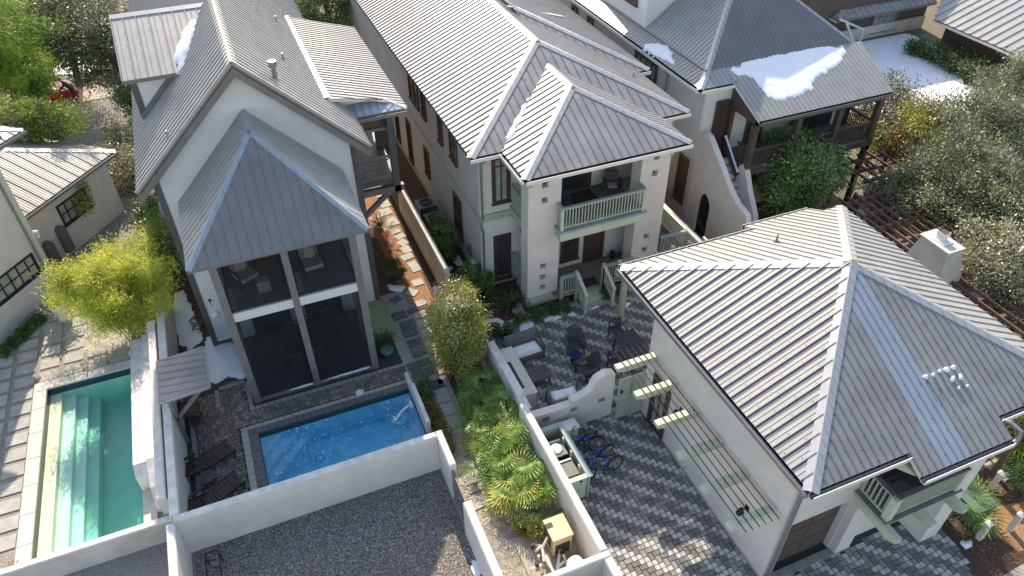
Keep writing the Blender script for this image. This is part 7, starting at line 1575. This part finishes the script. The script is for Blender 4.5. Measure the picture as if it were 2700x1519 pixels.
spiky('dark spiky plant growing over the teal pot', gp(1008, 905, .1), .6, 110, ['sago_leaf'], 74); spiky('dark sago palm in the snowy bed left of the stucco pier', gp(1350, 800, .1), .85, 120, ['sago_leaf'], 75, .035, curve=.7); spiky('small dark sago under the lantern wall', gp(1395, 770, .05), .6, 70, ['sago_leaf'], 76)
for i, (x, y) in enumerate(((1165, 780), (1150, 800), (1172, 960), (1178, 985), (1160, 940))): spiky(['rosy grass tuft by the end of the cream garden wall', 'rosy grass tuft touching the holly tree top', 'rosy grass tuft under the holly beside the pale flagstones', 'rosy grass tuft nearest the fan palms', 'rosy grass tuft at the waist of the holly tree'][i], gp(x, y, 0), .34, 60, ['rosy_leaf'], 80+i, .016)
for i, (x, y, r_, l) in enumerate(((1300, 870, .3, 'small dark shrub among snow patches nearest the holly'), (1338, 878, .3, 'small dark shrub at the back corner of the wicker loveseat'), (1375, 838, .28, 'small dark shrub beside the largest snow patch'), (1420, 828, .32, 'small dark shrub before the left pier, leftmost'), (1455, 815, .32, 'small dark shrub before the left pier, second'), (1492, 805, .30, 'small dark shrub beside the porch steps rail'), (1320, 800, .35, 'dark shrub under the lower corner window'), (1300, 770, .3, 'dark shrub at the foot of the downspout'), (1600, 770, .3, 'dark shrub right of the porch steps'), (1625, 765, .25, 'small shrub behind the green pergola post'))):
    p = gp(x, y, .25); shrub('shrub', l, p, (r_, r_, .28), 1500, .075, ['box_leaf', 'oak_leaf'], 90+i, clumps=24, group='low shrubs in the porch bed')
for i in range(8):
    y = 15.6+i*.43; shrub('border_shrub', ['bronze', 'bronze', 'bronze', 'brown', 'brown', 'dark', 'dark', 'dark'][i]+' conifer shrub in the row between pool spout wall and slate path, '+['nearest the camera', 'second nearest', 'third', 'fourth', 'fifth', 'sixth', 'seventh', 'farthest'][i], (3.88+.03*(i % 2), y, .35), (.24, .26, .36), 1500, .085, ['copper_leaf' if i < 5 else 'oak_leaf', 'sago_leaf'], 110+i, clumps=20, aspect=.25, group='conifer shrubs beside the spout wall')
p = gp(1400, 1380, .35); shrub('round_shrub', 'round olive green shrub between fan palms and pool heater', (p[0]-.1, p[1], .35), (.5, .45, .42), 5000, .06, ['yellowgreen_leaf', 'holly_leaf', 'oak_leaf'], 120, clumps=60, spread=.13)
# fan palms
def palmetto(label, c, seed, nf=16, h=.9, L_=.75, bright=.25, lean=(0, 0)):
    t = thing('fan_palm', label, 'palm', (c[0], c[1], 0)); r = rs(seed); P = []; D = []; Nn = []; Ls = []; mi = []; mb = MB()
    for i in range(nf):
        a = 2*PI*i/nf+r.rand()*.6; e = .25+1.1*r.rand(); sl_ = h*(.55+.6*r.rand()); hd = np.array([math.cos(a), math.sin(a), 0]); q0 = np.array([c[0], c[1], .15]); q1 = q0+hd*sl_*math.cos(e)+np.array([lean[0], lean[1], sl_*math.sin(e)])
        mb.tube([tuple(q0), tuple((q0+q1)/2+np.array([0, 0, .08])), tuple(q1)], .012, 'palmetto_leaf', 4)
        fn = unit((hd*math.sin(e)*-.6+np.array([0, 0, 1.0])+r.normal(size=3)*.2)[None])[0]; ax = unit((hd*math.cos(e*.6)+np.array([0, 0, .15]))[None])[0]; ax = unit((ax-fn*ax.dot(fn))[None])[0]; sd_ = np.cross(fn, ax)
        br = r.rand() < bright; nb = 19
        for j in range(nb):
            t_ = (j-(nb-1)/2)/((nb-1)/2)*1.75; d = ax*math.cos(t_)+sd_*math.sin(t_)+fn*.10; l = L_*(.75+.35*math.cos(t_*.8))*(.85+.25*r.rand()); p0 = q1.copy()
            P.append(p0); D.append(d); Nn.append(fn+sd_*.3*(1 if j % 2 else -1)); Ls.append(l*.75); mi.append(1 if br else 0)
            P.append(p0+d*l*.55); D.append(d+np.array([0, 0, -.45])); Nn.append(fn); Ls.append(l*.5); mi.append(1 if br else 0)
    leafmesh('fan', np.array(P), unit(np.array(D)), unit(np.array(Nn)), np.array(Ls), .038, ['palmetto_leaf', 'palmetto_bright'], np.array(mi), t); mb.build('stalk', t); return t
for i, (x, y, h_, b, l) in enumerate(((5.85, 17.3, .8, .05, 'fan palm beside the fire table, farthest of the row'), (5.5, 16.5, .8, .05, 'dark fan palm second from the holly tree'), (5.95, 16.0, .9, .15, 'fan palm against the end of the long white wall'), (5.35, 15.5, .8, .1, 'fan palm leaning over the pale stone path'), (5.9, 14.9, .95, .3, 'bright fan palm at the middle of the row'), (5.3, 14.3, .85, .35, 'fan palm nearest the gray side gate'), (5.85, 13.7, 1.0, .6, 'yellow green fan palm touching the long white wall'), (5.4, 13.0, .95, .65, 'brightest fan palm with long drooping fans'), (5.9, 12.5, .85, .2, 'fan palm above the round olive shrub'))):
    palmetto(l, (x, y), 130+i, 20, h_, .48 if b < .3 else .62, b*.7)
p = gp(2560, 1330, .6); palmetto('fan palm over the green utility box', (p[0]-.1, p[1]+.1), 150, 18, .7, .7, .12); p = gp(2685, 1185, .6); palmetto('bright fan palm at the right edge behind the downspout elbow', (p[0], p[1]), 151, 16, .7, .7, .4); p = gp(2690, 1260, .3); palmetto('dark fan palm at the right edge beside the dark slabs', (p[0]+.3, p[1]), 152, 14, .6, .6, .0)
p = gp(2670, 1130, .7); shrub('shrub', 'green shrub at the right edge below the roof corner', p, (1.0, .9, .6), 4000, .12, ['yellowgreen_leaf', 'oak_leaf'], 153)
# bare twigs
t = thing('bare_shrub', 'leafless twiggy shrub in front of the second wicker loveseat', 'shrub', (8.6, 15.45, 0)); mb = MB(); r = random.Random(9)
for i in range(46):
    a = r.random()*6.28; l = r.uniform(.5, 1.15); e = r.uniform(.5, 1.4); b = Vector((8.6+r.uniform(-.25, .25), 15.4+r.uniform(-.05, .1), 0.03)); d = Vector((math.cos(a)*math.cos(e), abs(math.sin(a))*math.cos(e)*.5, math.sin(e))); m1 = b+d*l*.5+Vector((r.uniform(-.08, .08), r.uniform(-.04, .08), 0)); e1 = b+d*l
    mb.tube([b, m1, e1], .012, 'gray_twig', 5, r2=.004)
    for k in range(3): s0 = b.lerp(e1, r.uniform(.4, .9)); mb.tube([s0, s0+Vector((r.uniform(-.2, .2), r.uniform(-.1, .15), r.uniform(.05, .25)))], .005, 'gray_twig', 4)
mb.build('branches', t)
# right side trees
p = gp(2105, 450, 3.0); tree('magnolia_tree', 'rounded evergreen with glossy green leaves in front of the dark wood porch', below(p, .2, .3), p, (2.25, 2.2, 2.0), 34000, .17, ['magnolia_leaf', 'magnolia_leaf', 'grey_oak_leaf'], 160, .16, clumps=150, spread=.12, aspect=.36)
p = gp(2420, 370, 3.0); tree('berry_tree', 'yellow green tree with red berry clusters above the slanting yard wall', below(p), p, (2.4, 2.4, 1.7), 22000, .15, ['yellowgreen_leaf', 'holly_leaf', 'grey_oak_leaf', 'red_leaf'], 161, .16, clumps=110, spread=.13, aspect=.4, weights=[4, 4, 4, .7])
p = gp(2330, 300, 3.0); tree('twiggy_tree', 'gray twiggy evergreen right of the porch corner against the snow', below(p), p, (1.8, 2.2, 1.9), 15000, .13, ['grey_oak_leaf', 'oak_leaf'], 162, .14, clumps=90, spread=.14, aspect=.45)
for i, (x, y, z, R, n, l) in enumerate(((2600, 350, 3.8, (3.0, 2.8, 2.2), 36000, 'gray leaved oak crown at the right edge below the snow yard'), (2550, 480, 3.6, (2.6, 2.6, 2.0), 34000, 'gray green oak crown right of the red berry tree'), (2680, 560, 4.0, (2.4, 2.6, 2.2), 22000, 'dense gray oak at the right edge above the chimney'), (2650, 700, 3.2, (1.8, 2.2, 1.8), 20000, 'pale leaved oak at the right edge below the chimney'), (2680, 240, 3.6, (1.6, 2.2, 2.2), 14000, 'gray oak at the right edge against the striped roof'), (2380, 520, 2.4, (1.6, 1.8, 1.3), 12000, 'dark low tree between slanting wall and chimney'), (2690, 860, 1.8, (1.2, 1.6, 1.2), 8000, 'gray shrub at the right edge over the stepping slabs'))):
    p = gp(x, y, z); tree('oak_tree', l, below(p), p, R, n, .12, ['grey_oak_leaf', 'oak_leaf'] if i not in (3, 6) else ['grey_oak_leaf', 'holly_pale_leaf'], 170+i, .2, clumps=110, spread=.14, aspect=.5)
for i, (x, y) in enumerate(((1725, 580), (1745, 610), (1775, 640), (1700, 555), (1790, 655))): q_ = G(x, y, .2); shrub('shrub', ['small', 'leafy', 'yellowish', 'dark', 'low'][i]+' shrub in the narrow bed between side deck and garden wall', (q_.x, q_.y, .22), (.3, .35, .25), 900, .08, ['box_leaf', 'yellowgreen_leaf'] if i in (2, 4) else ['box_leaf', 'oak_leaf'], 200+i, stems=2)
# dark hedge band below the striped roof, right of the snow
for i in range(9):
    y = 38-i*1.5; shrub('hedge_plant', ['farthest', 'second farthest', 'third', 'fourth', 'middle', 'sixth', 'seventh', 'second nearest', 'nearest'][i]+' dark hedge shrub of the row beside the snow yard', (44.9, y-3, .5), (.9, .95, .9), 2500, .16, ['oak_leaf', 'box_leaf'], 210+i, clumps=30, group='dark hedge beside the snow yard', stems=2)
# leaf litter scattered on beds and sand
random.seed(77)
def litter(name, region, n, mats, z=.012, size=.05, seed=1):
    r = rs(seed); (x0, y0, x1, y1) = region; P = np.stack([r.uniform(x0, x1, n), r.uniform(y0, y1, n), np.full(n, z)+r.rand(n)*.02], 1); D = unit(np.stack([r.normal(size=n), r.normal(size=n), r.normal(size=n)*.15], 1)); Nn = unit(np.stack([r.normal(size=n)*.3, r.normal(size=n)*.3, np.ones(n)], 1))
    tag(leafmesh(name, P, D, Nn, size*(.5+r.rand(n)), size*.4, mats, r.randint(len(mats), size=n)), kind='stuff')
litter('leaf_scatter', (4.9, 12.6, 6.4, 23), 3500, ['dry_leaf', 'copper_leaf', 'rosy_leaf'], seed=1); litter('leaf_scatter', (3.75, 24, 6.2, 38), 5000, ['rosy_leaf', 'copper_leaf', 'dry_leaf'], seed=2)
litter('leaf_scatter', (6.65, 21.1, 9.4, 40), 4000, ['copper_leaf', 'dry_leaf', 'sago_leaf'], seed=3); litter('leaf_scatter', (3.7, 8, 6.3, 13.4), 1200, ['dry_leaf', 'sago_leaf'], size=.04, seed=4)
litter('leaf_scatter', (17.6, 5.2, 21.5, 8.6), 3000, ['dry_leaf', 'copper_leaf'], seed=5); litter('leaf_scatter', (-9, 27.9, -4.6, 40), 4000, ['dry_leaf', 'sago_leaf'], seed=6)
# loose gravel stones: real grains on the near part of the lot
def grains(name, region, n, mt, s=.018, seed=1, z=0.0):
    r = rs(seed); (x0, y0, x1, y1) = region; P = np.stack([r.uniform(x0, x1, n), r.uniform(y0, y1, n), np.full(n, z)], 1)
    sx = s*(.5+r.rand(n)); a = r.rand(n)*6.28; V = np.empty((n, 5, 3))
    for k in range(4):
        an = a+k*PI/2; V[:, k] = P+np.stack([np.cos(an)*sx, np.sin(an)*sx*.8, np.zeros(n)], 1)
    V[:, 4] = P+np.stack([r.normal(size=n)*s*.2, r.normal(size=n)*s*.2, sx*.8], 1)
    idx = np.arange(n)[:, None]*5; F = np.concatenate([idx+np.array([[k, (k+1) % 4, 4]]) for k in range(4)], 1).reshape(-1)
    me = bpy.data.meshes.new(name); me.vertices.add(n*5); me.vertices.foreach_set('co', V.reshape(-1).astype('f')); me.loops.add(len(F)); me.loops.foreach_set('vertex_index', F.astype('i')); m = len(F)//3; me.polygons.add(m); me.polygons.foreach_set('loop_start', np.arange(0, m*3, 3, dtype='i')); me.polygons.foreach_set('loop_total', np.full(m, 3, dtype='i'))
    me.materials.append(MATS[mt]); me.update(calc_edges=True); o = bpy.data.objects.new(name, me); COL.objects.link(o); tag(o, kind='stuff')
grains('loose_gravel', (-4.6, 10.8, 3.35, 14.98), 45000, 'stone_dark', .026, 1); grains('loose_gravel', (-4.6, 10.8, 3.35, 14.98), 26000, 'stone_pale', .02, 7); grains('loose_gravel', (-4.6, 10.8, 3.35, 14.98), 30000, 'gravel', .026, 8); grains('loose_gravel', (3.7, 9, 6.3, 13.2), 14000, 'pebble_gray', .014, 2); grains('loose_gravel', (3.8, 19.5, 5.0, 24.5), 9000, 'pebble_gray', .016, 3)
